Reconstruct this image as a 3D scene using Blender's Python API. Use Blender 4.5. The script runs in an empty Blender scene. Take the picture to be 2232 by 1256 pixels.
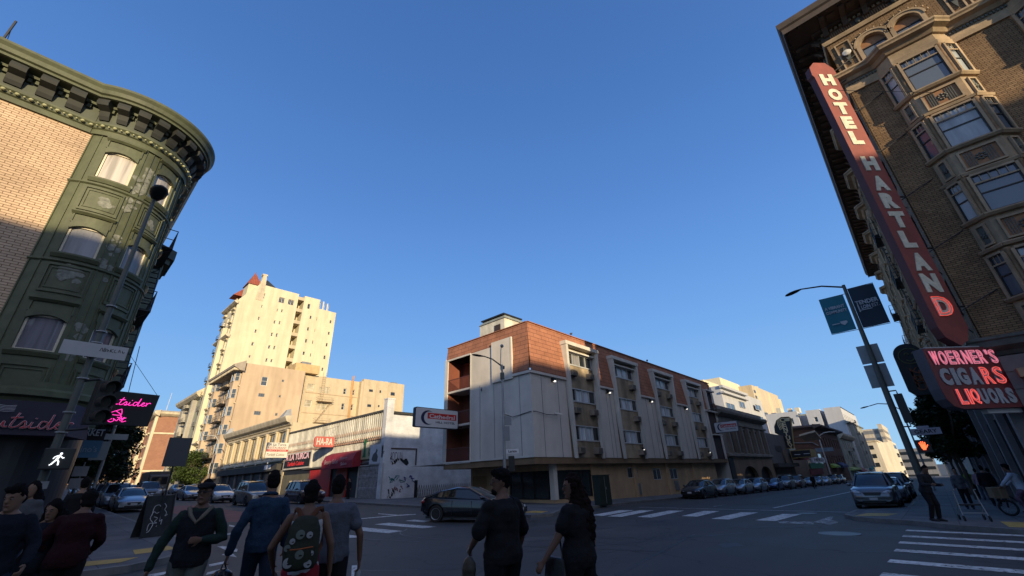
import bpy, bmesh, math, random
import numpy as np
from mathutils import Vector, Matrix, noise as mnoise
random.seed(7)
SC = bpy.context.scene
COL = SC.collection
rad = math.radians

# ------------------------------------------------------------------ camera
FPX = 898.97
RW = [[0.685418, -0.28151, -0.671531], [-0.727246, -0.310581, -0.612088], [-0.036256, 0.907905, -0.417605]]
EYE = 1.63
cam_d = bpy.data.cameras.new('camera'); cam = bpy.data.objects.new('camera', cam_d); COL.objects.link(cam)
_m = Matrix(RW).to_4x4(); _m.translation = (0, 0, EYE); cam.matrix_world = _m
cam_d.sensor_width = 36; cam_d.lens = FPX / 2232 * 36; cam_d.clip_start = .05; cam_d.clip_end = 4000
SC.camera = cam
# ------------------------------------------------------------------ sky, sun, exposure
SUN_AZ, SUN_EL = 24.0, 11.5        # light travels 24 degrees east of +Y
SKY_STR, SUN_STR, EXPO = 0.075, 5.0, 0.3
w = bpy.data.worlds.new('World'); SC.world = w; w.use_nodes = True
nt = w.node_tree; bg = nt.nodes['Background']
sky = nt.nodes.new('ShaderNodeTexSky'); sky.sky_type = 'NISHITA'; sky.sun_disc = False
sky.sun_elevation = rad(SUN_EL); sky.sun_rotation = rad(180 + SUN_AZ)
sky.air_density = 1.0; sky.dust_density = 0.3; sky.ozone_density = 1.6
_tc = nt.nodes.new('ShaderNodeTexCoord'); _sp = nt.nodes.new('ShaderNodeSeparateXYZ'); nt.links.new(_tc.outputs['Generated'], _sp.inputs[0])
_cr = nt.nodes.new('ShaderNodeValToRGB'); _cr.color_ramp.interpolation = 'B_SPLINE'
for _i, (_p, _c) in enumerate([(0.0, (.38, .65, .90)), (.10, (.29, .56, .90)), (.30, (.17, .40, .86)), (.55, (.098, .26, .67)), (.85, (.052, .15, .42))]):
    _e = _cr.color_ramp.elements[_i] if _i < 2 else _cr.color_ramp.elements.new(_p)
    _e.position = _p; _e.color = (*_c, 1)
nt.links.new(_sp.outputs[2], _cr.inputs[0])
_sc = nt.nodes.new('ShaderNodeVectorMath'); _sc.operation = 'SCALE'; _sc.inputs['Scale'].default_value = 1 / SKY_STR * .82; nt.links.new(_cr.outputs[0], _sc.inputs[0])
_mx = nt.nodes.new('ShaderNodeMix'); _mx.data_type = 'RGBA'; _mx.inputs[0].default_value = .97
nt.links.new(sky.outputs[0], _mx.inputs[6]); nt.links.new(_sc.outputs[0], _mx.inputs[7]); bg.inputs[1].default_value = SKY_STR
# the bright warm part of a low-sun sky, round the sun itself (behind the viewpoint)
GLOW = 0.5
_dt = nt.nodes.new('ShaderNodeVectorMath'); _dt.operation = 'DOT_PRODUCT'; _nm = nt.nodes.new('ShaderNodeVectorMath'); _nm.operation = 'NORMALIZE'
nt.links.new(_tc.outputs['Generated'], _nm.inputs[0]); nt.links.new(_nm.outputs[0], _dt.inputs[0])
_dt.inputs[1].default_value = (-math.sin(rad(SUN_AZ)) * math.cos(rad(32)), -math.cos(rad(SUN_AZ)) * math.cos(rad(32)), math.sin(rad(32)))
_mxm = nt.nodes.new('ShaderNodeMath'); _mxm.operation = 'MAXIMUM'; _mxm.inputs[1].default_value = 0; nt.links.new(_dt.outputs['Value'], _mxm.inputs[0])
_pw = nt.nodes.new('ShaderNodeMath'); _pw.operation = 'POWER'; _pw.inputs[1].default_value = 3.0; nt.links.new(_mxm.outputs[0], _pw.inputs[0])
_gl = nt.nodes.new('ShaderNodeVectorMath'); _gl.operation = 'SCALE'; _gl.inputs[0].default_value = tuple(c * GLOW / SKY_STR for c in (1.0, .80, .58)); nt.links.new(_pw.outputs[0], _gl.inputs['Scale'])
_ad = nt.nodes.new('ShaderNodeVectorMath'); _ad.operation = 'ADD'; nt.links.new(_mx.outputs[2], _ad.inputs[0]); nt.links.new(_gl.outputs[0], _ad.inputs[1]); nt.links.new(_ad.outputs[0], bg.inputs[0])
sl = bpy.data.lights.new('sun', 'SUN'); sl.energy = SUN_STR; sl.angle = rad(.53); sl.color = (1.0, .80, .50)
so = bpy.data.objects.new('sun', sl); COL.objects.link(so)
_d = Vector((math.sin(rad(SUN_AZ)) * math.cos(rad(SUN_EL)), math.cos(rad(SUN_AZ)) * math.cos(rad(SUN_EL)), -math.sin(rad(SUN_EL))))
so.rotation_euler = _d.to_track_quat('-Z', 'Y').to_euler(); so.location = (-40, -60, 60)
SC.view_settings.view_transform = 'Standard'; SC.view_settings.look = 'None'
SC.view_settings.exposure = EXPO; SC.view_settings.gamma = 1

# ------------------------------------------------------------------ places measured along sight lines
def ray(px, py):
    return Matrix(RW) @ Vector((px - 1116, -(py - 628), -FPX))
def at_x(px, py, x): d = ray(px, py); return d * (x / d.x) + Vector((0, 0, EYE))
def at_y(px, py, y): d = ray(px, py); return d * (y / d.y) + Vector((0, 0, EYE))
def at_r(px, py, r): d = ray(px, py); return d * (r / math.hypot(d.x, d.y)) + Vector((0, 0, EYE))
def gz(x, y):
    z = -0.0185 * x + 0.0105 * min(y, 18) + .018 * max(0, min(y, 260) - 18)
    return z
def at_g(px, py, h=0.0):
    d = ray(px, py); p = Vector((0, 0, EYE)); t = 1.0 / math.hypot(d.x, d.y)
    lo, hi = 1.0 * t, 400 * t
    for _ in range(50):
        m = (lo + hi) / 2; q = p + d * m
        if q.z > gz(q.x, q.y) + h: lo = m
        else: hi = m
    return p + d * lo

# ------------------------------------------------------------------ mesh builder
V = Vector
class MB:
    def __init__(s): s.v = []; s.f = []; s.mi = []; s.cur = 0
    def add(s, vs, fs):
        b = len(s.v); s.v += [tuple(p) for p in vs]
        for f in fs: s.f.append([b + i for i in f]); s.mi.append(s.cur)
        return s
    def quad(s, a, b, c, d): return s.add([a, b, c, d], [(0, 1, 2, 3)])
    def hexa(s, p):   # 8 points: bottom ring 0-3, top ring 4-7
        return s.add(p, [(3, 2, 1, 0), (4, 5, 6, 7), (0, 1, 5, 4), (1, 2, 6, 5), (2, 3, 7, 6), (3, 0, 4, 7)])
    def box(s, x0, y0, z0, x1, y1, z1):
        return s.hexa([(x0, y0, z0), (x1, y0, z0), (x1, y1, z0), (x0, y1, z0), (x0, y0, z1), (x1, y0, z1), (x1, y1, z1), (x0, y1, z1)])
    def extr(s, pts, vec):  # any planar outline swept along vec
        n = len(pts); vec = V(vec); a = [V(p) for p in pts]; b = [p + vec for p in a]
        return s.add(a + b, [tuple(range(n - 1, -1, -1)), tuple(range(n, 2 * n))] + [(i, (i + 1) % n, n + (i + 1) % n, n + i) for i in range(n)])
    def prism(s, poly, z0, z1): return s.extr([(x, y, z0) for x, y in poly], (0, 0, z1 - z0))
    def tube(s, pts, r, n=8, caps=True):
        pts = [V(p) for p in pts]; k = len(pts)
        rs = r if isinstance(r, (list, tuple)) else [r] * k
        up = V((0, 0, 1)); vs = []; prev = None
        for i, p in enumerate(pts):
            t = (pts[min(i + 1, k - 1)] - pts[max(i - 1, 0)])
            t = t.normalized() if t.length > 1e-9 else V((0, 0, 1))
            if prev is None:
                a = t.cross(up) if abs(t.z) < .95 else t.cross(V((1, 0, 0)))
            else: a = prev - t * prev.dot(t)
            a.normalize(); prev = a; b = t.cross(a)
            for j in range(n):
                an = 2 * math.pi * j / n; vs.append(p + (a * math.cos(an) + b * math.sin(an)) * rs[i])
        fs = [(i * n + j, i * n + (j + 1) % n, (i + 1) * n + (j + 1) % n, (i + 1) * n + j) for i in range(k - 1) for j in range(n)]
        if caps: fs += [tuple(range(n - 1, -1, -1)), tuple(range((k - 1) * n, k * n))]
        return s.add(vs, fs)
    def cyl(s, p0, p1, r, n=12): return s.tube([p0, p1], r, n)
    def lathe(s, prof, c, n=16, axis='z'):
        vs = []
        for r, h in prof:
            for j in range(n):
                a = 2 * math.pi * j / n; x, y = r * math.cos(a), r * math.sin(a)
                vs.append(V(c) + (V((x, y, h)) if axis == 'z' else V((x, h, y)) if axis == 'y' else V((h, x, y))))
        k = len(prof)
        fs = [(i * n + j, i * n + (j + 1) % n, (i + 1) * n + (j + 1) % n, (i + 1) * n + j) for i in range(k - 1) for j in range(n)]
        fs += [tuple(range(n - 1, -1, -1)), tuple(range((k - 1) * n, k * n))]
        return s.add(vs, fs)
    def loft(s, secs, n=16):    # secs: (centre, half-axis A, half-axis B), closed ends
        vs = []
        for c, a, b in secs:
            for j in range(n):
                an = 2 * math.pi * j / n; vs.append(V(c) + V(a) * math.cos(an) + V(b) * math.sin(an))
        k = len(secs)
        fs = [(i * n + j, i * n + (j + 1) % n, (i + 1) * n + (j + 1) % n, (i + 1) * n + j) for i in range(k - 1) for j in range(n)]
        fs += [tuple(range(n - 1, -1, -1)), tuple(range((k - 1) * n, k * n))]
        return s.add(vs, fs)
    def ball(s, c, r, n=12):
        rx, ry, rz = (r, r, r) if not isinstance(r, (tuple, list)) else r
        secs = []
        for i in range(n // 2 + 1):
            t = -math.pi / 2 + math.pi * i / (n // 2); q = max(math.cos(t), .02)
            secs.append((V(c) + V((0, 0, rz * math.sin(t))), V((rx * q, 0, 0)), V((0, ry * q, 0))))
        return s.loft(secs, n)
    def xf(s, M, start=0):
        for i in range(start, len(s.v)): s.v[i] = tuple(M @ V(s.v[i]))
        return s

WL = {}
def wl(o): return WL.get(o.name, V((0, 0, 0)))
def obj(name, mb, mat, parent=None, smooth=False, bevel=0.0, fixn=True):
    me = bpy.data.meshes.new(name)
    off = wl(parent) if parent else V((0, 0, 0))
    me.from_pydata([(x - off.x, y - off.y, z - off.z) for x, y, z in mb.v], [], mb.f)
    mats = mat if isinstance(mat, (list, tuple)) else [mat]
    for m in mats: me.materials.append(m)
    if len(mats) > 1: me.polygons.foreach_set('material_index', mb.mi)
    if fixn or bevel:
        bm = bmesh.new(); bm.from_mesh(me)
        if bevel:
            bmesh.ops.remove_doubles(bm, verts=bm.verts, dist=1e-4)
            es = [e for e in bm.edges if len(e.link_faces) == 2 and e.calc_face_angle(0) > .5]
            bmesh.ops.bevel(bm, geom=es, offset=bevel, segments=2, affect='EDGES', profile=.6, clamp_overlap=True)
        bmesh.ops.recalc_face_normals(bm, faces=bm.faces); bm.to_mesh(me); bm.free()
    if smooth:
        me.polygons.foreach_set('use_smooth', [True] * len(me.polygons))
        if smooth != 'all':
            try: me.set_sharp_from_angle(angle=rad(40))
            except Exception: pass
    o = bpy.data.objects.new(name, me); COL.objects.link(o)
    if parent: o.parent = parent; WL[o.name] = wl(parent)
    return o
def tag(o, label=None, cat=None, group=None, kind=None):
    if label: o['label'] = label
    if cat: o['category'] = cat
    if group: o['group'] = group
    if kind: o['kind'] = kind
    return o
def thing(name, label, cat, loc=(0, 0, 0), group=None, rz=0, local=False):
    o = bpy.data.objects.new(name, None); COL.objects.link(o); o.location = loc; o.rotation_euler = (0, 0, rz)
    WL[o.name] = V((0, 0, 0)) if local else V(loc)
    return tag(o, label, cat, group)
def copy_tree(o, parent=None, loc=None, rz=None):
    c = o.copy(); COL.objects.link(c)
    if parent: c.parent = parent
    WL[c.name] = wl(o)
    if loc is not None: c.location = loc
    if rz is not None: c.rotation_euler = (0, 0, rz)
    for ch in list(o.children): copy_tree(ch, c)
    return c

class Flat:   # facade frame: u along the wall, d outwards, z up
    def __init__(s, o, u, n): s.o = V((*o, 0)); s.u = V((*u, 0)); s.n = V((*n, 0)); s.seg = 1e9
    def p(s, u, d, z): return s.o + s.u * u + s.n * d + V((0, 0, z))
class Arc:    # u in degrees from -Y towards +X
    def __init__(s, c, r): s.c = V((*c, 0)); s.r = r; s.seg = 6.0
    def p(s, u, d, z):
        a = rad(u); return s.c + V((math.sin(a), -math.cos(a), 0)) * (s.r + d) + V((0, 0, z))
def fbox(mb, F, u0, u1, z0, z1, d0, d1):
    n = max(1, int(math.ceil(abs(u1 - u0) / F.seg - 1e-6)))
    for i in range(n):
        a = u0 + (u1 - u0) * i / n; b = u0 + (u1 - u0) * (i + 1) / n
        mb.hexa([F.p(a, d0, z0), F.p(b, d0, z0), F.p(b, d1, z0), F.p(a, d1, z0), F.p(a, d0, z1), F.p(b, d0, z1), F.p(b, d1, z1), F.p(a, d1, z1)])
def fprof(mb, F, u0, u1, prof, step=None):   # moulding: outline (d,z) swept along u
    n = max(1, int(math.ceil(abs(u1 - u0) / (step or F.seg) - 1e-6))); k = len(prof); vs = []
    for i in range(n + 1):
        a = u0 + (u1 - u0) * i / n
        vs += [F.p(a, d, z) for d, z in prof]
    fs = [(i * k + j, i * k + (j + 1) % k, (i + 1) * k + (j + 1) % k, (i + 1) * k + j) for i in range(n) for j in range(k)]
    fs += [tuple(range(k)), tuple(range(n * k, n * k + k))]
    mb.add(vs, fs)
def fwall(mb, F, u0, u1, z0, z1, ops=(), dep=.25):
    us = sorted(set([u0, u1] + [x for o in ops for x in o[:2]])); zs = sorted(set([z0, z1] + [x for o in ops for x in o[2:4]]))
    us = [u for u in us if u0 <= u <= u1]; zs = [z for z in zs if z0 <= z <= z1]
    for i in range(len(us) - 1):
        for j in range(len(zs) - 1):
            cu, cz = (us[i] + us[i + 1]) / 2, (zs[j] + zs[j + 1]) / 2
            if any(o[0] < cu < o[1] and o[2] < cz < o[3] for o in ops): continue
            n = max(1, int(math.ceil(abs(us[i + 1] - us[i]) / F.seg - 1e-6)))
            for k in range(n):
                a = us[i] + (us[i + 1] - us[i]) * k / n; b = us[i] + (us[i + 1] - us[i]) * (k + 1) / n
                mb.quad(F.p(a, 0, zs[j]), F.p(b, 0, zs[j]), F.p(b, 0, zs[j + 1]), F.p(a, 0, zs[j + 1]))
    for a, b, c, d in [o[:4] for o in ops]:
        mb.quad(F.p(a, 0, c), F.p(a, -dep, c), F.p(a, -dep, d), F.p(a, 0, d))
        mb.quad(F.p(b, 0, c), F.p(b, -dep, c), F.p(b, -dep, d), F.p(b, 0, d))
        n = max(1, int(math.ceil(abs(b - a) / F.seg - 1e-6)))
        for k in range(n):
            e = a + (b - a) * k / n; g = a + (b - a) * (k + 1) / n
            mb.quad(F.p(e, 0, c), F.p(g, 0, c), F.p(g, -dep, c), F.p(e, -dep, c))
            mb.quad(F.p(e, 0, d), F.p(g, 0, d), F.p(g, -dep, d), F.p(e, -dep, d))
def window(parent, F, u0, u1, z0, z1, fm, gm, dep=.2, fr=.05, sash='double', blind=None, bz=.5, fu=None):
    """frame mesh named window, glass child named pane"""
    m = MB(); s = F.seg < 1e8; e = fr * (180 / math.pi / F.r if s else 1)
    fbox(m, F, u0, u0 + e, z0, z1, -dep, -dep + .07); fbox(m, F, u1 - e, u1, z0, z1, -dep, -dep + .07)
    fbox(m, F, u0 + e, u1 - e, z0, z0 + fr, -dep, -dep + .072); fbox(m, F, u0 + e, u1 - e, z1 - fr, z1, -dep, -dep + .072)
    if sash == 'double': fbox(m, F, u0 + e, u1 - e, (z0 + z1) / 2 - .025, (z0 + z1) / 2 + .025, -dep - .01, -dep + .055)
    if sash == 'slide': fbox(m, F, (u0 + u1) / 2 - .025, (u0 + u1) / 2 + .025, z0 + fr, z1 - fr, -dep - .01, -dep + .055)
    if sash == 'four':
        w_ = (u1 - u0)
        for q in (.25, .5, .75): fbox(m, F, u0 + w_ * q - (.05 if q == .5 else .022), u0 + w_ * q + (.05 if q == .5 else .022), z0 + fr, z1 - fr, -dep - .01, -dep + .055)
    if sash == 'grid':
        for q in (1 / 3, 2 / 3): fbox(m, F, u0 + (u1 - u0) * q - .015, u0 + (u1 - u0) * q + .015, z0, z1, -dep - .01, -dep + .05)
        for q in (.33, .66): fbox(m, F, u0, u1, z0 + (z1 - z0) * q - .015, z0 + (z1 - z0) * q + .015, -dep - .01, -dep + .052)
    o = obj('window', m, fm, parent)
    g = MB(); n = max(1, int(math.ceil(abs(u1 - u0) / F.seg)))
    fbox(g, F, u0 + e * .5, u1 - e * .5, z0 + fr * .5, z1 - fr * .5, -dep - .02, -dep + .02)
    obj('pane', g, gm, o)
    return o

# ------------------------------------------------------------------ materials
MATS = {}
def nodes(name):
    m = bpy.data.materials.new(name); m.use_nodes = True; t = m.node_tree
    return m, t, t.nodes['Principled BSDF']
def N(t, typ, **k):
    n = t.nodes.new(typ)
    for a, b in k.items():
        if hasattr(n, a): setattr(n, a, b)
        else: n.inputs[a.replace('_', ' ')].default_value = b
    return n
def mk(name, col, rough=.8, var=.14, scale=1.2, bump=0.0, metal=0.0, spec=.4, streak=.12, coat=0.0, fine=14.0):
    if name in MATS: return MATS[name]
    m, t, b = nodes(name)
    tc = N(t, 'ShaderNodeTexCoord'); n1 = N(t, 'ShaderNodeTexNoise'); n1.inputs['Scale'].default_value = scale; n1.inputs['Detail'].default_value = 6
    n1.inputs['Roughness'].default_value = .65
    t.links.new(tc.outputs['Object'], n1.inputs['Vector'])
    mp = N(t, 'ShaderNodeMapping'); mp.inputs['Scale'].default_value = (.55, .55, .07); t.links.new(tc.outputs['Object'], mp.inputs[0])
    n2 = N(t, 'ShaderNodeTexNoise'); n2.inputs['Scale'].default_value = 1.6; n2.inputs['Detail'].default_value = 5; t.links.new(mp.outputs[0], n2.inputs['Vector'])
    mr = N(t, 'ShaderNodeMapRange'); mr.inputs[1].default_value = .3; mr.inputs[2].default_value = .7; mr.inputs[3].default_value = 1 - var; mr.inputs[4].default_value = 1 + var
    t.links.new(n1.outputs[0], mr.inputs[0])
    mr2 = N(t, 'ShaderNodeMapRange'); mr2.inputs[1].default_value = .35; mr2.inputs[2].default_value = .62; mr2.inputs[3].default_value = 1 - streak * 1.1; mr2.inputs[4].default_value = 1 + streak * .3
    t.links.new(n2.outputs[0], mr2.inputs[0])
    mu = N(t, 'ShaderNodeMath', operation='MULTIPLY'); t.links.new(mr.outputs[0], mu.inputs[0]); t.links.new(mr2.outputs[0], mu.inputs[1])
    vm = N(t, 'ShaderNodeVectorMath', operation='SCALE'); vm.inputs[0].default_value = col[:3]; t.links.new(mu.outputs[0], vm.inputs['Scale'])
    t.links.new(vm.outputs[0], b.inputs['Base Color'])
    b.inputs['Roughness'].default_value = rough; b.inputs['Metallic'].default_value = metal; b.inputs['Specular IOR Level'].default_value = spec
    b.inputs['Coat Weight'].default_value = coat
    if bump:
        n3 = N(t, 'ShaderNodeTexNoise'); n3.inputs['Scale'].default_value = fine; n3.inputs['Detail'].default_value = 5; t.links.new(tc.outputs['Object'], n3.inputs['Vector'])
        bp = N(t, 'ShaderNodeBump'); bp.inputs['Strength'].default_value = bump; bp.inputs['Distance'].default_value = .02
        t.links.new(n3.outputs[0], bp.inputs['Height']); t.links.new(bp.outputs[0], b.inputs['Normal'])
    MATS[name] = m; return m
def brick(name, c1, c2, mortar, bw=.22, bh=.075, ms=.008, rough=.85, var=.12, offset=.5, bump=.6, bias=0.0):
    if name in MATS: return MATS[name]
    m, t, b = nodes(name)
    tc = N(t, 'ShaderNodeTexCoord'); sx = N(t, 'ShaderNodeSeparateXYZ'); t.links.new(tc.outputs['Object'], sx.inputs[0])
    ad = N(t, 'ShaderNodeMath', operation='ADD'); t.links.new(sx.outputs[0], ad.inputs[0]); t.links.new(sx.outputs[1], ad.inputs[1])
    cb = N(t, 'ShaderNodeCombineXYZ'); t.links.new(ad.outputs[0], cb.inputs[0]); t.links.new(sx.outputs[2], cb.inputs[1])
    br = N(t, 'ShaderNodeTexBrick'); br.offset = offset; br.inputs['Scale'].default_value = 1; br.inputs['Brick Width'].default_value = bw; br.inputs['Row Height'].default_value = bh
    br.inputs['Mortar Size'].default_value = ms; br.inputs['Mortar Smooth'].default_value = .2; br.inputs['Bias'].default_value = bias
    br.inputs['Color1'].default_value = (*c1, 1); br.inputs['Color2'].default_value = (*c2, 1); br.inputs['Mortar'].default_value = (*mortar, 1)
    t.links.new(cb.outputs[0], br.inputs['Vector'])
    n1 = N(t, 'ShaderNodeTexNoise'); n1.inputs['Scale'].default_value = .9; n1.inputs['Detail'].default_value = 7; t.links.new(tc.outputs['Object'], n1.inputs['Vector'])
    mr = N(t, 'ShaderNodeMapRange'); mr.inputs[1].default_value = .3; mr.inputs[2].default_value = .7; mr.inputs[3].default_value = 1 - var; mr.inputs[4].default_value = 1 + var
    t.links.new(n1.outputs[0], mr.inputs[0])
    vm = N(t, 'ShaderNodeVectorMath', operation='SCALE'); t.links.new(br.outputs['Color'], vm.inputs[0]); t.links.new(mr.outputs[0], vm.inputs['Scale'])
    t.links.new(vm.outputs[0], b.inputs['Base Color']); b.inputs['Roughness'].default_value = rough; b.inputs['Specular IOR Level'].default_value = .3
    if bump:
        bp = N(t, 'ShaderNodeBump'); bp.inputs['Strength'].default_value = bump; bp.inputs['Distance'].default_value = .012; bp.invert = True
        t.links.new(br.outputs['Fac'], bp.inputs['Height']); t.links.new(bp.outputs[0], b.inputs['Normal'])
    MATS[name] = m; return m
def glow(name, col, s):
    if name in MATS: return MATS[name]
    m, t, b = nodes(name); b.inputs['Base Color'].default_value = (*[c * .5 for c in col], 1); b.inputs['Emission Color'].default_value = (*col, 1); b.inputs['Emission Strength'].default_value = s
    MATS[name] = m; return m
def glass(name, col=(.02, .025, .03), rough=.06, wob=.02, curtain=None, folds=9.0):
    """window glass over a dark room, or over a drawn curtain with folds"""
    if name in MATS: return MATS[name]
    m, t, b = nodes(name); tc = N(t, 'ShaderNodeTexCoord')
    b.inputs['Roughness'].default_value = rough; b.inputs['Specular IOR Level'].default_value = .8
    n1 = N(t, 'ShaderNodeTexNoise'); n1.inputs['Scale'].default_value = 1.3; n1.inputs['Detail'].default_value = 2; t.links.new(tc.outputs['Object'], n1.inputs['Vector'])
    bp = N(t, 'ShaderNodeBump'); bp.inputs['Strength'].default_value = .25; bp.inputs['Distance'].default_value = wob; t.links.new(n1.outputs[0], bp.inputs['Height']); t.links.new(bp.outputs[0], b.inputs['Normal'])
    if curtain:
        mp = N(t, 'ShaderNodeMapping'); mp.inputs['Scale'].default_value = (folds, folds, .35); t.links.new(tc.outputs['Object'], mp.inputs[0])
        n2 = N(t, 'ShaderNodeTexNoise'); n2.inputs['Scale'].default_value = 1; n2.inputs['Detail'].default_value = 3; t.links.new(mp.outputs[0], n2.inputs['Vector'])
        cr = N(t, 'ShaderNodeValToRGB'); cr.color_ramp.elements[0].position = .35; cr.color_ramp.elements[0].color = (*[c * .55 for c in curtain], 1)
        cr.color_ramp.elements[1].position = .62; cr.color_ramp.elements[1].color = (*curtain, 1)
        t.links.new(n2.outputs[0], cr.inputs[0]); t.links.new(cr.outputs[0], b.inputs['Base Color'])
        b.inputs['Coat Weight'].default_value = .6; b.inputs['Coat Roughness'].default_value = .04; b.inputs['Roughness'].default_value = .6; b.inputs['Specular IOR Level'].default_value = .3
    else: b.inputs['Base Color'].default_value = (*col, 1)
    MATS[name] = m; return m
def paint(name, col, rough=.28, metal=.35):
    if name in MATS: return MATS[name]
    m = mk(name, col, rough=rough, var=.05, metal=metal, spec=.5, streak=.03, coat=.8); b = m.node_tree.nodes['Principled BSDF']
    b.inputs['Coat Roughness'].default_value = .06
    return m

# ------------------------------------------------------------------ lettering
def text_verts(body, outline=0.0, ext=.0, shear=0.0, bold=0.0):
    c = bpy.data.curves.new('t', 'FONT'); c.body = body; c.size = 1; c.shear = shear; c.resolution_u = 3; c.offset = bold
    if outline: c.fill_mode = 'NONE'; c.bevel_depth = outline; c.bevel_resolution = 1
    else: c.extrude = ext
    o = bpy.data.objects.new('t', c); COL.objects.link(o); dg = bpy.context.evaluated_depsgraph_get()
    me = bpy.data.meshes.new_from_object(o.evaluated_get(dg)); v = [tuple(p.co) for p in me.vertices]; f = [list(p.vertices) for p in me.polygons]
    bpy.data.objects.remove(o); bpy.data.curves.remove(c); bpy.data.meshes.remove(me)
    return v, f
def text_mb(body, P, right, up, width, height, depth=.02, outline=0.0, shear=0.0, bold=0.0, mb=None):
    """text filling a width x height rectangle whose lower left corner is P"""
    if outline: v, f = text_verts(body, outline / height * .72, 0, shear, bold)
    else: v, f = text_verts(body, 0, .5, shear, bold)
    xs = [p[0] for p in v]; ys = [p[1] for p in v]; x0, x1, y0, y1 = min(xs), max(xs), min(ys), max(ys)
    r = V(right).normalized(); u = V(up).normalized(); n = r.cross(u); P = V(P); sx = width / (x1 - x0); sy = height / (y1 - y0)
    mb = mb or MB()
    zs = depth if not outline else height / .72
    mb.add([P + r * ((p[0] - x0) * sx) + u * ((p[1] - y0) * sy) + n * (p[2] * zs + (0 if outline else depth * .5)) for p in v], f)
    return mb
def strokes(lines, P, right, up, w, h, r, mb=None, n=5):
    """hand drawn strokes in a unit box, smoothed and swept as thin tubes"""
    mb = mb or MB(); R_ = V(right).normalized() * w; U = V(up).normalized() * h; P = V(P)
    for ln in lines:
        pts = [V((a, b, 0)) for a, b in ln]; out = []
        for i in range(len(pts) - 1):
            p0 = pts[max(i - 1, 0)]; p1 = pts[i]; p2 = pts[i + 1]; p3 = pts[min(i + 2, len(pts) - 1)]
            for k in range(4):
                t = k / 4; out.append(.5 * ((2 * p1) + (p2 - p0) * t + (2 * p0 - 5 * p1 + 4 * p2 - p3) * t * t + (3 * p1 - p0 - 3 * p2 + p3) * t ** 3))
        out.append(pts[-1])
        mb.tube([P + R_ * q.x + U * q.y for q in out], r, n)
    return mb
# ================================================================== ground
def asphalt():
    m, t, b = nodes('asphalt'); tc = N(t, 'ShaderNodeTexCoord')
    n1 = N(t, 'ShaderNodeTexNoise'); n1.inputs['Scale'].default_value = .16; n1.inputs['Detail'].default_value = 8; n1.inputs['Roughness'].default_value = .7
    mp = N(t, 'ShaderNodeMapping'); mp.inputs['Scale'].default_value = (.05, .55, 1); n4 = N(t, 'ShaderNodeTexNoise'); n4.inputs['Scale'].default_value = 1; n4.inputs['Detail'].default_value = 6
    t.links.new(tc.outputs['Object'], mp.inputs[0]); t.links.new(mp.outputs[0], n4.inputs['Vector'])
    n2 = N(t, 'ShaderNodeTexNoise'); n2.inputs['Scale'].default_value = 34; n2.inputs['Detail'].default_value = 3
    vo = N(t, 'ShaderNodeTexVoronoi', feature='DISTANCE_TO_EDGE'); vo.inputs['Scale'].default_value = .22; vo.inputs['Randomness'].default_value = 1
    nd = N(t, 'ShaderNodeTexNoise'); nd.inputs['Scale'].default_value = 1.1; nd.inputs['Detail'].default_value = 6
    ad = N(t, 'ShaderNodeVectorMath', operation='MULTIPLY_ADD'); ad.inputs[1].default_value = (1.6, 1.6, 0)
    t.links.new(tc.outputs['Object'], nd.inputs['Vector']); t.links.new(nd.outputs['Color'], ad.inputs[0]); t.links.new(tc.outputs['Object'], ad.inputs[2]); t.links.new(ad.outputs[0], vo.inputs['Vector'])
    for n_ in (n1, n2): t.links.new(tc.outputs['Object'], n_.inputs['Vector'])
    def mr(src, a, b_, c, d):
        r = N(t, 'ShaderNodeMapRange'); r.inputs[1].default_value = a; r.inputs[2].default_value = b_; r.inputs[3].default_value = c; r.inputs[4].default_value = d; t.links.new(src, r.inputs[0]); return r.outputs[0]
    def mul(a, b_):
        q = N(t, 'ShaderNodeMath', operation='MULTIPLY'); t.links.new(a, q.inputs[0]); t.links.new(b_, q.inputs[1]); return q.outputs[0]
    f = mul(mul(mr(n1.outputs[0], .32, .68, .62, 1.36), mr(n2.outputs[0], .3, .7, .82, 1.2)), mul(mr(vo.outputs[0], .0, .012, .45, 1), mr(n4.outputs[0], .35, .65, .85, 1.15)))
    vm = N(t, 'ShaderNodeVectorMath', operation='SCALE'); vm.inputs[0].default_value = (.050, .048, .046); t.links.new(f, vm.inputs['Scale']); t.links.new(vm.outputs[0], b.inputs['Base Color'])
    t.links.new(mr(n1.outputs[0], .3, .7, .62, .86), b.inputs['Roughness']); b.inputs['Specular IOR Level'].default_value = .35
    bp = N(t, 'ShaderNodeBump'); bp.inputs['Strength'].default_value = .4; bp.inputs['Distance'].default_value = .006; t.links.new(n2.outputs[0], bp.inputs['Height']); t.links.new(bp.outputs[0], b.inputs['Normal'])
    return m
M_ASPH = asphalt()
M_PAVE = brick('pavement_slabs', (.115, .115, .115), (.085, .086, .09), (.04, .04, .04), bw=1.52, bh=1.52, ms=.012, offset=0, var=.3, bump=.3)
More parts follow.
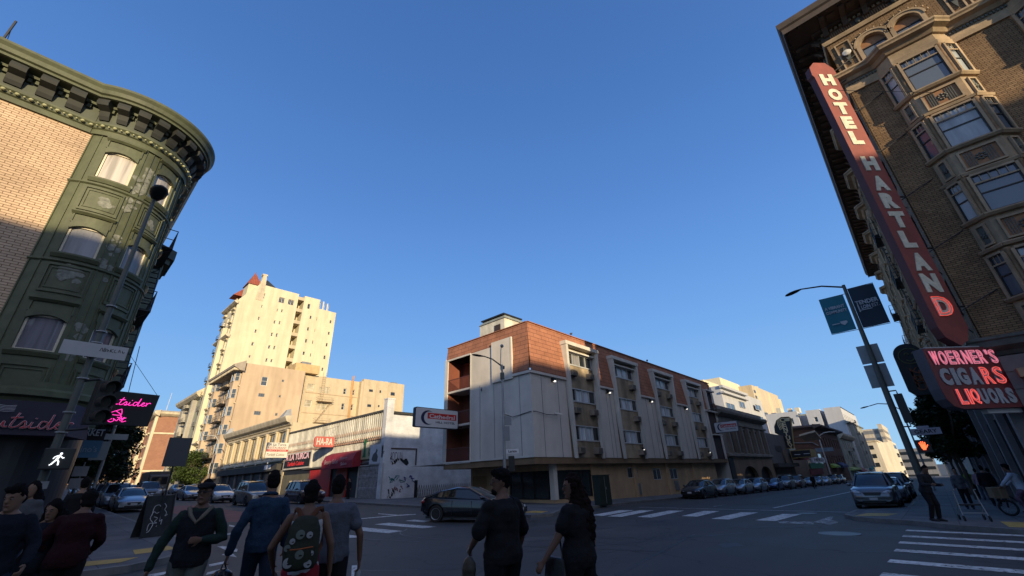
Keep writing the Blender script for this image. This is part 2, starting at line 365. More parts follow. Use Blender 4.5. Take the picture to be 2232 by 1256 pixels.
def pave_mat():
    m, t, b = nodes('pavement'); tc = N(t, 'ShaderNodeTexCoord'); br = N(t, 'ShaderNodeTexBrick'); br.offset = 0
    br.inputs['Scale'].default_value = 1; br.inputs['Brick Width'].default_value = 1.5; br.inputs['Row Height'].default_value = 1.5; br.inputs['Mortar Size'].default_value = .012
    br.inputs['Color1'].default_value = (.125, .125, .125, 1); br.inputs['Color2'].default_value = (.075, .078, .084, 1); br.inputs['Mortar'].default_value = (.03, .03, .03, 1)
    t.links.new(tc.outputs['Object'], br.inputs['Vector'])
    n1 = N(t, 'ShaderNodeTexNoise'); n1.inputs['Scale'].default_value = .8; n1.inputs['Detail'].default_value = 9; n1.inputs['Roughness'].default_value = .7; t.links.new(tc.outputs['Object'], n1.inputs['Vector'])
    r = N(t, 'ShaderNodeMapRange'); r.inputs[1].default_value = .3; r.inputs[2].default_value = .7; r.inputs[3].default_value = .6; r.inputs[4].default_value = 1.35; t.links.new(n1.outputs[0], r.inputs[0])
    vm = N(t, 'ShaderNodeVectorMath', operation='SCALE'); t.links.new(br.outputs[0], vm.inputs[0]); t.links.new(r.outputs[0], vm.inputs['Scale']); t.links.new(vm.outputs[0], b.inputs['Base Color']); b.inputs['Roughness'].default_value = .85
    return m
M_PAVE = pave_mat()
M_KERB = mk('kerb_stone', (.15, .148, .14), var=.25, scale=2.5, bump=.3)
def worn_paint(name, c, lo):
    m = mk(name, c, rough=.7, var=.3, scale=3, streak=.1); t = m.node_tree; b = t.nodes['Principled BSDF']; src = b.inputs['Base Color'].links[0].from_socket
    tc = N(t, 'ShaderNodeTexCoord'); n = N(t, 'ShaderNodeTexNoise'); n.inputs['Scale'].default_value = 7; n.inputs['Detail'].default_value = 9; n.inputs['Roughness'].default_value = .75; t.links.new(tc.outputs['Object'], n.inputs['Vector'])
    r = N(t, 'ShaderNodeMapRange'); r.inputs[1].default_value = lo; r.inputs[2].default_value = lo + .07; t.links.new(n.outputs[0], r.inputs[0])
    mx = N(t, 'ShaderNodeMix'); mx.data_type = 'RGBA'; mx.inputs[6].default_value = (.06, .058, .056, 1); t.links.new(r.outputs[0], mx.inputs[0]); t.links.new(src, mx.inputs[7]); t.links.new(mx.outputs[2], b.inputs['Base Color']); return m
M_MARK = worn_paint('road_paint', (.52, .52, .50), .40)
M_MARK2 = worn_paint('worn_road_paint', (.34, .34, .33), .47)
M_YEL = mk('tactile_yellow', (.42, .27, .06), rough=.7, var=.25, scale=4)
M_RED = mk('bus_lane_red', (.20, .065, .055), rough=.8, var=.25, scale=1.5)
mb = MB(); xs = [-300, -60, -20, 0, 10, 20, 30, 60, 120, 250, 420, 700]; ys = [-300, -60, -20, 0, 18, 30, 60, 120, 260, 600]
for i in range(len(xs) - 1):
    for j in range(len(ys) - 1):
        q = [(xs[i], ys[j]), (xs[i + 1], ys[j]), (xs[i + 1], ys[j + 1]), (xs[i], ys[j + 1])]
        mb.quad(*[(x, y, gz(x, y)) for x, y in q])
tag(obj('road', mb, M_ASPH), kind='structure')
mb = MB(); mb.quad((-2500, -2500, -14), (3000, -2500, -14), (3000, 3000, -14), (-2500, 3000, -14))
tag(obj('ground', mb, mk('far_ground', (.1, .1, .09))), kind='structure')
def ground_poly(name, pts, h, mat, parent=None, side=0.0, kind=None):
    bm = bmesh.new(); vs = [bm.verts.new((x, y, 0)) for x, y in pts]; bm.faces.new(vs)
    for yy in (18.0, 260.0):
        bmesh.ops.bisect_plane(bm, geom=bm.verts[:] + bm.edges[:] + bm.faces[:], plane_co=(0, yy, 0), plane_no=(0, 1, 0))
    bm.verts.ensure_lookup_table()
    be = [e for e in bm.edges if len(e.link_faces) == 1]
    if side:
        r = bmesh.ops.extrude_edge_only(bm, edges=be); nv = [g for g in r['geom'] if isinstance(g, bmesh.types.BMVert)]
        for v in nv: v.co.z = -side
    for v in bm.verts: v.co.z += gz(v.co.x, v.co.y) + h
    me = bpy.data.meshes.new(name); bmesh.ops.recalc_face_normals(bm, faces=bm.faces); bm.to_mesh(me); bm.free(); me.materials.append(mat)
    o = bpy.data.objects.new(name, me); COL.objects.link(o)
    if parent: o.parent = parent
    if kind: o['kind'] = kind
    return o
def kerb(pts):
    m = MB()
    P = [V((x, y, 0)) for x, y in pts]; L, Rr = [], []
    for i, p in enumerate(P):
        t = (P[min(i + 1, len(P) - 1)] - P[max(i - 1, 0)]).normalized(); n = V((-t.y, t.x, 0))
        L.append(p + n * .012); Rr.append(p - n * .14)
    for i in range(len(P) - 1):
        seg = 1 if (P[i + 1] - P[i]).length < 20 else 6
        for k in range(seg):
            a, b_, c, d = L[i].lerp(L[i + 1], k / seg), L[i].lerp(L[i + 1], (k + 1) / seg), Rr[i].lerp(Rr[i + 1], (k + 1) / seg), Rr[i].lerp(Rr[i + 1], k / seg)
            G = lambda q, h: V((q.x, q.y, gz(q.x, q.y) + h))
            m.hexa([G(a, -.1), G(b_, -.1), G(c, -.1), G(d, -.1), G(a, .136), G(b_, .136), G(c, .136), G(d, .136)])
    return tag(obj('kerb', m, M_KERB), kind='structure')
nw = [(-60, 13.0), (.5, 13.0), (1.92, 13.24), (2.7, 13.9), (3.4, 15.3), (3.75, 17.6), (3.85, 27), (3.9, 41), (3.9, 250)]
ne = [(18.9, 250), (18.7, 22), (18.2, 18.2), (17.2, 16.3), (17.1, 14.9), (18.3, 14.7), (19.9, 15.6), (24.6, 16.4), (32, 16.9), (330, 16.9)]
se = [(330, 1.5), (30, 1.5), (27.4, 3.25), (24, 3.3), (22.8, 2.85), (21.9, 1.2), (20.7, 0), (19.95, -1.3), (19.9, -60)]
sw = [(3.9, -60), (3.9, -1.2), (3.0, .7), (1.5, 1.35), (-60, 1.4)]
for pts, close in ((nw, [(-60, 250)]), (ne, [(330, 250)]), (se, [(330, -60)]), (sw, [(-60, -60)])):
    ground_poly('pavement', pts + close, .13, M_PAVE, side=.3, kind='structure')
    kerb(pts[::-1] if pts is not sw and pts is not nw and False else pts)
# painted markings
def zpts(ox, oy, s, pts): return [(ox + a / s, oy + b_ / s) for a, b_ in pts]
def mark_px(name, px, mat, h=.006, on=0.0):
    ps = [at_g(x, y, on) for x, y in px]; return ground_poly(name, [(p.x, p.y) for p in ps], on + h, mat, kind='structure')
east = [((19.75, 13.3), (23.7, 13.95)), ((19.6, 12.25), (24.15, 12.95)), ((20.0, 10.9), (24.65, 11.45)), ((21.5, 9.4), (25.2, 9.75)), ((20.7, 7.75), (25.05, 7.85)), ((20.9, 6.05), (24.9, 5.95))]
for (xa, ya), (xb, yb) in east:
    ground_poly('crossing_stripe', [(xa, ya), (xb, yb), (xb + .35, yb - .72), (xa + .05, ya - .72)], .007, M_MARK, kind='structure')
for px in (zpts(1280, 1020, 3.1, [(1285, 362), (1530, 366), (1530, 382), (1300, 375)]), zpts(1280, 1020, 3.1, [(1525, 368), (1640, 331), (1662, 331), (1650, 352), (1700, 368), (1640, 388), (1600, 376)])):
    mark_px('road_arrow', px, M_MARK2)
for a, b_ in (((1393, 1106), (1869, 1117.5)),):
    A, B = at_g(*a), at_g(*b_); t = (B - A).normalized() * .0; n = V((-(B - A).y, (B - A).x, 0)).normalized() * .07
    ground_poly('stop_line', [((A - n).x, (A - n).y), ((B - n).x, (B - n).y), ((B + n).x, (B + n).y), ((A + n).x, (A + n).y)], .008, M_MARK, kind='structure')
ground_poly('lane_line', [(29.2, 7.28), (220, 7.2), (220, 7.36), (29.2, 7.44)], .009, M_MARK, kind='structure')
ground_poly('lane_line', [(29.2, 10.62), (31.6, 10.62), (31.6, 10.74), (29.2, 10.74)], .009, M_MARK2, kind='structure')
for px in (zpts(120, 1040, 5.073, [(1700, 970), (1900, 930), (1912, 950), (1706, 995)]), zpts(120, 1040, 5.073, [(1685, 1058), (1905, 1003), (1905, 1040), (1665, 1086)]), zpts(120, 1040, 5.073, [(1000, 1090), (1245, 1045), (1250, 1070), (1120, 1100)]),
           zpts(700, 1060, 5.874, [(1075, 445), (1190, 430), (1400, 445), (1320, 462)]), zpts(700, 1060, 5.874, [(680, 490), (860, 470), (1480, 520), (1300, 540)]), zpts(700, 1060, 5.874, [(330, 520), (550, 530), (1040, 575), (860, 605), (330, 555)]),
           zpts(700, 1060, 5.874, [(360, 625), (535, 645), (500, 657), (360, 665)]), zpts(700, 1060, 5.874, [(392, 1020), (482, 1010), (487, 1190), (385, 1190)])):
    mark_px('crossing_stripe', px, M_MARK)
mark_px('road_arrow', zpts(120, 1040, 5.073, [(1790, 770), (1870, 765), (2020, 800), (2010, 830), (1935, 825), (2010, 890), (1840, 865), (1930, 828)]), M_MARK, h=.008)
for px in (zpts(120, 1040, 5.073, [(1810, 640), (2070, 605), (2074, 618), (1812, 656)]), zpts(120, 1040, 5.073, [(1925, 530), (2080, 560), (2075, 575), (1925, 546)]),
           zpts(700, 1060, 5.874, [(300, 430), (525, 413), (980, 370), (1210, 358), (1210, 366), (980, 381), (525, 422), (300, 442)]), zpts(700, 1060, 5.874, [(730, 350), (980, 368), (960, 376), (730, 358)])):
    mark_px('lane_line', px, M_MARK, h=.009)
ground_poly('bus_lane', [(6.7, 25.5), (9.9, 24.0), (9.9, 46), (6.7, 46)], .004, M_RED, kind='structure')
xs_ = [19.35, 17.55, 15.9, 14.25, 12.45, 10.7, 8.9, 7.1]
for x in xs_:
    ground_poly('crossing_stripe', [(x, 1.32), (x, -4.6), (x + .46, -4.6), (x + .46, 1.3)], .007, M_MARK, kind='structure')
for c, r in (((17.5, 2.78), .55), ((25.9, 5.15), .42)):
    m = MB(); m.lathe([(r, 0), (r, .012), (r - .05, .014), (r - .05, .009), (0.01, .009)], (c[0], c[1], gz(*c)), 28); tag(obj('manhole', m, mk('iron_cover', (.09, .09, .09), rough=.5, metal=.5)), kind='structure')
# tactile pads
for p in ([(23.1, 3.0), (23.7, 2.0), (25.3, 1.75), (25.0, 2.75)], [(20.6, -1.05), (20.6, -2.6), (22.7, -2.2), (22.7, -1.0)], [(1.0, 13.75), (1.9, 13.75), (2.3, 14.4), (1.3, 14.6)], [(2.3, 15.0), (3.2, 15.3), (3.2, 16.3), (2.4, 16.1)], [(18.2, 15.2), (19.4, 15.7), (19.3, 16.7), (18.0, 16.3)]):
    ground_poly('tactile_pad', p, .137, M_YEL, kind='structure')
# faint tar seams and patches
M_TAR = mk('tar_patch', (.028, .028, .03), rough=.6, var=.3)
for p in ([(9, 8.2), (16.2, 5.1), (16.25, 5.22), (9.05, 8.32)], [(8, 4.9), (15, 6.2), (15, 6.28), (8, 5.0)], [(11, 10.2), (15, 9.4), (15.8, 10.8), (11.6, 11.7)], [(12.5, 17.8), (18, 15), (18.1, 15.2), (12.6, 18.0)]):
    ground_poly('road_patch', p, .003, M_TAR, kind='structure')

rnd = random.Random(21)
M_SEAL = mk('crack_sealant', (.014, .014, .015), rough=.45, var=.2)
for k in range(15):
    x, y = rnd.uniform(6, 27), rnd.uniform(3.5, 15.5); a = rnd.choice([0, 1.57]) + rnd.uniform(-.5, .5); L_, R_ = [], []
    for i in range(9):
        w_ = rnd.uniform(.012, .03); L_.append((x - math.sin(a) * w_, y + math.cos(a) * w_)); R_.append((x + math.sin(a) * w_, y - math.cos(a) * w_)); a += rnd.uniform(-.35, .35); x += math.cos(a) * .55; y += math.sin(a) * .55
    if y < 17.5: ground_poly('crack_seal', L_ + R_[::-1], .004 + k * .0001, M_SEAL, kind='structure')
for cx_, cy_, r_ in ((10.5, 8.7, .8), (13.2, 4.6, .55), (18.4, 9.3, .9), (15.6, 12.4, .6), (22.3, 15.0, .5)):
    ground_poly('oil_stain', [(cx_ + r_ * rnd.uniform(.6, 1.2) * math.cos(k * .45), cy_ + r_ * rnd.uniform(.3, .6) * math.sin(k * .45)) for k in range(14)], .0032, M_TAR, kind='structure')
# ================================================================== unseen buildings added to shade the crossing, heights fitted to the shadow edges
M_SHADE = mk('behind_stucco', (.45, .42, .36))
def plain_block(x0, x1, y0, y1, z1, label):
    m = MB(); m.box(x0, y0, -4, x1, y1, z1); o = thing('unseen_shade_block', label, 'building', (x1, y1, 0))
    obj('wall', m, M_SHADE, o); m = MB(); m.box(x0 - .0, y0 + .02, z1, x1 + .4, y1 + .4, z1 + .35); obj('cornice', m, M_SHADE, o); return o
plain_block(-60, .6, -22, -5.5, 14.0, 'unseen stucco building behind the viewpoint, added to throw evening shade, lowest of the row')
plain_block(-60, .6, -42, -22.5, 19.2, 'unseen stucco building behind the viewpoint, added to throw evening shade, second of the row')
plain_block(-60, .6, -53, -42.5, 22.4, 'unseen stucco building behind the viewpoint, added to throw evening shade, third of the row')
plain_block(-60, .6, -90, -53.5, 25.4, 'unseen stucco building behind the viewpoint, added to throw evening shade, tallest of the row')

# ================================================================== green corner building (far left)
M_GRN = mk('green_paint', (.088, .098, .052), rough=.6, var=.22, scale=2.0, bump=.35, streak=.22, fine=9)
M_GRN2 = mk('dark_frieze_paint', (.075, .085, .06), rough=.65, var=.15, bump=.2)
M_BRK = mk('black_green_bracket', (.028, .03, .026), rough=.7, var=.2)
M_PEEL = mk('peeled_paint', (.19, .195, .16), rough=.8, var=.5, scale=6)
M_CRM = mk('cream_window_trim', (.62, .56, .42), rough=.5, var=.08)
M_PINKBR = brick('salmon_roman_brick', (.58, .42, .28), (.49, .35, .23), (.19, .12, .07), bw=.31, bh=.094, ms=.011, var=.16)
G_CURT = glass('glass_with_lace_curtain', curtain=(.55, .50, .44), folds=10)
G_CURT2 = glass('glass_with_grey_blind', curtain=(.26, .26, .27), folds=5)
G_DARK = glass('dark_glass'); G_SKY = glass('pale_glass', col=(.06, .075, .09), rough=.04)
CX, CY, CR = -.93, 21.7, 2.0; YB = 20.1
FB = Flat((0, YB), (1, 0), (0, -1)); FT = Arc((CX, CY), CR); FL = Flat((.85, 0), (0, 1), (1, 0))
AK = -36.9    # where the turret leaves the brick wall (degrees)
G = thing('green_corner_building', 'green corner building with a rounded bay, salmon brick wall and heavy bracketed cornice', 'building', (CX, CY, 0))
m = MB(); fwall(m, FB, -40, -2.13, 4.9, 14.56); m.quad((-40, YB, 14.5), (-2.13, YB, 14.5), (-2.13, 60, 14.5), (-40, 60, 14.5)); obj('brick_wall', m, M_PINKBR, G)
m = MB(); zt = [(12.56, 13.9), (9.3, 10.45), (5.86, 7.04)]
w1, w2, w3 = (-18.5, 9.5), (30, 56.5), (78, 104)
ops = [(a, b_, z0, z1) for a, b_ in (w1, w2, w3) for z0, z1 in zt]
fwall(m, FT, AK, 125, 4.9, 14.6, ops, .16); fwall(m, FL, 22.85, 46, 4.9, 14.6); m.quad((CX, CY, 14.6), (.85, 22, 14.6), (.85, 46, 14.6), (CX, 46, 14.6))
obj('turret_wall', m, M_GRN, G, smooth=True)
for ci, (a, b_) in enumerate((w1, w2, w3)):
    for fi, (z0, z1) in enumerate(zt):
        window(G, FT, a, b_, z0, z1, M_CRM, [G_CURT, G_CURT2, glass('glass_with_dark_drape', curtain=(.16, .155, .18), folds=6)][fi], dep=.13, fr=.06, sash=None)
# turret trim: arched heads, sill courses, sunk panels, pilaster seams
m = MB()
for a, b_ in (w1, w2, w3):
    for z0, z1 in zt:
        n = 8
        for k in range(n):   # shallow arch drop over the window and label mould above
            u0 = a + (b_ - a) * k / n; u1 = a + (b_ - a) * (k + 1) / n; q0 = .16 * (2 * (k / n) - 1) ** 2; q1 = .16 * (2 * ((k + 1) / n) - 1) ** 2
            m.hexa([FT.p(u0, -.05, z1 - q0), FT.p(u1, -.05, z1 - q1), FT.p(u1, .05, z1 - q1), FT.p(u0, .05, z1 - q0), FT.p(u0, -.05, z1 + .13), FT.p(u1, -.05, z1 + .13), FT.p(u1, .05, z1 + .13), FT.p(u0, .05, z1 + .13)])
        fprof(m, FT, a - 2.5, b_ + 2.5, [(0, z1 + .48), (.05, z1 + .44), (.13, z1 + .52), (.13, z1 + .56), (0, z1 + .60)], 6)
        fbox(m, FT, a - 1.2, a + .2, z1 + .1, z1 + .48, 0, .04); fbox(m, FT, b_ - .2, b_ + 1.2, z1 + .1, z1 + .48, 0, .04)
        fprof(m, FT, a - 3, b_ + 3, [(0, z0 - .2), (.05, z0 - .18), (.11, z0 - .06), (.11, z0), (-.05, z0 + .01)], 6)
        zb, zc = z0 - 1.42, z0 - .45     # framed panel under the sill
        for z_ in (zb, zc): fbox(m, FT, a - 1.5, b_ + 1.5, z_ - .04, z_ + .04, 0, .05)
        for u_ in (a - 1.5, b_ + .3): fbox(m, FT, u_, u_ + 1.2, zb + .04, zc - .04, 0, .05)
        for z_ in (zb + .13, zc - .13): fbox(m, FT, a + 1.5, b_ - 1.5, z_ - .02, z_ + .02, 0, .03)
        for u_ in (a + 1.5, b_ - 2.1): fbox(m, FT, u_, u_ + .7, zb + .15, zc - .15, 0, .03)
for u_ in (AK + 1.2, -27, 13.5, 20, 26, 61, 69, 75): fbox(m, FT, u_, u_ + .7, 4.95, 14.5, 0, .035)
for z_ in (12.30, 9.02): fprof(m, FT, AK, 125, [(0, z_ - .1), (.07, z_ - .05), (.07, z_), (0, z_ + .04)], 6)
obj('trim', m, M_GRN, G)
# peeled stucco patches with their own ragged outline
m = MB(); rnd = random.Random(4)
for (u, z, su, sz, n_) in ((19, 12.4, 9, 1.3, 26), (23, 13.3, 6, .7, 12), (1, 11.6, 9, .3, 7), (19, 9.5, 7, 1.6, 16), (-4, 8.6, 12, .45, 26), (20, 6.4, 6, 1.2, 12), (44, 11.6, 5, .4, 8)):
    for k in range(n_):
        cu = u + rnd.uniform(-su, su) * .6; cz = z + rnd.uniform(-sz, sz) * .6; r0 = rnd.uniform(.05, .14); k_ = 8
        pts = [FT.p(cu + math.cos(q * 6.283 / k_) * r0 * rnd.uniform(.6, 1.4) * 30, .006 + .0007 * k, cz + math.sin(q * 6.283 / k_) * r0 * rnd.uniform(.6, 1.4)) for q in range(k_)]
        m.add(pts, [tuple(range(k_))])
obj('peeling_patches', m, M_PEEL, G)
# entablature: architrave, bead, frieze, dentils, brackets, corona
def entab(F, u0, u1, st):
    a = MB(); fprof(a, F, u0, u1, [(0, 14.5), (.08, 14.5), (.08, 14.72), (.14, 14.76), (.14, 14.86), (.20, 14.92), (.20, 15.0), (.12, 15.02), (0, 15.02)], st)
    obj('architrave', a, M_GRN, G); a = MB(); fprof(a, F, u0, u1, [(0, 15.02), (.10, 15.02), (.10, 15.52), (.06, 15.53), (.06, 15.92), (-.2, 15.92), (-.2, 15.02)], st); obj('frieze', a, M_GRN2, G)
    a = MB(); fprof(a, F, u0, u1, [(0, 15.75), (.22, 15.75), (.26, 15.86), (.55, 15.90), (.62, 15.92), (.62, 16.02), (.70, 16.06), (.74, 16.22), (.82, 16.34), (.82, 16.44), (0, 16.5)], st); obj('cornice', a, M_GRN, G)
entab(FB, -40, -2.2, 50); entab(FT, -47, 125, 4); entab(FL, 22.9, 46, 50)
def beads(F, us, d, z, sc=1.0):
    b = MB()
    for i, u in enumerate(us):
        c = F.p(u, d, z)
        b.ball(c, (.075, .075, .055) if i % 2 == 0 else (.035, .035, .035), 8)
    return b
b = beads(FB, [-2.5 - .17 * i for i in range(60)], .21, 14.82); b2 = beads(FT, [AK + 4.9 * i for i in range(31)], .21, 14.82); b.add(b2.v, b2.f); b2 = beads(FL, [23 + .17 * i for i in range(60)], .21, 14.82); b.add(b2.v, b2.f)
obj('bead_moulding', b, mk('bead_paint', (.36, .36, .2)), G, smooth='all')
b = MB()
for i in range(170): fbox(b, FB, -2.6 - .2 * i, -2.49 - .2 * i, 15.55, 15.70, 0, .2)
for i in range(31): fbox(b, FT, AK + i * 5.2, AK + i * 5.2 + 2.9, 15.55, 15.70, 0, .2)
for i in range(60): fbox(b, FL, 23 + .2 * i, 23.11 + .2 * i, 15.55, 15.70, 0, .2)
obj('dentils', b, M_GRN, G)
BRP = [(.05, 15.18), (.16, 15.16), (.24, 15.3), (.3, 15.5), (.56, 15.6), (.6, 15.72), (.56, 15.88), (.05, 15.88)]
for i in range(26): m = MB(); fprof(m, FB, -3.1 - .78 * i, -2.67 - .78 * i, BRP); obj('bracket', m, M_BRK, G)
for i in range(11): m = MB(); fprof(m, FT, AK + 3 + i * 14.6, AK + 11.5 + i * 14.6, BRP, 4); obj('bracket', m, M_BRK, G)
for i in range(12): m = MB(); fprof(m, FL, 23.5 + .78 * i, 23.85 + .78 * i, BRP); obj('bracket', m, M_GRN2, G)
# projecting bays and fire escape on the side street front
for y0 in (26.5, 33.5):
    m = MB(); m.prism([(.85, y0), (1.75, y0 + .8), (1.75, y0 + 3.0), (.85, y0 + 3.8)], 4.9, 13.2); obj('bay', m, M_GRN, G)
    m = MB(); m.prism([(.85, y0 - .3), (2.1, y0 + .6), (2.1, y0 + 3.2), (.85, y0 + 4.1)], 13.2, 13.75); m.prism([(.85, y0 - .15), (1.95, y0 + .7), (1.95, y0 + 3.1), (.85, y0 + 3.95)], 12.9, 13.2); obj('bay_cornice', m, M_GRN2, G)
M_IRON = mk('black_iron', (.02, .022, .025), rough=.5, var=.1)
def fire_escape(parent, F, u0, u1, zs, d=1.0, mat=None, ladder=True, top=None):
    m = MB(); mat = mat or M_IRON
    for i, z in enumerate(zs):
        fbox(m, F, u0, u1, z, z + .05, .02, d)
        for h in (.45, .95):
            fbox(m, F, u0, u1, z + h, z + h + .03, d - .03, d); fbox(m, F, u0, u0 + .03, z + h, z + h + .03, .02, d - .03); fbox(m, F, u1 - .03, u1, z + h, z + h + .03, .02, d - .03)
        n = int((u1 - u0) / .3)
        for k in range(n + 1): u = u0 + (u1 - u0) * k / n; fbox(m, F, u - .01, u + .01, z + .05, z + .95, d - .025, d - .005)
        for u in (u0 + .1, u1 - .13): m.tube([F.p(u, .02, z - .7), F.p(u, d, z)], .02, 5)
        if i < len(zs) - 1 and ladder:
            zn = zs[i + 1]
            for dd in (.25, .7): m.tube([F.p(u0 + .3, dd, z + .05), F.p(u1 - .4, dd, zn)], .025, 5)
            for k in range(9): t = (k + .5) / 9; u = u0 + .3 + (u1 - u0 - .7) * t; fbox(m, F, u - .06, u + .06, z + (zn - z) * t, z + (zn - z) * t + .02, .25, .7)
    return obj('fire_escape', m, mat, parent)
fire_escape(G, Flat((.85, 0), (0, 1), (1, 0)), 23.2, 26.2, [5.6, 8.9, 12.1], d=.75)
# ground floor: belt course, shop front, awning
m = MB(); PB = [(0, 4.25), (.10, 4.25), (.16, 4.4), (.30, 4.46), (.30, 4.62), (.12, 4.72), (.12, 4.9), (0, 4.92)]
fprof(m, FB, -40, -2.13, PB); fprof(m, FT, AK, 125, PB, 5); fprof(m, FL, 22.85, 46, PB); obj('belt_course', m, M_GRN, G)
M_SHOP = mk('dark_shopfront', (.022, .022, .026), rough=.4, var=.2); M_AWN = mk('navy_awning', (.022, .02, .035), rough=.75, var=.15, bump=.2)
m = MB(); fwall(m, FB, -40, -2.13, -2, 4.25); fwall(m, Arc((CX, CY), 1.85), AK, 125, -2, 4.25); fwall(m, FL, 22.85, 46, -2, 4.25); obj('shopfront', m, M_SHOP, G)
for u0, u1 in ((-11.6, -9.4), (-9.2, -7.0), (-6.8, -5.2)): window(G, FB, u0, u1, .9, 3.0, M_SHOP, G_DARK, dep=-.06, sash=None)
m = MB(); fbox(m, FB, -5.0, -2.6, .2, 2.9, .02, .08); obj('shop_door', m, mk('dull_red_door', (.12, .02, .018), rough=.5), G)
A = thing('awning', 'navy fabric awning lettered Outsider under the green corner building', 'awning', (-1.2, 18.9, 3.3))
YA = 18.85; FA = Flat((0, YA), (1, 0), (0, -1))
m = MB(); m.hexa([(-14, YA, 3.26), (.42, YA, 3.26), (.95, 20.6, 3.3), (-14, 20.6, 3.3), (-14, YA + .12, 4.22), (.3, YA + .12, 4.22), (.8, 20.6, 4.3), (-14, 20.6, 4.3)]); obj('canopy', m, M_AWN, A)
fr = V((1, 0, 0)); up = V((0, .12, .96)).normalized(); nn = fr.cross(up); P0 = V((-1.50, YA - .02, 3.42))
OUT = [[(.06, .95), (.0, .55), (.04, .1), (.11, .05), (.16, .5), (.12, .95), (.05, .98), (.1, .75), (.19, .6)], [(.20, .5), (.20, .12), (.25, .06), (.28, .45), (.29, .1), (.33, .12)],
       [(.40, 1.0), (.355, .2), (.38, .06), (.43, .15)], [(.33, .66), (.45, .72)], [(.43, .15), (.48, .5), (.5, .2), (.46, .05), (.52, .1), (.56, .3)], [(.56, .45), (.55, .12), (.58, .05), (.63, .15)], [(.585, .66), (.59, .72)],
       [(.72, .45), (.66, .5), (.64, .15), (.69, .06), (.74, .5), (.76, 1.0), (.74, .1), (.78, .08), (.82, .25)], [(.82, .25), (.87, .42), (.84, .5), (.81, .2), (.85, .05), (.91, .2)], [(.91, .5), (.92, .3), (.92, .05)], [(.92, .3), (.97, .5), (1.0, .42)]]
m = strokes(OUT, P0, fr, up, 1.95, .44, .026); m2 = strokes(OUT, P0 + nn * .022, fr, up, 1.95, .44, .015)
obj('lettering', m, mk('lettering_white', (.55, .52, .52)), A, smooth='all'); obj('lettering', m2, mk('lettering_red', (.45, .04, .05)), A, smooth='all')
m = MB()
for k in range(5): m = strokes([[(0, .2 * k), (.4, .2 * k + .08), (.7, .2 * k - .03), (1, .2 * k + .1)]], P0 + V((.05, 0, .46)) + nn * .01, fr, up, .6, .2, .006, m)
obj('wing_emblem', m, mk('lettering_white', (.30, .28, .28)), A)
m = text_mb('WELCOME', (-2.05, 19.3, 2.62), fr, V((0, 0, 1)), 1.12, .2, .01, shear=.15, bold=.02); obj('lettering', m, mk('tan_letters', (.30, .25, .19)), G)
q0 = at_y(9, 82, 20.6); q1 = at_y(5, 32, 20.6); m = MB(); m.tube([(q0.x, 20.6, 16.2), (q0.x, 20.6, q1.z)], .04, 5); m.tube([(q0.x, 20.6, q1.z - .3), (q0.x + .25, 20.6, 16.2)], .012, 4); obj('roof_mast', m, M_IRON, G)
# ================================================================== corner hotel with the tiled mansard
M_STUC = mk('grey_beige_stucco', (.60, .55, .475), var=.09, scale=.8, bump=.5, streak=.09, fine=22)
M_STUC2 = mk('blue_grey_stucco', (.55, .52, .49), var=.09, scale=.8, bump=.4, streak=.09, fine=22)
M_TAN = mk('tan_ground_floor_paint', (.47, .32, .18), var=.14, scale=1.2, bump=.3, streak=.14)
M_INFILL = mk('stained_tan_infill', (.34, .265, .17), var=.22, scale=1.6, streak=.4, bump=.2)
M_WTRIM = mk('off_white_trim', (.60, .57, .50), var=.08, streak=.12)
M_TILE = brick('rust_mansard_tiles', (.38, .165, .095), (.33, .14, .08), (.16, .07, .045), bw=.95, bh=.335, ms=.018, var=.16, bump=.8)
M_RUSTW = mk('rust_red_stucco', (.19, .06, .035), var=.15, bump=.3)
M_ALU = mk('window_aluminium', (.52, .52, .50), rough=.4, metal=.2, var=.05)
M_GREY = mk('grey_metal', (.22, .23, .23), rough=.5, metal=.3, var=.12)
M_AC = mk('air_conditioner_beige', (.26, .22, .17), rough=.6, var=.25)
G_BLIND = glass('glass_with_white_drape', curtain=(.64, .72, .76), folds=7)
YH, XH, ZO, ZM, ZR = 19.5, 23.0, 2.85, 8.75, 12.68
FS = Flat((0, YH), (1, 0), (0, -1)); FW = Flat((XH, 0), (0, 1), (-1, 0))
H = thing('motel_building', 'four storey corner hotel with orange tiled mansard roof and grey stucco panels', 'building', (XH, YH, gz(XH, YH)))
BAYS = [(27.25, 32.1, 2), (34.55, 39.6, 1), (43.0, 48.2, 2), (51.7, 56.8, 2)]
m = MB(); XE = 62.0
for a, b_ in ((XH, 27.3), (32.1, 34.6), (39.6, 43.0), (48.2, 51.7), (56.8, 58.4)): fwall(m, FS, a, b_, ZO, ZM)
fwall(m, FS, 61.2, XE, ZO, ZR - .6)
fwall(m, FW, YH, 26.1, ZO, ZM); fwall(m, FW, 23.4, 26.1, ZM, 11.45); fwall(m, FW, 29.1, 29.45, ZO, 11.45); fwall(m, FW, 26.1, 29.1, 11.35, 11.5)
m.quad((XH, YH, ZO), (XE, YH, ZO), (XE, 34, ZO), (XH, 34, ZO)); m.quad((XE, YH, -3), (XE, 34, -3), (XE, 34, ZR - .6), (XE, YH, ZR - .6)); m.quad((XH, 29.45, ZO), (XE, 29.45, ZO), (XE, 29.45, 11.6), (XH, 29.45, 11.6))
obj('upper_wall', m, M_STUC, H)
m = MB(); fbox(m, FW, 21.3, 23.4, ZM - .3, 11.75, .02, .14); fbox(m, FW, 21.16, 21.3, ZM - .3, 11.75, .0, .16); obj('raised_panel', m, M_STUC, H)
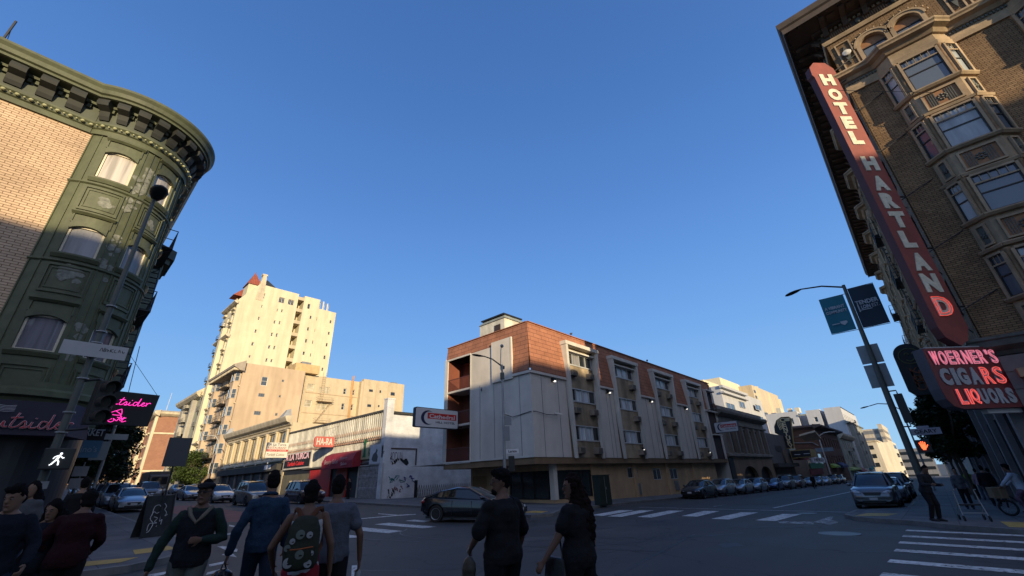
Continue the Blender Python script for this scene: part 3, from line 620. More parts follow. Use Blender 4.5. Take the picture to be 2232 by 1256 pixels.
# mansard faces
def mans(m, F, u0, u1, zb, zt, d0, d1, l0=0, l1=0): m.quad(F.p(u0, d0, zb), F.p(u1, d0, zb), F.p(u1 + l1, d1, zt), F.p(u0 + l0, d1, zt))
m = MB(); segs = [(XH - .06, 27.4), (32.0, 34.7), (39.5, 43.1), (48.1, 51.8), (56.7, 58.5)]
for i, (a, b_) in enumerate(segs): mans(m, FS, a, b_, ZM, ZR, .12, -.22, .26 if i == 0 else 0, 0)
for a, b_, q in BAYS: mans(m, FS, a - .01, b_ + .01, 11.6, ZR, -.13, -.22)
mans(m, FS, 58.4, 61.2, 11.3, ZR, -.10, -.22); mans(m, FS, 61.1, XE, 9.3, ZR - .1, .05, -.22)
mans(m, FW, YH - .06, 21.2, ZM, ZR, .12, -.2, .26, 0)
mans(m, FW, 21.1, 23.5, 11.7, ZR, -.12, -.2); mans(m, FW, 23.3, 29.45, 11.42, ZR, -.04, -.2)
m.quad((XH + .2, 29.45, 11.4), (XH + .2, 29.45, ZR), (28, 29.45, ZR), (28, 29.45, 11.4))
m.quad((XH + .2, YH + .2, ZR), (XE, YH + .2, ZR), (XE, 29.45, ZR), (XH + .2, 29.45, ZR))
obj('mansard_roof', m, M_TILE, H)
m = MB(); fbox(m, FS, XH - .1, 27.3, ZM - .16, ZM + .02, 0, .15)
for a, b_ in ((32.1, 34.55), (39.6, 43.0), (48.2, 51.7), (56.8, 58.4)): fbox(m, FS, a, b_, ZM - .16, ZM + .02, 0, .15)
fbox(m, FW, YH, 21.2, ZM - .16, ZM + .021, 0, .15); obj('roof_edge', m, M_STUC, H)
m = MB(); fbox(m, FS, XH + .2, XE, ZR, ZR + .06, -.26, -.12); fbox(m, FW, YH + .27, 29.5, ZR, ZR + .061, -.26, -.12); obj('roof_flashing', m, M_TILE, H)
# seams in the stucco
m = MB()
for u in (24.2, 26.2, 33.3, 33.9, 41.0, 42.2, 49.6, 50.7, 57.6): fbox(m, FS, u, u + .035, ZO, ZM - .16, .0, .018)
for u in (20.6, 23.3, 24.9): fbox(m, FW, u, u + .035, ZO, ZM - .2, .0, .018)
obj('wall_seam', m, M_GREY, H)
# window bays
for bi, (a, b_, q) in enumerate(BAYS):
    m = MB()   # leaning side fins and hooded head
    for s_, u in ((0, a), (1, b_)):
        o0, o1 = (u, u + .3) if s_ == 0 else (u - .3, u); c = .42 if s_ == 0 else -.42
        m.hexa([FS.p(o0 + c * .9, .0, ZO - .06), FS.p(o1 + c * .9, .0, ZO - .06), FS.p(o1 + c * .9, .16, ZO - .06), FS.p(o0 + c * .9, .16, ZO - .06), FS.p(o0, -.2, 11.55), FS.p(o1, -.2, 11.55), FS.p(o1, .42, 11.55), FS.p(o0, .42, 11.55)])
    fbox(m, FS, a - .06, b_ + .06, 11.55, 11.86, -.25, .46); fbox(m, FS, a + .35, b_ - .35, 11.1, 11.22, -.1, .2)
    obj('bay_frame', m, M_WTRIM, H)
    ia, ib = a + .55, b_ - .5; zs = [(10.08, 11.08), (7.08, 8.1), (4.1, 5.2)]
    m = MB(); fwall(m, Flat((0, YH + .12), (1, 0), (0, -1)), a + .2, b_ - .2, ZO, 11.6, [(ia, ib, *z) for z in zs], .12); obj('bay_infill', m, M_INFILL, H)
    FI = Flat((0, YH + .12), (1, 0), (0, -1))
    for z0, z1 in zs:
        m = MB(); fr_ = .05
        fbox(m, FI, ia, ib, z0 - .05, z0 + fr_, -.08, .05); fbox(m, FI, ia, ib, z1 - fr_, z1 + .03, -.08, .05)
        for t in (0, .25, .5, .75, 1): u = ia + (ib - ia) * t; w_ = .09 if t in (0, .5, 1) else .04; fbox(m, FI, u - w_ / 2, u + w_ / 2, z0 + fr_, z1 - fr_, -.08, .045)
        wo = obj('window', m, M_ALU, H); c = [G_DARK, G_BLIND, G_BLIND, G_DARK] if not (bi == 0 and z0 > 9) else [G_DARK, G_CURT2, G_DARK, G_DARK]
        for k in range(4): g = MB(); fbox(g, FI, ia + (ib - ia) * k / 4, ia + (ib - ia) * (k + 1) / 4, z0, z1, -.1, -.06); obj('pane', g, c[k], wo)
        pos = [ia + .25, ib - 1.05] if q == 2 else [ib - 1.0]
        for u in pos:
            m = MB(); fbox(m, FI, u, u + .72, z0 - .98, z0 - .52, 0, .42); ac = obj('air_conditioner', m, M_AC, H, bevel=.02)
            m = MB()
            for k in range(6): fbox(m, FI, u + .05, u + .67, z0 - .93 + k * .065, z0 - .905 + k * .065, .42, .432)
            fbox(m, FI, u - .03, u + .75, z0 - 1.02, z0 - .985, 0, .3)
            obj('grille', m, mk('ac_grille_dark', (.06, .055, .05)), ac)
# west balconies
M_RAIL = mk('balcony_rail_rust', (.14, .045, .03), rough=.5)
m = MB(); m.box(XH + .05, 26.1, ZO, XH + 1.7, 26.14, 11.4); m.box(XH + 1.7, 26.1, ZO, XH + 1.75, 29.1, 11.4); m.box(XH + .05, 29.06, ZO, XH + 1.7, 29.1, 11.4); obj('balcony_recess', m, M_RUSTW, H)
for i, z in enumerate((2.95, 5.8, 8.62)):
    m = MB(); fbox(m, FW, 26.1, 29.1, z - .16, z, -1.7, .02); bo = obj('balcony', m, M_STUC, H)
    m = MB(); fbox(m, FW, 26.12, 29.08, z + .98, z + 1.03, -.06, .0)
    for k in range(28): u = 26.15 + k * 2.9 / 27; fbox(m, FW, u - .012, u + .012, z, z + .98, -.045, -.02)
    if i < 2: fbox(m, FW, 26.12, 29.08, z + .05, z + .98, -.10, -.08)
    obj('railing', m, M_RAIL, bo)
m = MB(); fbox(m, FW, 26.05, 29.5, 11.36, 11.5, -.05, .05); fbox(m, FW, 29.1, 29.5, ZO, 11.36, -.05, .04); fbox(m, FW, 26.02, 26.1, ZO, 11.36, -.05, .04); fbox(m, FW, YH, 29.5, ZO - .0, ZO + .12, .01, .05); obj('balcony_frame', m, M_WTRIM, H)
# east end balcony notch
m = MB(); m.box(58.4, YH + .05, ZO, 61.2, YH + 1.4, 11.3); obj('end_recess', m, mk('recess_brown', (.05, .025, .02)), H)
m = MB(); fbox(m, FS, 58.3, 61.3, 11.25, 11.45, 0, .5); fbox(m, FS, 58.3, 58.5, 8.8, 11.25, 0, .4)
for z in (5.8, 8.7): fbox(m, FS, 58.4, 61.2, z - .15, z, .0, .35)
obj('end_frame', m, M_STUC, H)
m = MB()
for z in (5.8, 8.7):
    fbox(m, FS, 58.4, 61.2, z + .95, z + 1.0, .30, .35)
    for k in range(14): fbox(m, FS, 58.4 + k * .21, 58.42 + k * .21, z, z + .95, .31, .34)
obj('end_railing', m, M_IRON, H)
# ground floor: soffit band, tan walls, shop glass
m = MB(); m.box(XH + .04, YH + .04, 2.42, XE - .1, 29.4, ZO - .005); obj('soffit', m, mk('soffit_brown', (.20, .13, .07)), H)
YG = 20.05; FG = Flat((0, YG), (1, 0), (0, -1)); FG2 = Flat((25.6, 0), (0, 1), (-1, 0))
m = MB(); gw = [(36.3, 38.1, 1.22, 2.08), (41.2, 42.9, .95, 1.95), (45.0, 46.8, .9, 1.9)]
fwall(m, FG, 30.4, 58.4, -3, 2.42, gw, .12); fwall(m, FG, 25.6, 30.4, 2.0, 2.42); fwall(m, FG, 25.6, 30.4, -2, .12); fwall(m, FG2, 24.4, 28.9, -2, 2.42); m.quad((25.6, 28.9, -2), (60, 28.9, -2), (60, 28.9, 2.42), (25.6, 28.9, 2.42)); fwall(m, FG2, YG, 24.4, -2, .12); fwall(m, FG2, YG, 24.4, 2.0, 2.42)
for u in (30.45, 37.2, 44.0, 51.0): fbox(m, FG, u, u + .5, -2, 2.42, .003, .12)
obj('ground_floor_wall', m, M_TAN, H)
for a, b_, c, d in gw: window(H, FG, a, b_, c, d, M_ALU, G_DARK, dep=.1, sash='slide')
for u in (37.3, 45.6): m = MB(); fbox(m, FG, u, u + .95, -.15, .75, .0, .06); [fbox(m, FG, u + .04, u + .91, -.1 + k * .12, -.05 + k * .12, .06, .08) for k in range(7)]; obj('vent', m, M_GREY, H)
M_BRONZE = mk('dark_bronze_frame', (.015, .015, .015), rough=.4)
for F_, us in ((FG, [26.0, 27.6, 29.0, 30.3]), (FG2, [20.5, 21.9, 23.1, 24.3])):
    for i in range(3): window(H, F_, us[i], us[i + 1], .13, 1.99, M_BRONZE, glass('shop_glass', col=(.02, .028, .028), rough=.08), dep=.04, fr=.07, sash=None)
m = MB(); m.box(25.55, 19.98, .1, 25.95, 20.4, 2.42); obj('corner_pillar', m, M_WTRIM, H)
m = MB(); fbox(m, FG2, 27.0, 28.6, -.2, 1.85, .005, .06); obj('side_door', m, mk('tan_door', (.30, .17, .08)), H)
# floodlights and cameras
for i, u in enumerate((25.55, 33.6, 41.9, 50.9)):
    m = MB(); fbox(m, FS, u - .15, u + .15, 8.22, 8.5, .0, .3); fl = obj('floodlight', m, M_BRONZE, H, bevel=.03)
    m = MB(); fbox(m, FS, u - .1, u + .1, 8.2, 8.3, .18, .32); obj('lens', m, glow('floodlight_glow', (1, .93, .8), 1.3), fl)
for u, z in ((38.4, 3.62), (55.3, 3.6)):
    m = MB(); fbox(m, FS, u - .12, u + .12, z - .12, z + .12, .13, .3); fl = obj('floodlight', m, M_BRONZE, H); m = MB(); fbox(m, FS, u - .08, u + .08, z - .13, z - .03, .2, .31); obj('lens', m, glow('floodlight_glow', (1, .93, .8), 1.3), fl)
m = MB(); m.tube([FW.p(21.9, .35, 5.9), FW.p(21.3, .12, 5.65), FW.p(20.7, .05, 5.72), FW.p(19.6, .05, 5.85), V((23.3, 19.4, 5.86)), V((24.5, 19.4, 5.72)), V((25.6, 19.3, 5.75))], .025, 5); co = obj('cable', m, M_IRON, H)
for p, q in ((FW.p(21.9, .1, 5.9), FW.p(22.0, .6, 5.72)), (V((25.3, 19.3, 5.85)), V((25.75, 18.95, 5.75)))): m = MB(); m.cyl(p, q, .075, 8); obj('security_camera', m, M_WTRIM, H)
m = MB(); m.tube([FW.p(24.7, .05, 8.1), FW.p(24.3, .4, 8.2)], .05, 6); obj('security_camera', m, M_GREY, H)
# roof structures
m = MB(); c = at_x(1046, 700, 27.5); c2 = at_x(1099, 690, 27.5); y1, y0 = c.y, c2.y; zq = at_x(1095, 694, 27.5).z
m.box(27.5, y0, ZR - .2, 30.5, y1, zq); ph = obj('stair_penthouse', m, mk('penthouse_cream', (.64, .61, .50), streak=.2), H)
m = MB(); m.hexa([(27.4, y0 - .12, zq), (30.6, y0 - .12, zq), (30.6, y1 + .1, zq), (27.4, y1 + .1, zq), (27.8, y0 + .25, zq + .45), (30.2, y0 + .25, zq + .45), (30.2, y1 - .25, zq + .45), (27.8, y1 - .25, zq + .45)]); obj('roof_band', m, mk('verdigris_grey', (.25, .27, .24)), ph)
m = MB(); m.box(27.55, y0 + .1, zq + .46, 30.3, y1 - .1, zq + .58); obj('roof_cap', m, M_IRON, ph)
m = MB(); m.box(27.44, y0 + .55, ZR + .1, 27.5, y0 + 1.35, zq - .5); obj('louvre', m, mk('louvre_brown', (.05, .035, .03)), ph)
p = at_y(1470, 812, 23.0); q = at_y(1512, 830, 23.0)
m = MB(); m.box(p.x, 23, ZR - .2, q.x, 25.2, ZR + 1.25); ch = obj('chimney', m, mk('penthouse_cream', (.5, .46, .38)), H)
m = MB(); m.hexa([(p.x - .2, 22.8, ZR + 1.5), (q.x + .2, 22.8, ZR + 1.5), (q.x + .2, 25.4, ZR + 1.5), (p.x - .2, 25.4, ZR + 1.5), (p.x + .7, 23.6, ZR + 1.95), (q.x - .7, 23.6, ZR + 1.95), (q.x - .7, 24.6, ZR + 1.95), (p.x + .7, 24.6, ZR + 1.95)]); m.box(p.x + .3, 23.3, ZR + 1.25, q.x - .3, 24.9, ZR + 1.5); obj('chimney_cap', m, M_IRON, ch)
for a in (29.1, 43.5): m = MB(); m.tube([(a, 19.75, ZR), (a, 19.75, ZR + .18)], .03, 6); m.ball((a, 19.72, ZR + .27), (.17, .08, .1), 8); m.ball((a + .13, 19.7, ZR + .36), .05, 6); tag(obj('pigeon', m, mk('pigeon_grey', (.05, .05, .055))), 'dark pigeon perched on the tiled roof edge ' + ('above the first window bay' if a < 30 else 'towards the far end'), 'pigeon')
m = MB(); m.tube([(24.4, 29, ZR), (24.4, 29, ZR + .55)], .05, 6); m.cyl((24.4, 29, ZR + .45), (24.4, 29, ZR + .6), .12, 8); obj('vent_pipe', m, M_IRON, H)
# blade signs of the hotel
def hotel_sign(P, right, up, n, wdt, hgt, thick, where):
    o = thing('hotel_sign', where, 'sign', P, 'white rounded hotel signs with navy letter C')
    r = V(right).normalized(); u = V(up); n = V(n).normalized(); P = V(P)
    def rr(x0, x1, y0, y1, rad_): return [(x0 + rad_ * (1 - math.cos(a)) if sx == 0 else x1 - rad_ * (1 - math.cos(a)), y0 + rad_ * (1 - math.sin(a)) if sy == 0 else y1 - rad_ * (1 - math.sin(a))) for sx, sy, rng in ((0, 0, (0, 1, 2)), (1, 0, (2, 1, 0)), (1, 1, (0, 1, 2)), (0, 1, (2, 1, 0))) for a in [k * math.pi / 4 for k in rng]]
    m = MB(); m.extr([P + r * x + u * y - n * thick / 2 for x, y in rr(0, wdt, 0, hgt, .12)], n * thick); obj('cabinet', m, mk('navy_cabinet', (.03, .045, .07), rough=.5), o)
    m = MB(); m.extr([P + r * x + u * y + n * (thick / 2 + .002) for x, y in rr(.05, wdt - .05, .05, hgt - .05, .1)], n * .01); obj('face', m, mk('sign_white', (.52, .53, .55), rough=.4, var=.03, streak=.03), o)
    f = thick / 2 + .014
    m = MB(); m.extr([P + r * x * wdt + u * y * hgt + n * f for x, y in ((.27, .45), (.95, .45), (.95, .75), (.27, .75))], n * .008); obj('red_band', m, mk('sign_red', (.45, .02, .02), rough=.4), o)
    m = text_mb('Cathedral', P + r * wdt * .31 + u * hgt * .485 + n * (f + .009), r, u, wdt * .6, hgt * .21, .006, bold=.02); obj('lettering', m, mk('sign_white', (.52, .53, .55)), o)
    m = text_mb('HILL HOTEL', P + r * wdt * .46 + u * hgt * .24 + n * f, r, u, wdt * .46, hgt * .11, .006, bold=.02); obj('lettering', m, mk('sign_navy', (.015, .02, .06)), o)
    m = MB(); k = 20; pts = []
    for i in range(k + 1): a = rad(50 + 265 * i / k); pts.append((.28 + .155 * math.cos(a), .5 + .36 * math.sin(a)))
    for i in range(k + 1): a = rad(315 - 255 * i / k); pts.append((.315 + .125 * math.cos(a), .5 + .32 * math.sin(a)))
    m.extr([P + r * x * wdt + u * y * hgt + n * (f + .018) for x, y in pts], n * .006); obj('emblem', m, mk('sign_navy', (.015, .02, .06)), o)
    return o
yb = 27.6; a_ = at_y(903, 886, yb); b2 = at_y(966, 889, yb); c_ = at_y(906, 931, yb)
wd = b2.x - a_.x; o = hotel_sign((a_.x + .02, yb, c_.z), (1, 0, 0), (0, 0, 1), (0, -1, 0), 22.85 - a_.x, a_.z - c_.z - .02, .3, 'white hotel sign with navy C hung beside the rust balconies')
m = MB(); m.tube([(22.85, yb, c_.z + .9), (23.4, yb, c_.z + .9)], .03, 6); m.tube([(22.85, yb, c_.z + .2), (23.4, yb, c_.z + .2)], .03, 6); obj('bracket', m, M_IRON, o)
xb = 57.9; a_ = at_x(1556, 922, xb); b2 = at_x(1607, 921, xb); c_ = at_x(1558, 945, xb)
o = hotel_sign((xb, a_.y, c_.z), (0, -1, 0), (0, 0, 1), (-1, 0, 0), a_.y - b2.y, a_.z - c_.z, .3, 'white hotel sign with navy C between hotel and arcaded building')

# ================================================================== brick hotel tower on the right
M_HBR = brick('tan_roman_brick', (.26, .165, .085), (.18, .11, .055), (.04, .027, .018), bw=.25, bh=.082, ms=.009, var=.22, bump=.9)
M_HST = mk('sandstone_trim', (.37, .27, .165), var=.2, scale=2.5, streak=.25, bump=.3)
M_HST2 = mk('rust_stained_column', (.27, .17, .09), var=.3, scale=4, streak=.3, bump=.4)
M_HDK = mk('dark_verdigris_metal', (.095, .10, .085), rough=.6, var=.25, scale=3)
M_HBRN = mk('brown_painted_cornice', (.085, .062, .045), rough=.7, var=.25)
M_TERRA = mk('terracotta_panel', (.30, .15, .07), var=.25, scale=3)
M_SASH = mk('dark_sash', (.03, .026, .022), rough=.5)
G_H1 = glass('glass_reflecting_sky', col=(.10, .12, .14), rough=.05, wob=.04); G_H2 = glass('glass_with_pale_shade', curtain=(.42, .45, .46), folds=2)
XW, YC = 22.9, -2.75
FH = Flat((XW, 0), (0, -1), (-1, 0)); FN = Flat((0, YC), (1, 0), (0, 1)); UC = -YC
T = thing('brick_hotel', 'tall tan brick hotel with bay windows and deep bracketed cornice on the right', 'building', (XW, YC, gz(XW, YC)))
ZF = [(16.66, 18.45), (13.36, 15.12), (10.2, 11.86), (6.95, 8.6)]
bays = [3.93 + 4.35 * i for i in range(5)]
m = MB(); prev = UC
for b0 in bays: fwall(m, FH, prev, b0 + .02, 5.6, 18.6); prev = b0 + 2.5
fwall(m, FH, prev, 30, 5.6, 18.6)
prev = XW; nb = [26.5 + 5.5 * i for i in range(7)]
nops = []
for b0 in [24.2] : nops += [(b0, b0 + 1.1, z0, z1) for z0, z1 in ZF]
nw_ = [(24.1, 25.2)]
fwall(m, FN, XW, 26.5, 5.6, 18.6, [(24.1, 25.3, z0, z1) for z0, z1 in ZF], .2)
for b0 in nb: fwall(m, FN, b0 + 2.6, b0 + 5.52, 5.6, 18.6, [(b0 + 3.4, b0 + 4.6, z0, z1) for z0, z1 in ZF], .2)
fwall(m, FN, 65.0, 66.0, 5.6, 18.6); m.quad((66, YC, -3), (66, -30, -3), (66, -30, 23), (66, YC, 23)); m.quad((XW, YC, 24.2), (66, YC, 24.2), (66, -30, 24.2), (XW, -30, 24.2))
obj('brick_wall', m, M_HBR, T)
for z0, z1 in ZF:
    window(T, FN, 24.1, 25.3, z0, z1, M_SASH, G_H1, dep=.16)
    for b0 in nb: window(T, FN, b0 + 3.4, b0 + 4.6, z0, z1, M_SASH, G_H1, dep=.16)
# quoins at the corner strip
m = MB(); fbox(m, FH, UC - .03, UC + .14, 5.6, 18.6, .0, .05); fbox(m, FN, XW - .05, XW + .14, 5.6, 18.6, 0, .051); obj('corner_strip', m, M_HBR, T)
DB = .5
def bay(parent, F, b0, w, floors, near=True):
    """three sided bay: facets as their own frames"""
    A = F.p(b0, 0, 0); B = F.p(b0 + .5, DB, 0); C_ = F.p(b0 + w - .5, DB, 0); D = F.p(b0 + w, 0, 0)
    body = MB(); body.hexa([V((p.x, p.y, 5.9)) for p in (A, B, C_, D)] + [V((p.x, p.y, 18.6)) for p in (A, B, C_, D)]); obj('bay_body', body, M_HST, parent)
    tr = MB(); colm = MB()
    for (P, Q) in ((A, B), (B, C_), (C_, D)):
        L = (Q - P).length; u = (Q - P) / L; n = V((-u.y, u.x, 0))
        if n.dot(F.n) < 0: n = -n
        f = Flat((P.x, P.y), (u.x, u.y), (n.x, n.y))
        for fi, (z0, z1) in enumerate(floors):
            e = .14 if L > 1 else .13
            if near:
                window(parent, f, e, L - e, z0, z1 - .02, M_HST if False else M_SASH, (G_H2 if (fi + (L > 1)) % 2 == 0 else G_H1), dep=-.05, fr=.045, sash='double')
                fbox(tr, f, e, L - e, z1 - .42, z1 - .36, .12, .15)      # transom bar
                for k in range(1, 5 if L > 1 else 3): t = k / (5 if L > 1 else 3); fbox(tr, f, e + (L - 2 * e) * t - .01, e + (L - 2 * e) * t + .01, z1 - .36, z1 - .05, .11, .13)
            fbox(tr, f, e - .09, e, z0 - .02, z1, .02, .17); fbox(tr, f, L - e, L - e + .09, z0 - .02, z1, .02, .17)
            fbox(tr, f, e, L - e, z1 - .03, z1 + .06, .02, .17)
            fprof(tr, f, -.06, L + .06, [(0, z0 - .16), (.12, z0 - .14), (.2, z0 - .05), (.2, z0), (0, z0 + .02)])
            # spandrel panel: frame, sunk field, rosette
            zb, zt_ = z0 - 1.22, z0 - .3
            fprof(tr, f, -.04, L + .04, [(0, zb - .22), (.14, zb - .2), (.19, zb - .1), (.1, zb - .04), (0, zb - .03)])
            q = .16
            fbox(tr, f, q, L - q, zb + .02, zb + .1, .02, .10); fbox(tr, f, q, L - q, zt_ - .08, zt_, .02, .10); fbox(tr, f, q, q + .07, zb + .1, zt_ - .08, .02, .10); fbox(tr, f, L - q - .07, L - q, zb + .1, zt_ - .08, .02, .10)
            if near:
                pm = MB(); fbox(pm, f, q + .07, L - q - .07, zb + .1, zt_ - .08, .02, .035); pn = obj('spandrel_panel', pm, M_TERRA if L > 1 else M_HDK, parent)
                rm = MB(); cc = f.p(L / 2, .05, (zb + zt_) / 2)
                k_ = 8 if L > 1 else 5; rr_ = .13 if L > 1 else .08
                for k in range(k_): a = k * 2 * math.pi / k_; rm.ball(cc + u * (math.cos(a) * rr_) + V((0, 0, math.sin(a) * rr_)), .05, 6)
                rm.ball(cc, .06, 6)
                if L > 1:
                    for k in range(12):
                        if abs(k - 5.5) > 2: fbox(rm, f, .32 + k * (L - .64) / 12, .35 + k * (L - .64) / 12, zb + .14, zt_ - .12, .035, .055)
                obj('rosette', rm, M_HDK, pn)
    for P in (A, B, C_, D):
        for fi, (z0, z1) in enumerate(floors):
            colm.lathe([(.07, z0 - .05), (.105, z0), (.085, z0 + .1), (.08, z1 - .1), (.12, z1 + .02), (.12, z1 + .1), (.05, z1 + .12)], (P.x, P.y, 0), 8)
    obj('bay_trim', tr, M_HST, parent); obj('colonnettes', colm, M_HST2, parent, smooth=True)
for i, b0 in enumerate(bays[:3]): bay(T, FH, b0, 2.5, ZF, near=i < 2)
for i, b0 in enumerate(nb): bay(T, FN, b0, 2.6, ZF, near=i < 1)
# belt entablature over the fourth floor following the bays
def follow(F, b0s, w, u0, u1, prof, out=0, st=None):
    mm = MB(); pts = [F.p(u0, 0, 0)]
    for b0 in b0s: pts += [F.p(b0, 0, 0), F.p(b0 + .5, DB, 0), F.p(b0 + w - .5, DB, 0), F.p(b0 + w, 0, 0)]
    pts.append(F.p(u1, 0, 0))
    ns = []
    for i in range(len(pts) - 1):
        d = (pts[i + 1] - pts[i]).normalized(); n = V((-d.y, d.x, 0)); ns.append(n if n.dot(F.n) > 0 else -n)
    off = []
    for i, p in enumerate(pts):
        a = ns[max(i - 1, 0)]; b_ = ns[min(i, len(ns) - 1)]; q = (a + b_).normalized(); off.append(q / max(q.dot(b_), .3))
    off[0] = ns[0] - F.u * 1.0 if st is None else ns[0]
    k = len(prof); vs = []
    for p, q in zip(pts, off): vs += [p + q * d + V((0, 0, z)) for d, z in prof]
    fs = [(i * k + j, i * k + (j + 1) % k, (i + 1) * k + (j + 1) % k, (i + 1) * k + j) for i in range(len(pts) - 1) for j in range(k)]
    mm.add(vs, fs); return mm
for F_, bs, w_, u0, u1 in ((FH, bays, 2.5, UC, 30), (FN, nb, 2.6, XW, 66)):
    obj('belt_frieze', follow(F_, bs, w_, u0, u1, [(0, 18.55), (.10, 18.55), (.14, 18.75), (.09, 18.8), (.09, 19.15), (0, 19.2)]), M_HST, T) if True else 0
    obj('belt_cornice', follow(F_, bs, w_, u0, u1, [(0, 19.15), (.18, 19.2), (.30, 19.35), (.52, 19.42), (.55, 19.5), (.62, 19.56), (.62, 19.64), (0, 19.72)]), M_HST, T)
mm = MB()
for i in range(120):
    u = UC + .06 + i * .115
    if any(b0 - .05 < u < b0 + 2.55 for b0 in bays): continue
    fbox(mm, FH, u, u + .06, 19.02, 19.14, .09, .17)
obj('belt_dentils', mm, M_HDK, T)
# top storey with paired arched windows and tall panels
arch = []
m = MB()
u = UC
grp = [3.85 + 4.35 * i for i in range(5)]
aops = []
for g0 in grp:
    for du in (0, 1.32): aops.append((g0 + du, g0 + du + 1.0))
zs0, zsp, ztop = 19.72, 20.95, 22.1
fwall(m, FH, UC, 30, zs0, ztop, [(a, b_, zs0, zsp + .5) for a, b_ in aops], .22)
obj('attic_wall', m, M_HBR, T)
def arch_ring(mm, F, cu, zc, r0, r1, d0, d1, n=14):
    for k in range(n):
        a0 = math.pi * k / n; a1 = math.pi * (k + 1) / n
        P = lambda a, r, d: F.p(cu + r * math.cos(a), d, zc + r * math.sin(a))
        mm.hexa([P(a0, r0, d0), P(a1, r0, d0), P(a1, r0, d1), P(a0, r0, d1), P(a0, r1, d0), P(a1, r1, d0), P(a1, r1, d1), P(a0, r1, d1)])
for gi, (a, b_) in enumerate(aops[:6]):
    cu = (a + b_) / 2; r = (b_ - a) / 2
    mm = MB(); arch_ring(mm, FH, cu, zsp, r - .02, r + .13, -.15, .06); arch_ring(mm, FH, cu, zsp, r + .13, r + .22, 0, .1)
    fbox(mm, FH, a - .14, a + .02, zs0 + .01, zsp, -.15, .06); fbox(mm, FH, b_ - .02, b_ + .14, zs0 + .01, zsp, -.15, .06)
    for k in range(9):
        aa = math.pi * (k + .5) / 9; mm.ball(FH.p(cu + (r + .3) * math.cos(aa), .05, zsp + (r + .3) * math.sin(aa)), .055, 6)
    obj('arched_surround', mm, M_HST, T)
    # corners above the arch filled with brick
    mm = MB(); n = 10
    for k in range(n):
        a0 = math.pi * k / n; a1 = math.pi * (k + 1) / n
        x0_, x1_ = cu + r * math.cos(a0), cu + r * math.cos(a1)
        mm.hexa([FH.p(x1_, -.14, zsp + r * math.sin(a1)), FH.p(x0_, -.14, zsp + r * math.sin(a0)), FH.p(x0_, -.0, zsp + r * math.sin(a0)), FH.p(x1_, 0, zsp + r * math.sin(a1)), FH.p(x1_, -.14, zsp + .51), FH.p(x0_, -.14, zsp + .51), FH.p(x0_, -.0, zsp + .51), FH.p(x1_, 0, zsp + .51)])
    obj('arch_spandrel', mm, M_HBR, T)
    mm = MB(); fbox(mm, FH, a, b_, zsp - .1, zsp + .5, -.2, -.17); obj('tympanum', mm, M_TERRA, T)
    window(T, FH, a + .02, b_ - .02, zs0 + .02, zsp - .08, M_SASH, G_H1, dep=.18)
for i in range(5):
    c0 = [UC + .25, 7.0, 11.35, 15.7, 20.05][i]
    for k in range(1 if i == 0 else 2):
        cc = c0 + k * .62; w_ = .62 if i == 0 else .5
        mm = MB(); fbox(mm, FH, cc, cc + w_, 20.0, 20.06, 0, .07); fbox(mm, FH, cc, cc + w_, 21.75, 21.81, 0, .07); fbox(mm, FH, cc, cc + .06, 20.06, 21.75, 0, .07); fbox(mm, FH, cc + w_ - .06, cc + w_, 20.06, 21.75, 0, .07); obj('attic_panel', mm, M_HST, T)
        mm = MB(); q = cc + w_ / 2; mm.extr([FH.p(q - .13, .01, 20.9), FH.p(q, .01, 20.25), FH.p(q + .13, .01, 20.9), FH.p(q, .01, 21.55)], FH.n * .06); mm.ball(FH.p(q, .08, 20.9), (.1, .1, .16), 8); obj('attic_ornament', mm, M_HDK, T)
mm = MB(); mm.lathe([(.02, -.04), (.17, 0), (.19, .03), (.16, .05), (.02, .02)], FH.p(UC + .56, .2, 20.95), 16, axis='x'); obj('satellite_dish', mm, M_WTRIM, T)
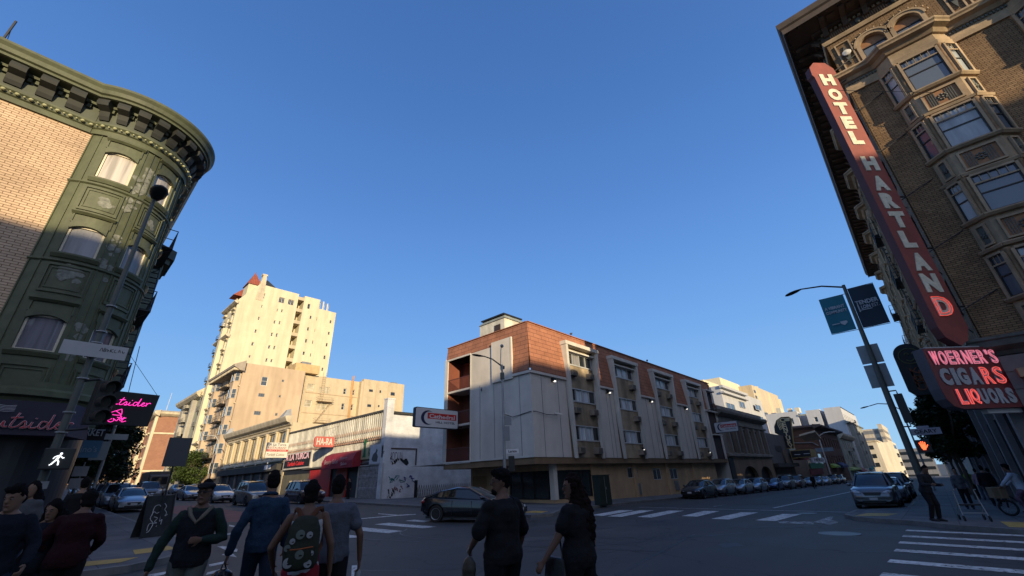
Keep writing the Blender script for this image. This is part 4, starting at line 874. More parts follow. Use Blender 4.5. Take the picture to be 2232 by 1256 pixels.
# main entablature
for F_, u0, u1 in ((FH, UC, 30), (FN, XW, 66)):
    E = lambda pr: follow(F_, [], 1, u0, u1, pr, 0)
    obj('architrave', E([(0, 22.1), (.09, 22.1), (.13, 22.25), (.13, 22.33), (0, 22.34)]), M_HST, T)
    obj('frieze', E([(0, 22.34), (.06, 22.34), (.06, 22.78), (0, 22.78)]), M_HBRN, T)
    obj('cornice', E([(0, 22.95), (.30, 22.98), (.36, 23.1), (1.38, 23.18), (1.40, 23.1), (1.46, 23.1), (1.48, 23.42), (1.57, 23.5), (1.62, 23.75), (1.62, 23.83), (0, 24.2)]), M_HBRN, T)
    e = MB(); e2 = MB(); e3 = MB(); L = min(u1 - u0, 44)
    for i in range(int(L / .2)): fbox(e, F_, u0 + i * .2, u0 + i * .2 + .11, 22.79, 22.93, 0, .16)
    for i in range(int(L / .09)): fbox(e2, F_, u0 + .3 + i * .09, u0 + .345 + i * .09, 22.42, 22.70, .06, .085) if (i % 16) < 11 else 0
    obj('dentils', e, M_HST if F_ is FH else M_HBRN, T); obj('fluting', e2, M_TERRA, T)
    for i in range(int(L / 1.44)): e3.ball(F_.p(u0 + .3 + .09 * 13.5 + i * 1.44, .1, 22.56), (.13, .13, .16), 8)
    obj('frieze_bosses', e3, M_HDK, T, smooth='all')
    for i in range(min(int(L / .85), 45)):
        q = u0 + .1 + i * .85; e4 = MB(); fprof(e4, F_, q, q + .22, [(.06, 22.6), (.2, 22.62), (.34, 22.8), (.5, 22.95), (1.0, 23.0), (1.16, 23.05), (1.2, 23.17), (.06, 23.12)]); obj('bracket', e4, M_HBRN, T)
    e5 = MB()   # coffers between brackets, with a row of small drops near the lip
    for i in range(int(L / .425)): e5.ball(F_.p(u0 - 1.2 + i * .425 + (0), 1.30, 23.12), .055, 6); 
    for i in range(int(L / .85)): fbox(e5, F_, u0 + .42 + i * .85, u0 + .78 + i * .85, 23.08, 23.13, .62, 1.05)
    obj('soffit_ornament', e5, M_HBRN, T)
# fire escape balconies on the north face
fe = fire_escape(T, FN, 57.0, 60.5, [5.9, 9.2, 12.4, 15.7], d=1.1)
fire_escape(T, FN, 34.8, 37.2, [9.2, 12.4, 15.7], d=.9)
# lower storeys
mm = MB(); PL = [(0, 5.0), (.1, 5.0), (.18, 5.15), (.42, 5.3), (.45, 5.5), (.5, 5.55), (.5, 5.62), (0, 5.75)]
obj('shop_cornice', follow(FH, [], 1, UC, 30, PL, 0), M_HDK, T); obj('shop_cornice', follow(FN, [], 1, XW, 66, PL, 0), M_HDK, T)
mm = MB(); fwall(mm, FH, UC, 30, -3, 5.0); fwall(mm, FN, XW, 66, -3, 5.0); obj('ground_floor_wall', mm, mk('dark_stone_base', (.10, .095, .09), bump=.3, var=.2), T)
mm = MB()
for i in range(9): fbox(mm, FH, UC + .1 + i * 2.9, UC + .75 + i * 2.9, -2, 4.95, .0, .22)
for i in range(8):
    for k in range(9): fbox(mm, FH, UC + .12 + i * 2.9, UC + .73 + i * 2.9, -.4 + k * .6, -.36 + k * .6, .22, .25)
for i in range(11): fbox(mm, FN, XW + .15 + i * 3.6, XW + .7 + i * 3.6, -2.5, 4.95, .0, .3)
obj('pilasters', mm, mk('grey_rusticated_stone', (.17, .16, .15), bump=.4, var=.2), T)
for i in range(6): window(T, FH, UC + .95 + i * 2.9, UC + 2.85 + i * 2.9, .5, 3.6, M_SASH, G_DARK, dep=-.05, sash=None)
for i in range(9): window(T, FN, XW + .9 + i * 3.6, XW + 3.5 + i * 3.6, .0, 3.3, M_SASH, G_DARK, dep=-.05, sash='slide')
mm = MB(); fbox(mm, FH, UC + .35, 30, 4.15, 4.45, 0, .5); obj('shop_canopy', mm, M_HST, T)

# vertical corner sign on the diagonal
def at_plane(px, py, p0, n):
    d = ray(px, py); o = V((0, 0, EYE)); return o + d * ((V(p0) - o).dot(V(n)) / d.dot(V(n)))
DG = V((-1, 1, 0)).normalized(); DN = V((-1, -1, 0)).normalized(); C0 = V((XW, YC, 0))
M_SRED = mk('faded_red_sign', (.23, .05, .038), rough=.6, var=.18, scale=2, streak=.15); M_SRIM = mk('dark_red_rim', (.10, .03, .03), rough=.6)
S = thing('vertical_hotel_sign', 'tall faded red blade sign lettered HOTEL HARTLAND at the brick hotel corner', 'sign', C0 + DG * .5 + V((0, 0, 6)))
def dg(a, z, off=0.0): return C0 + DG * a + DN * off + V((0, 0, z))
a0, a1 = .52, 1.68
out = [(a0, 6.1), (a0 + .25, 5.62), (a0 + .62, 5.42), (a1 - .1, 5.75), (a1, 6.15), (a1, 13.4), (a1, 13.42), (a1, 19.55), (a1 + .08, 19.7), (a1 + .03, 20.25), (a1 - .3, 20.62), (a0 + .25, 20.6), (a0 - .05, 20.2), (a0 - .1, 19.7), (a0, 19.55)]
m = MB(); m.extr([dg(a, z, -.16) for a, z in out], DN * .32); obj('cabinet', m, M_SRIM, S)
m = MB(); m.extr([dg(a, z, .162) for a, z in out], DN * .012); obj('face', m, M_SRED, S)
M_LET = mk('cream_sign_letter', (.62, .58, .44), rough=.6, var=.2, scale=6); M_NEON0 = mk('unlit_neon_tube', (.20, .06, .05), rough=.3)
cen = [('H', 1797, 175), ('O', 1811, 207), ('T', 1823, 237), ('E', 1838, 268), ('L', 1861, 301), ('H', 1886, 357), ('A', 1911, 400), ('R', 1929, 438), ('T', 1948, 479), ('L', 1973, 522), ('A', 2001, 571), ('N', 2022, 617), ('D', 2047, 668)]
zl = []
for ch, px, py in cen:
    q = at_plane(px, py, dg(0, 0, .18), DN); zl.append(q.z)
for i, (ch, px, py) in enumerate(cen):
    z = zl[i]; w_ = .66; h_ = .80
    P = dg(a1 - .25, z - h_ / 2, .178)
    m = text_mb(ch, P, -DG, (0, 0, 1), w_ if ch != 'E' and ch != 'L' else .56, h_, .03, bold=.07); obj('letter', m, M_LET, S)
    if i == 12: m = text_mb(ch, P + DN * .045, -DG, (0, 0, 1), w_ if ch != 'E' and ch != 'L' else .56, h_, outline=.012); obj('neon_tube', m, glow('lit_red_neon', (1, .09, .06), .6) if i == 12 else M_NEON0, S)
m = MB()
for z in (7.0, 9.6, 12.2, 14.8, 17.4, 19.4):
    m.tube([dg(a0, z), dg(0, z)], .035, 6); m.tube([dg(a0, z - .3), FH.p(UC + 1.0, 0.0, z + .4)], .02, 5); m.tube([dg(a0 + .3, z, -.16), FN.p(XW + 1.2, 0, z)], .02, 5)
    m.tube([dg(a0 + .3, z, -.16), FN.p(XW + 1.2, 0, z - .8)], .02, 5)
m.tube([dg(a0, 20.0), FH.p(UC + .9, .03, 20.7)], .025, 5); m.tube([dg(a0 + .3, 18.6, .17), FH.p(UC + 2.2, .7, 16.2)], .012, 5)
obj('strut', m, M_IRON, S)
# liquor store neon sign on the same diagonal
W_ = thing('neon_store_sign', 'red neon sign lettered WOERNER\'S CIGARS LIQUORS below the hotel blade sign', 'sign', C0 + V((0, 0, 3.2)))
b0, b1, z0, z1 = .05, 2.72, 3.2, 5.34
out = [(b0, z0), (b1 - .5, z0), (b1 - .2, z0 + .1), (b1 - .04, z0 + .35), (b1, z0 + .7), (b1, z1), (b0, z1)]
m = MB(); m.extr([dg(a, z, -.2) for a, z in out], DN * .4); obj('cabinet', m, mk('slate_cabinet', (.06, .065, .08), rough=.5), W_)
m = MB(); m.extr([dg(a, z, .202) for a, z in out], DN * .012); obj('face', m, mk('enamel_red', (.13, .008, .012), rough=.4, var=.1), W_)
m = MB(); fbox(m, Flat((0, 0), (1, 0), (0, 1)), 0, .001, 0, .001, 0, .001); m = MB(); m.hexa([dg(b0, z0 - .16, -.1), dg(1.3, z0 - .16, -.1), dg(1.3, z0 - .16, .1), dg(b0, z0 - .16, .1), dg(b0, z0 - .01, -.1), dg(1.3, z0 - .01, -.1), dg(1.3, z0 - .01, .1), dg(b0, z0 - .01, .1)]); obj('light_box', m, mk('pale_box', (.35, .36, .36)), W_)
m = MB(); m.hexa([dg(b0 + .3, z1 + .005, -.05), dg(b1 - .2, z1 + .005, -.05), dg(b1 - .2, z1 + .005, .15), dg(b0 + .3, z1 + .005, .15), dg(b0 + .3, z1 + .06, -.05), dg(b1 - .2, z1 + .06, -.05), dg(b1 - .2, z1 + .06, .15), dg(b0 + .3, z1 + .06, .15)]); obj('light_box', m, mk('pale_box', (.35, .36, .36)), W_)
M_GLET = mk('grey_neon_letter', (.34, .36, .37), rough=.5, var=.15); PK = glow('pink_neon', (1, .26, .36), .5); RD = glow('orange_red_neon', (1, .12, .10), .65)
def neon_word(word, aL, aR, zb, h, lit):
    n = len(word); wsum = [(.45 if c in "I'" else 1.05 if c in 'WO' else 1.0) for c in word]; tot = sum(wsum); x = aL
    for c, ww, on in zip(word, wsum, lit):
        w_ = (aR - aL) * ww / tot; P = dg(x, zb if c != "'" else zb + h * .65, .216); hh = h if c != "'" else h * .35
        m = text_mb(c, P, -DG, (0, 0, 1), abs(w_) * .84, hh, .03, bold=.06); obj('letter', m, M_GLET, W_)
        x += w_
        if on: m = text_mb(c, P + DN * .05, -DG, (0, 0, 1), abs(w_) * .8, hh, outline=.014); obj('neon_tube', m, PK if on == 1 else RD, W_)
neon_word("WOERNER'S", b1 - .12, b0 + .05, 4.72, .5, [1] * 9)
neon_word("CIGARS", b1 - .18, b0 + .1, 4.0, .6, [0, 0, 0, 0, 2, 2])
neon_word("LIQUORS", b1 - .45, b0 + .1, 3.34, .52, [2, 2, 2, 0, 0, 0, 0])
# dark oval topped sign further along the north face
K = thing('vertical_shop_sign', 'dark vertical blade sign with round top and orange letters behind the neon sign', 'sign', (30, YC, 4.5))
p = at_y(1985, 790, -1.4); xk = 34.0
qa = at_x(1955, 795, xk); qb = at_x(2012, 790, xk); zt = at_x(1975, 750, xk).z; zb = at_x(2005, 862, xk).z; ya, yb_ = qa.y, qb.y - .15
FK = Flat((xk, 0), (0, 1), (-1, 0)); r_ = (ya - yb_) / 2; cy_ = (ya + yb_) / 2
out = [(ya - r_ * (1 - math.cos(t)) , zt - r_ + r_ * math.sin(t)) for t in [math.pi * k / 12 for k in range(13)]] + [(yb_, zb + .3), (yb_ + .25, zb), (ya - .25, zb), (ya, zb + .3)]
m = MB(); m.extr([FK.p(y, -.15, z) for y, z in out], V((-.3, 0, 0))); obj('cabinet', m, mk('sign_black', (.012, .012, .013), rough=.5), K)
m = strokes([[(.5 + .45 * math.cos(t * .628), .5 + .45 * math.sin(t * .628)) for t in range(11)], [(.3, .6), (.4, .7), (.5, .6)], [(.6, .6), (.7, .7), (.8, .6)], [(.3, .3), (.5, .2), (.7, .35)]], FK.p(ya - .15, .16, zt - 1.25), (0, -1, 0), (0, 0, 1), r_ * 1.7, 1.0, .03); obj('face_emblem', m, mk('olive_neon', (.13, .13, .05)), K)
for i, c in enumerate('KUNGFU'):
    m = text_mb(c, FK.p(cy_ + .2, .155, zb + .25 + (5 - i) * (zt - zb - 1.9) / 6), (0, -1, 0), (0, 0, 1), .42, .4, .03); obj('letter', m, mk('burnt_orange_letter', (.22, .07, .03)), K)
# ================================================================== side street, east row
XF = 23.2; FE = Flat((XF, 0), (0, 1), (-1, 0)); U1, W1, Z1 = V((0, -1, 0)), V((-1, 0, 0)), V((0, 0, 1))
def yx(px, py, x=XF): p = at_x(px, py, x); return p.y, p.z
def xz(px, py, y): p = at_y(px, py, y); return p.x, p.z
M_WBR = brick('white_painted_brick', (.70, .71, .72), (.63, .64, .66), (.40, .41, .43), bw=.21, bh=.075, ms=.007, var=.2, bump=.8)
M_WHT = mk('weathered_white_paint', (.52, .51, .47), var=.15, streak=.3); M_BLK = mk('soot_black', (.014, .014, .015), rough=.6)
M_SAND = mk('sand_stucco', (.50, .41, .27), var=.08, streak=.1, bump=.3); M_TANW = mk('pinkish_tan_stucco', (.48, .36, .24), var=.07, streak=.14, scale=.5)
M_CREAMW = mk('pale_yellow_stucco', (.60, .53, .36), var=.06, streak=.12, scale=.4); M_STONE = mk('cream_carved_stone', (.55, .47, .33), var=.12, streak=.2)
M_SHUT = mk('rolled_shutter_black', (.018, .018, .02), rough=.5)
# white brick shop with graffiti
YW = 38.9; FWB = Flat((0, YW), (1, 0), (0, -1)); zt = xz(871, 905, YW)[1]
B = thing('white_brick_building', 'low white painted brick building with graffiti beside the motel', 'building', (XF, YW, gz(XF, YW)))
m = MB(); fwall(m, FWB, XF, 48, -2, zt); m.quad((XF, YW, zt), (48, YW, zt), (48, 64, zt), (XF, 64, zt)); m.quad((48, YW, -2), (48, 64, -2), (48, 64, zt), (48, YW, zt)); obj('brick_wall', m, M_WBR, B)
zp = xz(858, 872, YW)[1]; m = MB(); m.box(XF - .25, YW - .15, -1, XF + .55, YW + .5, zp); m.box(XF - .3, YW - .2, zp, XF + .6, YW + .55, zp + .12); obj('corner_pier', m, M_WBR, B)
m = MB(); fbox(m, FWB, XF + .6, 40, zt, zt + .16, -.3, .03); obj('tar_coping', m, M_BLK, B)
m = MB()
for k in range(44): x = XF + .8 + k * .35; m.box(x, YW + 4, zt, x + .26, YW + 4.1, zt + .75); m.ball((x + .13, YW + 4.05, zt + .8), (.1, .08, .14), 6)
m.box(XF + .8, YW + 4.02, zt, XF + 16.2, YW + 4.08, zt + .4); obj('roof_balustrade', m, M_CREAMW, B)
x0, za = xz(847, 979, YW); x1, zb = xz(907, 1014, YW); m = MB(); x0 = XF + .35
fbox(m, FWB, x0, x1, za, za + .12, .0, .06); fbox(m, FWB, x1 - .14, x1, zb, za, .0, .06); fbox(m, FWB, x0, x0 + .1, zb, za, .0, .06); obj('sign_frame', m, mk('rusty_brown_frame', (.10, .06, .05)), B)
m = text_mb('MODUN', FWB.p(x0 + .15, .003, za - 1.05), (1, 0, 0), Z1, 1.55, .8, .006); obj('graffiti', m, mk('faded_grey_letters', (.22, .19, .17)), B)
def blob_poly(px, F=None, d=.012):
    pts = [at_y(a, b_, YW) for a, b_ in px]; return [V((p.x, YW - d, p.z)) for p in pts]
m = MB(); m.extr(blob_poly(zpts(780, 950, 7.85, [(715, 390), (740, 385), (790, 420), (800, 395), (835, 390), (860, 440), (870, 470), (840, 510), (815, 505), (790, 480), (735, 430)])), (0, -.004, 0)); obj('graffiti', m, M_BLK, B)
rnd = random.Random(11)
def scrawl(px0, px1, n, r, mat, h=1.0):
    mm = MB()
    for k in range(n):
        cx = px0[0] + (px1[0] - px0[0]) * (k + .5) / n; cy = px0[1] + (px1[1] - px0[1]) * rnd.random(); w_ = (px1[0] - px0[0]) / n * 1.1
        ln = [(rnd.uniform(-1, 1), rnd.uniform(-1, 1)) for _ in range(7)]
        pts = []
        for a, b_ in ln: p = at_y(cx + a * w_ * .8, cy + b_ * 5 * h, YW); pts.append(V((p.x, YW - .012, p.z)))
        q = [pts[0]]
        for i in range(1, len(pts) - 1): q += [(pts[i - 1] + pts[i]) / 2, pts[i]]
        mm.tube(q, r, 4)
    return obj('graffiti', mm, mat, B)
scrawl((840, 1038), (858, 1056), 4, .035, mk('teal_spray', (.04, .19, .20))); scrawl((862, 1040), (880, 1052), 2, .028, mk('teal_spray', (.04, .19, .20)))
scrawl((881, 1040), (907, 1060), 5, .035, mk('violet_spray', (.07, .07, .25))); scrawl((852, 1053), (878, 1071), 5, .028, mk('maroon_spray', (.24, .09, .12)))
scrawl((841, 1066), (858, 1090), 5, .035, M_BLK, 1.4); scrawl((850, 998), (870, 1010), 6, .04, M_BLK)
m = MB(); xg, _ = xz(905, 1085, YW - .6)
m.box(xg - .1, YW - .7, -.3, xg + .12, YW - .5, 1.75)
gate = thing('lattice_fence', 'low folding lattice fence standing against the white graffiti wall', 'fence', (xg, YW - .6, 0)); obj('post', m, M_BLK, gate)
m = MB()
for k in range(26): x = xg + .15 + k * .28; m.tube([(x, YW - .6, 0), (x + .28, YW - .6, 1.3)], .022, 4); m.tube([(x + .28, YW - .58, 0), (x, YW - .58, 1.3)], .022, 4)
obj('lattice', m, mk('rusty_bars', (.11, .08, .06)), gate)

# white slatted shop row
B = thing('slatted_shop_row', 'low shop row with white ornamental slat facade and red painted entrances', 'building', (XF, 50, gz(XF, 50)))
yt0, yt1, zt2 = 39.4, 64.0, 8.4
m = MB(); fwall(m, FE, yt0, yt1, 3.55, zt2); m.quad((XF, yt0, zt2), (48, yt0, zt2), (48, yt1, zt2), (XF, yt1, zt2)); obj('upper_wall', m, M_WHT, B)
m = MB(); y = yt0 + .1
while y < yt1:
    fbox(m, FE, y, y + .1, 5.9, zt2 - .12, .0, .12); y += .42
obj('slats', m, M_WHT, B)
m = MB(); y = yt0 + .2; k = 0
while y < yt1 - .4:
    m.ball(FE.p(y, .1, 6.0 - .0), (.1, .1, .12), 6); m.ball(FE.p(y + .05, .13, 7.25 - .55), (.07, .09, .22), 6); fbox(m, FE, y - .06, y + .16, 5.65, 5.85, .0, .2); y += .42
obj('slat_ornaments', m, mk('rust_stained_ornament', (.33, .22, .17), var=.4), B)
m = MB(); y = yt0 + .1
while y < 57:
    fbox(m, FE, y, y + .06, 3.7, 5.6, .0, .06); y += .3
obj('lower_slats', m, M_WHT, B)
m = MB(); fbox(m, FE, yt0, yt1, zt2 - .1, zt2 + .08, -.2, .22); fbox(m, FE, yt0, 57.5, 3.45, 3.6, 0, .25); obj('coping', m, mk('dark_coping', (.09, .085, .08)), B)
m = MB(); fwall(m, Flat((XF + .02, 0), (0, 1), (-1, 0)), yt0, yt1, -1, 3.5); obj('ground_floor_wall', m, M_SHUT, B)
M_REDP = mk('bright_red_paint', (.42, .025, .02), rough=.5, var=.1)
m = MB(); ya, za = yx(676, 1040); yb_, _ = yx(722, 1040); fbox(m, FE, yb_, ya, -.3, 3.3, 0, .12); yc, _ = yx(733, 1050); yd, _ = yx(756, 1050); fbox(m, FE, yd, yc, -.3, 3.3, 0, .125); obj('red_shopfront', m, M_REDP, B)
ya, _ = yx(724, 1000); yb_, _ = yx(791, 1000); A = thing('awning', 'dark red salon awning over the doorway of the white slatted shops', 'awning', (XF, yb_, 3))
m = MB(); fprof(m, FE, yb_, ya, [(.03, 3.3), (1.1, 3.2), (1.15, 3.9), (.8, 4.6), (.03, 4.9)]); obj('canopy', m, mk('salon_red_canvas', (.28, .02, .035), rough=.7), A)
m = text_mb('Beauty Salon', FE.p(ya - .8, 1.2, 3.55), U1, Z1, 3.2, .6, .01, shear=.25); obj('lettering', m, mk('pale_pink_letters', (.5, .33, .34)), A)
m = text_mb('Beauty', FE.p(yb_ + 2.6, 1.2, 3.95), U1, Z1, 1.6, .35, .01, shear=.25); m = text_mb('Salon', FE.p(yb_ + 2.4, 1.2, 3.45), U1, Z1, 1.3, .32, .01, shear=.25, mb=m); obj('lettering', m, mk('pale_pink_letters', (.5, .33, .34)), A)
# gate, sign with green figure, poster
ya, _ = yx(785, 1020); yb_, _ = yx(839, 1020); g_ = thing('folding_gate', 'white expanding metal gate closed beside the graffiti wall', 'gate', (XF, yb_, 0))
m = MB(); fbox(m, FE, yb_, yb_ + .12, -.2, 3.35, .1, .22); fbox(m, FE, ya - .12, ya, -.2, 3.35, .1, .22); fbox(m, FE, yb_ + .12, ya - .12, 3.23, 3.35, .1, .22); obj('frame', m, M_WHT, g_)
m = MB(); n = 30
for k in range(n):
    y = yb_ + .2 + (ya - yb_ - .4) * k / n; fbox(m, FE, y, y + .05, -.1, 3.2, .12, .16)
    for z in (.1, 1.2, 2.3, 3.0): m.tube([FE.p(y, .17, z - .12), FE.p(y + .26, .17, z + .12)], .018, 4)
obj('bars', m, mk('grimy_white_bars', (.33, .34, .36), var=.4, scale=3), g_)
ya, za = yx(792, 967); yb_, zb = yx(838, 1007); za = yx(838, 958)[1] - .6; zb = yx(792, 1009)[1] + .3
s_ = thing('shop_sign', 'yellowed sign with green chess piece figure above the folding gate', 'sign', (XF, yb_, zb))
m = MB(); fbox(m, FE, yb_, ya, zb, za, .02, .25); obj('board', m, mk('yellowed_plastic', (.42, .39, .22), var=.15), s_)
m = MB(); q = ya - .9; m.extr([FE.p(q + a, .252, zb + .2 + b_) for a, b_ in ((-.35, 0), (.35, 0), (.25, .25), (.15, .9), (.12, 1.3), (.28, 1.4), (.25, 1.75), (-.25, 1.75), (-.28, 1.4), (-.12, 1.3), (-.15, .9), (-.25, .25))], (-.01, 0, 0)); obj('figure', m, mk('sign_green', (.02, .16, .07)), s_)
m = text_mb('NO', FE.p(ya - 1.7, .255, za - .75), U1, Z1, .85, .42, .01); m = text_mb('HABANA', FE.p(ya - 1.7, .255, zb + .75), U1, Z1, 1.5, .26, .01, mb=m); m = text_mb('LUNCH SPOT', FE.p(ya - 1.7, .255, zb + .3), U1, Z1, 3.1, .26, .01, mb=m); obj('lettering', m, mk('sign_dark_green', (.02, .07, .03)), s_)
s_ = thing('poster_board', 'white poster with a dark bird drawing over the yellowed sign', 'poster', (XF, yb_, za - 1.6))
yp0, yp1 = yb_ + .25, yb_ + 2.4; m = MB(); fbox(m, FE, yp0, yp1, za - 1.62, za + .18, .26, .30); obj('board', m, mk('poster_white', (.55, .56, .58)), s_)
m = MB(); m.extr([FE.p(yp1 - a * 2.15, .302, za - 1.6 + b_ * 1.75) for a, b_ in ((.2, .25), (.35, .12), (.7, .1), (.75, .35), (.62, .55), (.68, .7), (.58, .8), (.5, .62), (.3, .5))], (-.008, 0, 0)); obj('drawing', m, mk('charcoal_ink', (.08, .09, .09)), s_)
# blade sign HA-RA
yb = 49.3; s_ = thing('blade_sign', 'faded red bar sign lettered HA-RA on the white slatted front', 'sign', (22, yb, 5.5))
x0, x1, z0, z1 = 20.5, 22.75, 5.52, 6.62
def oct_(x0, x1, z0, z1, c): return [(x0 + c, z0), (x1 - c, z0), (x1, z0 + c), (x1, z1 - c), (x1 - c, z1), (x0 + c, z1), (x0, z1 - c), (x0, z0 + c)]
m = MB(); m.extr([(x, yb + .12, z) for x, z in oct_(x0, x1, z0, z1, .14)], (0, -.24, 0)); obj('cabinet', m, mk('faded_pink_red', (.48, .12, .10), var=.15), s_)
m = text_mb('HA-RA', (x0 + .22, yb - .125, z0 + .2), (1, 0, 0), Z1, x1 - x0 - .42, z1 - z0 - .36, .015, bold=.03); obj('lettering', m, mk('pale_letters', (.6, .56, .5)), s_)
m = MB(); m.tube([(x1, yb, 6.3), (XF, yb, 6.3)], .03, 5); m.tube([(21.5, yb, z1), (21.5, yb, 7.3)], .02, 5); m.tube([(21.5, yb, 7.3), (XF, yb, 7.9)], .015, 5); obj('bracket', m, M_IRON, s_)
# restaurant sign on the wall
ya, _ = yx(625, 1000); yb_, _ = yx(683, 1000); za = yx(655, 986)[1]; zb = yx(655, 1022)[1]
s_ = thing('restaurant_sign', 'black framed sign lettered A LA TURCA Turkish Cuisine on the shop wall', 'sign', (XF, yb_, zb))
m = MB(); fbox(m, FE, yb_, ya, zb, za, .02, .3); obj('frame', m, mk('pale_frame', (.55, .52, .47)), s_); m = MB(); fbox(m, FE, yb_ + .25, ya - .25, zb + .18, za - .18, .3, .31); obj('board', m, M_BLK, s_)
m = text_mb('A LA TURCA', FE.p(ya - .6, .315, zb + 1.1), U1, Z1, ya - yb_ - 1.2, .75, .02, bold=.02); obj('lettering', m, glow('pink_letters', (.75, .42, .42), .55), s_)
m = text_mb('Turkish Cuisine', FE.p(ya - 1.5, .315, zb + .42), U1, Z1, ya - yb_ - 3.4, .5, .02, shear=.2); obj('lettering', m, glow('red_letters', (.7, .03, .03), .5), s_)
m = MB()
for k in range(4): y = yb_ + .6 + k * 1.5; fbox(m, FE, y, y + .75, 1.0, 2.3, .13, .16)
obj('lit_window', m, glow('warm_shop_window', (.55, .42, .22), .45), B); m = MB(); fbox(m, FE, yb_, ya, -.3, 3.0, .0, .12); obj('olive_shopfront', m, mk('olive_grey_wall', (.12, .11, .08)), B)
# blade sign at the cornice building
yb, _ = yx(628, 980, 22.9); s_ = thing('restaurant_sign', 'white projecting sign lettered A La Turca RESTAURANT below tall windows', 'sign', (22, yb, 5))
x0, _ = xz(580, 980, yb); z1 = xz(600, 965, yb)[1]; z0 = xz(600, 998, yb)[1]; x1 = 22.85; wd_, hg = x1 - x0, z1 - z0
m = MB(); m.box(x0, yb - .12, z0, x1, yb + .12, z1); obj('cabinet', m, mk('sign_offwhite', (.60, .58, .52)), s_)
m = text_mb('A La Turca', (x0 + wd_ * .1, yb - .122, z0 + hg * .78), (1, 0, 0), Z1, wd_ * .78, hg * .17, .01); obj('lettering', m, mk('sign_navy', (.015, .02, .06)), s_)
m = text_mb('RESTAURANT', (x0 + wd_ * .06, yb - .122, z0 + hg * .58), (1, 0, 0), Z1, wd_ * .86, hg * .14, .01); obj('lettering', m, mk('sign_brownred', (.22, .03, .04)), s_)
m = MB(); m.box(x0 + .02, yb - .13, z0 + hg * .40, x1 - .02, yb - .121, z0 + hg * .54); obj('red_band', m, mk('sign_red', (.45, .02, .02)), s_)
m = text_mb('LUNCH & DINNER', (x0 + wd_ * .06, yb - .132, z0 + hg * .42), (1, 0, 0), Z1, wd_ * .86, hg * .09, .01); obj('lettering', m, mk('sign_offwhite', (.60, .58, .52)), s_)
m = text_mb('Turkish Cuisine', (x0 + wd_ * .06, yb - .122, z0 + hg * .12), (1, 0, 0), Z1, wd_ * .8, hg * .17, .01, shear=.3); obj('lettering', m, mk('sign_brown', (.12, .07, .05)), s_)

# cornice building with tall windows
B = thing('cornice_building', 'two storey cream building with heavy cornice, tall windows and black shopfronts', 'building', (XF, 78, gz(XF, 78)))
y0, y1 = 64.3, 93.3; n = 7; wu = (y1 - y0 - 1) / n; ops = [(y0 + .6 + wu * k + .7, y0 + .6 + wu * (k + 1) - .3, 5.6, 8.9) for k in range(n)]
m = MB(); fwall(m, FE, y0, y1, 4.6, 10.2, ops, .35); m.quad((XF, y0, -2), (47, y0, -2), (47, y0, 9.9), (XF, y0, 9.9)); m.quad((XF, y0, 9.9), (47, y0, 9.9), (47, y1, 9.9), (XF, y1, 9.9)); obj('wall', m, M_SAND, B)
for a, b_, c, d in ops: window(B, FE, a, b_, c, d, M_STONE, G_DARK, dep=.3, fr=.09, sash='grid')
m = MB(); fprof(m, FE, y0 - .3, y1, [(0, 9.5), (.2, 9.55), (.35, 9.8), (.7, 9.9), (.85, 10.0), (1.0, 10.3), (1.1, 10.55), (1.1, 10.68), (0, 10.8)]); fprof(m, FE, y0 - .1, y1, [(0, 9.05), (.18, 9.1), (.18, 9.3), (0, 9.35)]); fprof(m, FE, y0, y1, [(0, 4.7), (.3, 4.9), (.3, 5.1), (0, 5.3)]); obj('cornice', m, M_STONE, B)
m = MB()
for k in range(n + 1): u = y0 + .55 + wu * k; fbox(m, FE, u, u + .5, 5.3, 9.0, .0, .22); fbox(m, FE, u - .06, u + .56, 8.8, 9.02, .0, .30)
obj('pilasters', m, M_STONE, B)
for yy in (y0 + .6, y1 - 1.5): m = MB(); m.hexa([FE.p(yy, 0, 10.8), FE.p(yy + 1.6, 0, 10.8), FE.p(yy + 1.6, 1.05, 10.7), FE.p(yy, 1.05, 10.7), FE.p(yy + .5, 0, 11.9), FE.p(yy + 1.1, 0, 11.9), FE.p(yy + 1.1, .5, 11.7), FE.p(yy + .5, .5, 11.7)]); obj('parapet_block', m, mk('grey_lead', (.30, .31, .31)), B)
m = MB(); fwall(m, FE, y0, y1, -1, 4.65)
obj('shopfront', m, M_SHUT, B)
m = MB(); fbox(m, FE, y0 + 1, y1, 3.7, 4.55, .0, .6); obj('fascia', m, mk('dark_fascia', (.05, .048, .045)), B)
m = MB()
for k in range(8): fbox(m, FE, y0 + k * 3.9, y0 + .5 + k * 3.9, -.5, 3.7, .0, .2)
obj('shop_pilasters', m, mk('grey_stone_dirty', (.17, .16, .14)), B)
for k in range(5): m = MB(); m.ball(FE.p(y0 + 4 + k * 5, .8, 4.75), .13, 8); obj('lamp', m, mk('pale_lamp', (.5, .5, .48)), B)
m = MB(); fbox(m, FE, y0 + 3.2, y0 + 5.6, 3.95, 4.5, .6, .65); obj('name_board', m, mk('poster_white', (.55, .56, .58)), B)

